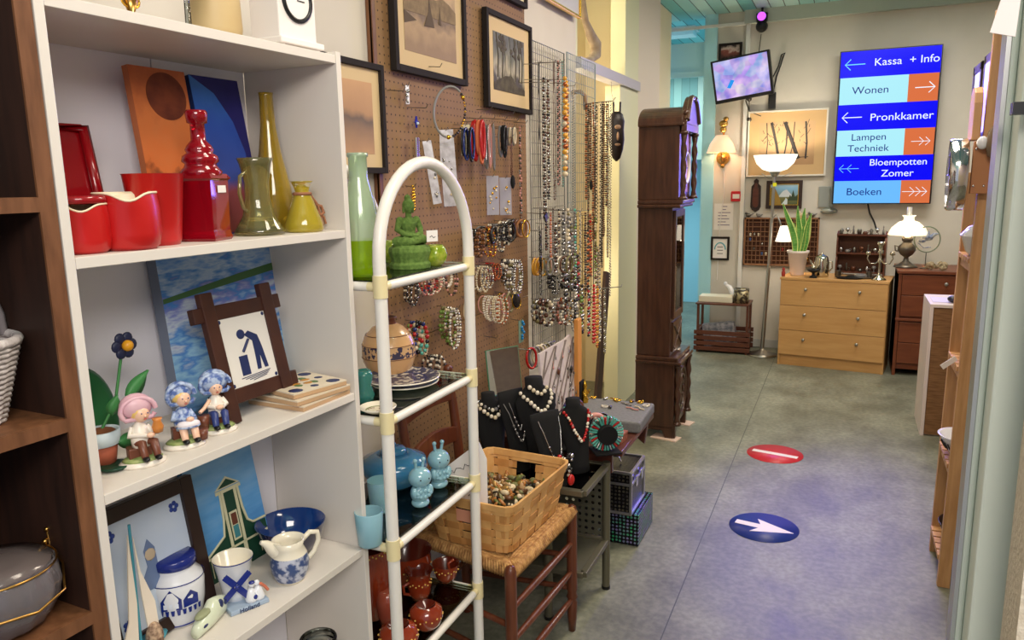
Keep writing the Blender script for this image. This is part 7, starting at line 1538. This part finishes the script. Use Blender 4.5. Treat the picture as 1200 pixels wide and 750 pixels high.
# things on the birch chest
def cp(px, y, z=chh): return pt(px, 320, y=y).x, y, z
def onc(px, dpt):
    "on the chest: image column px, dpt behind its front"
    y = 6.55+dpt; 
    for _ in range(5): x = pt(px, 322, y=y).x; y = 6.55+dpt-(x-ch.x)*.13
    return Vector((x, y, chh+.0005))
p = onc(934, .16)
t = thing('potted_plant', 'snake plant with tall yellow-edged leaves in a white pot', 'plant', p)
B().m(M('white_pot', (236, 220, 212), .35)).lathe([(0, 0), (.05, 0), (.055, .01), (.078, .18), (.086, .185), (.088, .205), (.08, .205), (.074, .18), (0, .17)], n=36).build('pot', t)
SN = M('snake_leaf', (70, 130, 50), .5, c2=(110, 170, 80), scale=22, stretch=(1, 1, 6)); SNE = M('snake_edge', (206, 220, 130), .5)
random.seed(11)
for i, (lx, h_, wd, tl) in enumerate(((-.055, .42, .028, -.10), (.0, .40, .026, -.01), (.03, .38, .030, .03), (.06, .34, .03, .07), (.05, .24, .022, .02), (-.03, .26, .024, -.02), (.09, .28, .016, .05))):
    b = B(); k = 12; vs = []
    x0 = lx*.45; y0 = random.uniform(-.03, .03)
    for q in range(k+1):
        f = q/k; w_ = wd*(math.sin(PI*min(.97, .18+f*.80))**.8); cx_ = x0+tl*f**1.4+ .01*math.sin(f*5); z = .17+h_*f
        vs += [(cx_-w_, y0, z), (cx_-w_*.72, y0-.006, z), (cx_, y0-.003, z), (cx_+w_*.72, y0-.006, z), (cx_+w_, y0, z), (cx_, y0+.006, z)]
    for j, m_ in enumerate((SNE, SN, SN, SNE, SN, SN)):
        b.m(m_); b.add(vs, [(q*6+j, q*6+(j+1) % 6, (q+1)*6+(j+1) % 6, (q+1)*6+j) for q in range(k)], True)
    b.build('leaf', t)
p = onc(962, .14); t = thing('coffee_pot', 'silver coffee pot with domed lid on the birch chest', 'pot', p)
SVR = M('polished_silver', (200, 196, 180), .15, 1)
B().m(SVR).lathe([(0, 0), (.055, 0), (.06, .01), (.058, .12), (.05, .15)], n=32).tube([(.055, 0, .12), (.08, 0, .125), (.082, 0, .07), (.058, 0, .04)], .006, 8).tube([(-.055, 0, .08), (-.078, 0, .11), (-.088, 0, .135)], [.012, .008, .006], 8).build('body', t); B().m(SVR).lathe([(.052, .15), (.045, .165), (.02, .18), (.006, .185), (.01, .195), (0, .2)], n=28).build('lid', t)
p = onc(953, .035); tag(B().m(M('cast_iron', (34, 34, 36), .5, .4)).lathe([(0, 0), (.03, 0), (.028, .01), (.012, .02), (.012, .04), (.036, .05), (.05, .062), (.05, .068), (0, .068)], n=24).m(SVR).ball((0, 0, .08), (.016, .016, .02)).build('iron_stand', loc=p), 'small black iron stand in front of the coffee pot', 'stand')
tag(B().m(M('doll_red', (160, 50, 44), .5)).lathe([(0, 0), (.014, 0), (.016, .03), (.009, .045), (.013, .058), (.008, .07), (0, .074)], n=16).build('nutcracker_figure', loc=onc(918, .05)), 'tiny reddish standing figure at the left of the plant pot', 'figurine')
# whatnot shelf
q0, q1 = onc(978, .30), onc(1036, .30); t = thing('wall_shelf', 'dark two-tier wooden whatnot shelf standing on the birch chest', 'shelf', q0, CA); sw_ = (q1-q0).length
for x in (0, sw_-.012):
    P = [(.0, 0), (.10, 0), (.10, .12), (.085, .15), (.10, .18), (.10, .28), (.085, .31), (.10, .335), (.05, .36), (0, .36)]
    B().m(MTW).prism([(.10-y, z) for y, z in P], x, x+.012, 'YZ').build('side_panel', t)
for z in (.02, .175, .325): B().m(MTW).box((.005, .0, z), (sw_-.005, .10, z+.01)).build('shelf_board', t)
B().m(TDK).box((.0, .096, .02), (sw_, .102, .33)).build('back_panel', t)
random.seed(3)
MP = [[(0, 0), (.014, 0), (.01, .01), (.016, .03), (.006, .045), (0, .048)], [(0, 0), (.016, 0), (.018, .03), (.016, .04), (0, .04)], [(0, 0), (.012, 0), (.004, .008), (.004, .02), (.018, .035), (.012, .05), (0, .052)], [(0, 0), (.018, 0), (.02, .015), (.012, .025), (0, .026)], [(0, 0), (.01, 0), (.008, .03), (.004, .05), (.006, .06), (0, .075)]]
for zi, (z, n_, rowl) in enumerate(((.335, 8, 'top'), (.185, 7, 'middle'), (.030, 7, 'bottom'))):
    for k in range(n_):
        sh = MP[(k*2+zi) % 5]; b = B().m([PEWTER, SIL, GRY, PEWTER, BRB][(k+zi) % 5]).lathe(sh, n=14); 
        if k % 3 == 1: b.tube([(.014, 0, .03), (.026, 0, .028), (.02, 0, .01)], .003, 6)
        lx = .03+(sw_-.06)*k/(n_-1); w_ = Euler((0, 0, CA)).to_matrix() @ Vector((lx, .045, z)); tag(b.build('miniature', loc=q0+w_), 'tiny pewter ornament on the '+rowl+' board of the dark whatnot shelf', 'miniature', 'pewter miniatures on the '+rowl+' board')
p = onc(1030, .07); t = thing('candelabrum', 'silver candlestick with curved side arms at the right of the birch chest', 'candlestick', p)
B().m(SVR).lathe([(0, 0), (.055, 0), (.05, .012), (.02, .03), (.009, .05), (.008, .13), (.02, .15), (.012, .165), (.01, .2), (.022, .22), (.012, .235), (.016, .26), (.028, .285), (.026, .3), (.01, .3), (0, .29)], n=24).build('stem', t)
for s_ in (-1, 1): B().m(SVR).tube([(0, 0, .16), (s_*.03, 0, .13), (s_*.07, 0, .13), (s_*.09, 0, .17), (s_*.085, 0, .2)], .005, 8).lathe([(0, .19), (.02, .2), (.016, .22), (.012, .225), (0, .22)], c=(s_*.085, 0, 0), n=16).build('arm', t)
p = onc(996, .08); t = tag(B().m(M('dark_tray', (46, 46, 50), .35, .5)).lathe([(0, 0), (.07, 0), (.085, .012), (.083, .014), (.06, .004)], n=32, sx=1.25, sy=.7).build('oval_tray', loc=p), 'dark oval metal tray at the front of the birch chest', 'tray')
p = onc(1009, .14); tag(B().m(PEWTER).lathe([(0, 0), (.09, 0), (.11, .014), (.108, .016), (.08, .004)], n=32, sy=.6).m(GRY).ball((0, 0, .02), (.05, .03, .018)).build('pewter_dish', loc=p), 'low pewter dish behind the dark oval tray', 'dish')
for px, d_, lab in ((982, .16, 'small pewter creamer left of the pewter dish'), (1018, .16, 'small pewter cup right of the pewter dish')): tag(B().m(PEWTER).lathe([(0, 0), (.02, 0), (.026, .02), (.02, .05), (.024, .055), (0, .05)], n=18).tube([(.02, 0, .045), (.038, 0, .035), (.024, 0, .015)], .003, 6).build('pewter_cup', loc=onc(px, d_)), lab, 'cup')
# on the teak chest
ty = 6.72; tzz = .8225
x = pt(1062, 300, y=ty).x
t = thing('oil_lamp', 'pewter oil lamp with glowing white glass dome shade', 'lamp', (x, ty, tzz))
PW = M('dark_pewter', (110, 106, 100), .35, .8)
B().m(PW).lathe([(0, 0), (.085, 0), (.09, .006), (.06, .02), (.022, .05), (.016, .08), (.045, .10), (.066, .135), (.062, .165), (.035, .19), (.03, .2), (.04, .21), (.04, .235), (.03, .24), (0, .24)], n=32).tube([(-.06, 0, .16), (-.085, 0, .17), (-.08, 0, .13), (-.06, 0, .125)], .006, 8).build('font', t)
B().m(shadem('lit_opal_shade', (255, 236, 200), 1.15)).lathe([(.142, .255), (.142, .262), (.12, .31), (.07, .355), (.04, .365), (.036, .39), (.05, .405), (.048, .406), (.033, .392), (.036, .362), (.065, .35), (.115, .305), (.138, .258)], n=40, cap=False).build('shade', t)
B().m(M('milky_glass', (236, 234, 226), .2, trans=.4)).lathe([(.02, .24), (.03, .27), (.022, .31), (.018, .47), (.017, .47), (.02, .31)], n=24, cap=False).build('chimney', t)
pl = bpy.data.lights.new('oil_lamp_bulb', 'POINT'); pl.energy = 3.5; pl.color = (1, .78, .5); pl.shadow_soft_size = .03; o = bpy.data.objects.new('oil_lamp_bulb', pl); C.objects.link(o); o.location = (x, ty, tzz+.28)
x2 = pt(1085, 300, y=6.66).x
t = thing('hoop_ornament', 'round wire hoop with a blue bird figure on a thin stand', 'ornament', (x2, 6.66, tzz))
B().m(IRON).cyl((0, 0, 0), (0, 0, .13), .003, n=8).lathe([(0, 0), (.04, 0), (.035, .006), (0, .008)], n=20).build('stand', t)
B().m(M('hoop_green', (120, 130, 110), .5)).tube([(.088*math.cos(2*PI*i/40), 0, .225+.098*math.sin(2*PI*i/40)) for i in range(40)], .005, 8, closed=True).build('hoop', t)
B().m(M('blue_bird', (90, 110, 150), .5, c2=(190, 190, 186), scale=40)).ball((.0, 0, .235), (.04, .008, .022)).tube([(.02, 0, .24), (.05, 0, .265), (.075, 0, .27)], [.018, .014, .004], 8).tube([(0, 0, .24), (.01, 0, .29)], [.018, .004], 8).ball((-.035, 0, .215), (.03, .008, .016)).tube([(-.06, 0, .2), (-.02, 0, .16), (.03, 0, .165)], .005, 6).build('bird', t)
random.seed(5)
for px, lab in ((1091, 'left pale coral-like stone cluster on the teak chest'), (1104, 'right pale coral-like stone cluster on the teak chest')):
    x3 = pt(px, 310, y=6.58).x; b = B().m(M('coral', (176, 160, 130), .8, c2=(140, 124, 96), scale=50))
    for i in range(12): a = random.random()*6.28; b.ball((.035*math.cos(a)*random.random(), .025*math.sin(a), .02+random.uniform(0, .03)), (random.uniform(.014, .024), .012, random.uniform(.014, .022)), 8, 6)
    b.tube([(.03*math.cos(q*.5), -.02, .035+.02*math.sin(q*.5)) for q in range(12)], .005, 5); tag(b.build('coral', loc=(x3, 6.55, tzz)), lab, 'ornament')
# low pale cabinet
v = pt(1082, 360, y=4.97)
t = thing('cabinet', 'pinkish white cabinet with brown wood-grain front before the teak chest', 'cabinet', (.478, 4.97, 0))
hh = v.z; GW = M('grained_brown', (140, 102, 66), .5, c2=(110, 76, 46), scale=12, stretch=(1, 1, 10))
B().m(M('pinkish_white', (222, 208, 204), .5)).box((0, -.0, 0), (.02, .42, hh)).box((0, 0, hh), (.62, .42, hh+.02)).box((.60, 0, 0), (.62, .42, hh)).build('casing', t, bevel=.002)
B().m(GW).box((.022, .006, .01), (.598, .026, hh-.002)).build('front_panel', t)
v = pt(1091, 433, y=4.6); tag(B().m(M('violet_sheet', (214, 206, 236), .6)).box((0, 0, 0), (.16, .2, .002)).build('paper_sheet', loc=(.50, 5.05, hh+.021)), 'sheet of pale paper on the pinkish white cabinet', 'paper')
tag(B().m(M('dark_object', (40, 40, 60), .3)).ball((0, 0, .02), (.03, .03, .02)).build('trinket', loc=(.60, 5.05, hh+.024)), 'small dark rounded trinket on the pale paper sheet', 'trinket')

# ================================================================== PINE SHELVING on the right
PX, PY, PD = .396, 3.075, .30
zt = [pt(1150, 304, y=PY).z, pt(1135, 433, y=PY).z, pt(1118, 548, y=PY).z, pt(1104, 655, y=PY).z]
t = thing('pine_shelving', 'open pine shelving unit with square posts at the right of the aisle', 'shelving', (PX, PY, 0)); t.rotation_euler = (0, R(.6), 0)
for x in (0, .78):
    for y in (0, PD): B().m(PINE).box((x, y-.0, 0), (x+.042, y+.030, 2.08 if y == 0 else 1.55)).build('post', t, bevel=.002)
for z in zt:
    b = B().m(PINE)
    for k in range(5): b.box((-.004, .034+.056*k, z-.018), (.826, .034+.056*k+.045, z))
    b.box((.0, .0, z-.04), (.82, .02, z-.018)) if 0 else None
    b.build('slatted_shelf', t, bevel=.001)
    B().m(PINE).box((.044, .004, z-.045), (.78, .022, z-.0)).build('shelf_edge', t, bevel=.001)
    B().m(PINE).box((.006, .03, z-.05), (.036, PD, z-.019)).build('shelf_rail', t)
B().m(M('orange_backboard', (150, 84, 46), .5, c2=(164, 96, 56), scale=5, stretch=(6, 1, 1))).box((.03, PD+.033, zt[3]), (.82, PD+.045, 1.75)).build('back_board', t)
def sh(px, dy, z): v = pt(px, 300, y=PY+dy); return Vector((v.x, PY+dy, z+.001))
def vx(px, z, dy):
    lo, hi = -.5, 2.5
    for _ in range(40):
        m_ = (lo+hi)/2
        if proj((m_, PY+dy, z))[0] < px: lo = m_
        else: hi = m_
    return Vector((lo, PY+dy, z+.001))
t = thing('tureen', 'white lidded tureen on the pine shelving beside the door jamb', 'tureen', vx(1143, zt[0], .12)+Vector((.05, 0, 0)))
B().m(DEL).lathe([(0, 0), (.07, 0), (.085, .02), (.10, .07), (.105, .075), (.098, .078), (0, .07)], n=36).build('bowl', t); B().m(DEL).lathe([(.1, .078), (.08, .105), (.03, .125), (.012, .13), (.02, .15), (.01, .165), (0, .165)], n=32).build('lid', t)
t = thing('cooking_pot', 'black pot with thin wire handle on the pine shelving', 'pot', vx(1152, zt[1], .12)+Vector((.03, 0, 0)))
B().m(M('black_enamel', (22, 22, 24), .3)).lathe([(0, 0), (.075, 0), (.085, .015), (.085, .10), (.09, .105), (.08, .105), (0, .09)], n=32).build('body', t); B().m(IRON).tube([(-.085, 0, .10), (-.07, 0, .19), (0, 0, .22), (.07, 0, .19), (.085, 0, .10)], .004, 8).build('handle', t)
tag(B().m(M('tan_bowl', (200, 140, 90), .5)).lathe([(0, 0), (.05, 0), (.09, .06), (.085, .062), (0, .02)], n=28).build('bowl', loc=vx(1150, zt[1]+.0, .22)+Vector((.12, 0, 0))), 'tan bowl beside the black pot on the pine shelving', 'bowl')
t = thing('strainer', 'white pierced strainer bowl on the pine shelving', 'strainer', vx(1112, zt[2], .14)+Vector((.055, 0, 0)))
b = B().m(DEL).lathe([(0, 0), (.05, 0), (.06, .02), (.095, .08), (.1, .085), (.09, .083), (.055, .02), (0, .012)], n=36); b.build('body', t); b = B().m(INK)
for i in range(30): a = 2*PI*i/30; b.tube([(.070*math.cos(a), .070*math.sin(a), .030), (.085*math.cos(a), .085*math.sin(a), .056)], .003, 4)
b.build('slots', t)
t = thing('milk_jug', 'white jug in front of the strainer on the pine shelving', 'jug', vx(1118, zt[2], .05)+Vector((.045, 0, 0))); B().m(DEL).lathe([(0, 0), (.035, 0), (.045, .03), (.04, .055), (.035, .07), (.03, .06), (0, .01)], n=28).tube([(.038, 0, .05), (.06, 0, .045), (.042, 0, .02)], .005, 8).build('body', t)
tag(B().m(M('dark_steel_bowl', (110, 104, 96), .2, .9)).lathe([(0, 0), (.06, 0), (.10, .04), (.12, .085), (.115, .085), (.09, .04), (0, .01)], n=36).build('steel_bowl', loc=vx(1112, zt[3], .16)+Vector((.075, 0, 0))), 'dark steel bowl on the lowest pine shelf', 'bowl')
tag(B().m(M('second_steel_bowl', (90, 70, 56), .25, .8)).lathe([(0, 0), (.07, 0), (.11, .05), (.105, .05), (0, .02)], n=36).build('steel_bowl', loc=vx(1150, zt[3], .14)+Vector((.08, 0, 0))), 'low brown metal dish right of the steel bowl', 'bowl')
v = pt(1092, 432, y=PY-.02)
tag(B().m(PAPER).box((-.03, -.001, -.010), (.03, .001, .010)).build('price_card', loc=(PX-.014, PY+.1, v.z), rot=(0, R(-38), R(14))), 'small white price card stuck out from the pine shelving post', 'card')
# things fixed at the upper shelving end
v = pt(1122, 205, y=PY-.03)
t = thing('wall_clock', 'round chrome rimmed clock seen edge-on at the shelving end', 'clock', (.322, PY+.06, v.z), R(0)); 
B().m(CHROME).at((0, 0, 0), (0, R(90), R(0))).lathe([(.120, .0), (.125, .004), (.125, .052), (.12, .056), (.114, .056), (.114, .0)], n=48, cap=False).lathe([(.114, .05), (0, .05)], n=48).build('rim', t)
B().m(M('clock_face_white', (224, 224, 236), .2)).at((0, 0, 0), (0, R(90), 0)).lathe([(0, .008), (.115, .008)], n=48).build('face', t); B().m(BLACK).box((.002, -.003, 0), (.006, .003, .08)).box((.002, 0, -.003), (.006, .06, .003)).build('hands', t)
t.rotation_euler = (0, 0, R(-3))
v1_, v2_ = pt(1134, 227, y=PY-.02), pt(1160, 165, y=PY-.02)
t = thing('wall_box', 'tan wooden board with four screws next to the chrome clock', 'board', (v1_.x+.005, PY-.03, v1_.z)); bw, bh_ = v2_.x-v1_.x, v2_.z-v1_.z
B().m(M('tan_board', (176, 120, 80), .5)).box((0, 0, 0), (bw, .022, bh_)).build('panel', t, bevel=.002); b = B().m(CHROME)
for x in (.15, .75):
    for z in (.15, .85): b.ball((bw*x, -.001, bh_*z), .0045, 8, 6)
b.build('screws', t)
v1_, v2_ = pt(1132, 165, y=PY+.04), pt(1147, 102, y=PY+.04)
P = [(-.055, 0), (.055, 0), (.055, .15), (.045, .19), (.02, .215), (-.02, .215), (-.045, .19), (-.055, .15)]
sc = (v2_.z-v1_.z)/.215; t = tag(B().m(M('chopping_board', (206, 160, 116), .5)).prism([(y, z*sc) for y, z in P], 0, .026, 'YZ').build('chopping_board', loc=(v1_.x+.012, PY+.06, v1_.z), bevel=.004), 'thick rounded wooden chopping board standing above the chrome clock', 'board')
for px0, px1, y0, y1, lab, m_ in ((1138, 1150, 165, 75, 'dark picture frame seen edge-on behind the chopping board', DKB), (1150, 1160, 165, 62, 'second dark frame standing beside the upper shelving post', M('purple_brown', (70, 50, 60), .5))):
    a1, a2 = pt(px0, y0, y=PY+.2), pt(px1, y1, y=PY+.2); t = thing('picture_frame', lab, 'frame', (a1.x, PY+.10, a1.z)); W3 = a2.x-a1.x; H3 = a2.z-a1.z
    B().m(m_).box((0, 0, 0), (W3*.6, .03, H3)).box((0, .17, 0), (W3*.6, .2, H3)).box((0, 0, H3-.03), (W3*.6, .2, H3)).box((0, 0, 0), (W3*.6, .2, .03)).build('frame', t, bevel=.002); B().m(M('frame_glass', (180, 190, 210), .2)).box((W3*.2, .03, .03), (W3*.4, .17, H3-.03)).build('picture', t)
for i, (px, z0, z1, c_, lab) in enumerate(((1181, 55, 120, (176, 184, 226), 'pale blue plastic bag hanging from the top of the shelving'), (1178, 150, 205, (150, 160, 214), 'second pale blue bag hanging lower on the shelving'), (1172, 215, 270, (190, 176, 200), 'lilac packet hanging low on the shelving front'))):
    a1, a2 = pt(px, z1, y=PY-.06), pt(px, z0, y=PY-.06); b = B().m(M('bag%d' % i, c_, .35, c2=tuple(int(q*.86) for q in c_), scale=20, bump=.8)); h_ = a2.z-a1.z
    b.ball((0, 0, h_/2), (.022, .012, h_/2), 12, 8).tube([(0, 0, h_), (0, .0, h_+.03)], .003, 5); tag(b.build('hanging_bag', loc=a1), lab, 'bag')
v = pt(1166, 165, y=PY-.05); t = thing('glass_lamp', 'brownish glass ornament hanging at the front of the shelving', 'ornament', v)
B().m(M('smoky_glass', (150, 130, 110), .12, trans=.4)).lathe([(0, -.06), (.02, -.05), (.028, -.01), (.022, .03), (.01, .05), (0, .055)], n=20).build('body', t); B().m(DEL).ball((-.035, 0, -.005), (.018, .014, .022)).build('white_knob', t)
# white card hanging close by on the door frame
v = [pt(px, py, y=.86) for px, py in ((1160, 38), (1190, 43), (1199, -20), (1183, -30))]
b = B().m(M('pinkish_card', (236, 222, 216), .7)); vs = [tuple(q-v[0]) for q in v]; b.add(vs+[(x, y+.002, z) for x, y, z in vs], [(0, 1, 2, 3), (7, 6, 5, 4), (0, 4, 5, 1), (1, 5, 6, 2), (2, 6, 7, 3), (3, 7, 4, 0)]); tag(b.build('hanging_card', loc=v[0]), 'white card hanging by the door frame at the top right', 'card')

# ================================================================== FLOOR STICKERS
RDS, BLS, WHS = M('sticker_red', (206, 44, 58), .4), M('sticker_blue', (22, 48, 140), .4), M('sticker_white', (238, 228, 224), .45)
d = thing('floor_sticker', 'round red no entry sticker with white bar on the floor', 'sticker', pt(908, 532, z=0)+Vector((0, 0, .0006)), R(-0))
B().m(RDS).lathe([(0, 0), (.152, 0), (.152, .001), (0, .001)], n=64).build('disc', d); B().m(WHS).prism([(-.125, -.019), (.125, -.019), (.125, .019), (-.125, .019)], .001, .0018, 'XY').build('bar', d, rot=(0, 0, 0))
a0, a1 = pt(881, 527, z=0), pt(936, 537, z=0); d.rotation_euler = (0, 0, math.atan2(a1.y-a0.y, a1.x-a0.x))
d = thing('floor_sticker', 'round blue sticker with white arrow on the floor', 'sticker', pt(895, 618, z=0)+Vector((0, 0, .0006)))
B().m(BLS).lathe([(0, 0), (.15, 0), (.15, .001), (0, .001)], n=64).build('disc', d)
a0, a1 = pt(864, 610, z=0), pt(927, 624, z=0); d.rotation_euler = (0, 0, math.atan2(a1.y-a0.y, a1.x-a0.x))
B().m(WHS).prism([(-.125, -.02), (-.02, -.02), (-.045, -.07), (.13, 0), (-.045, .07), (-.02, .02), (-.125, .02)], .001, .0018, 'XY').build('arrow', d)
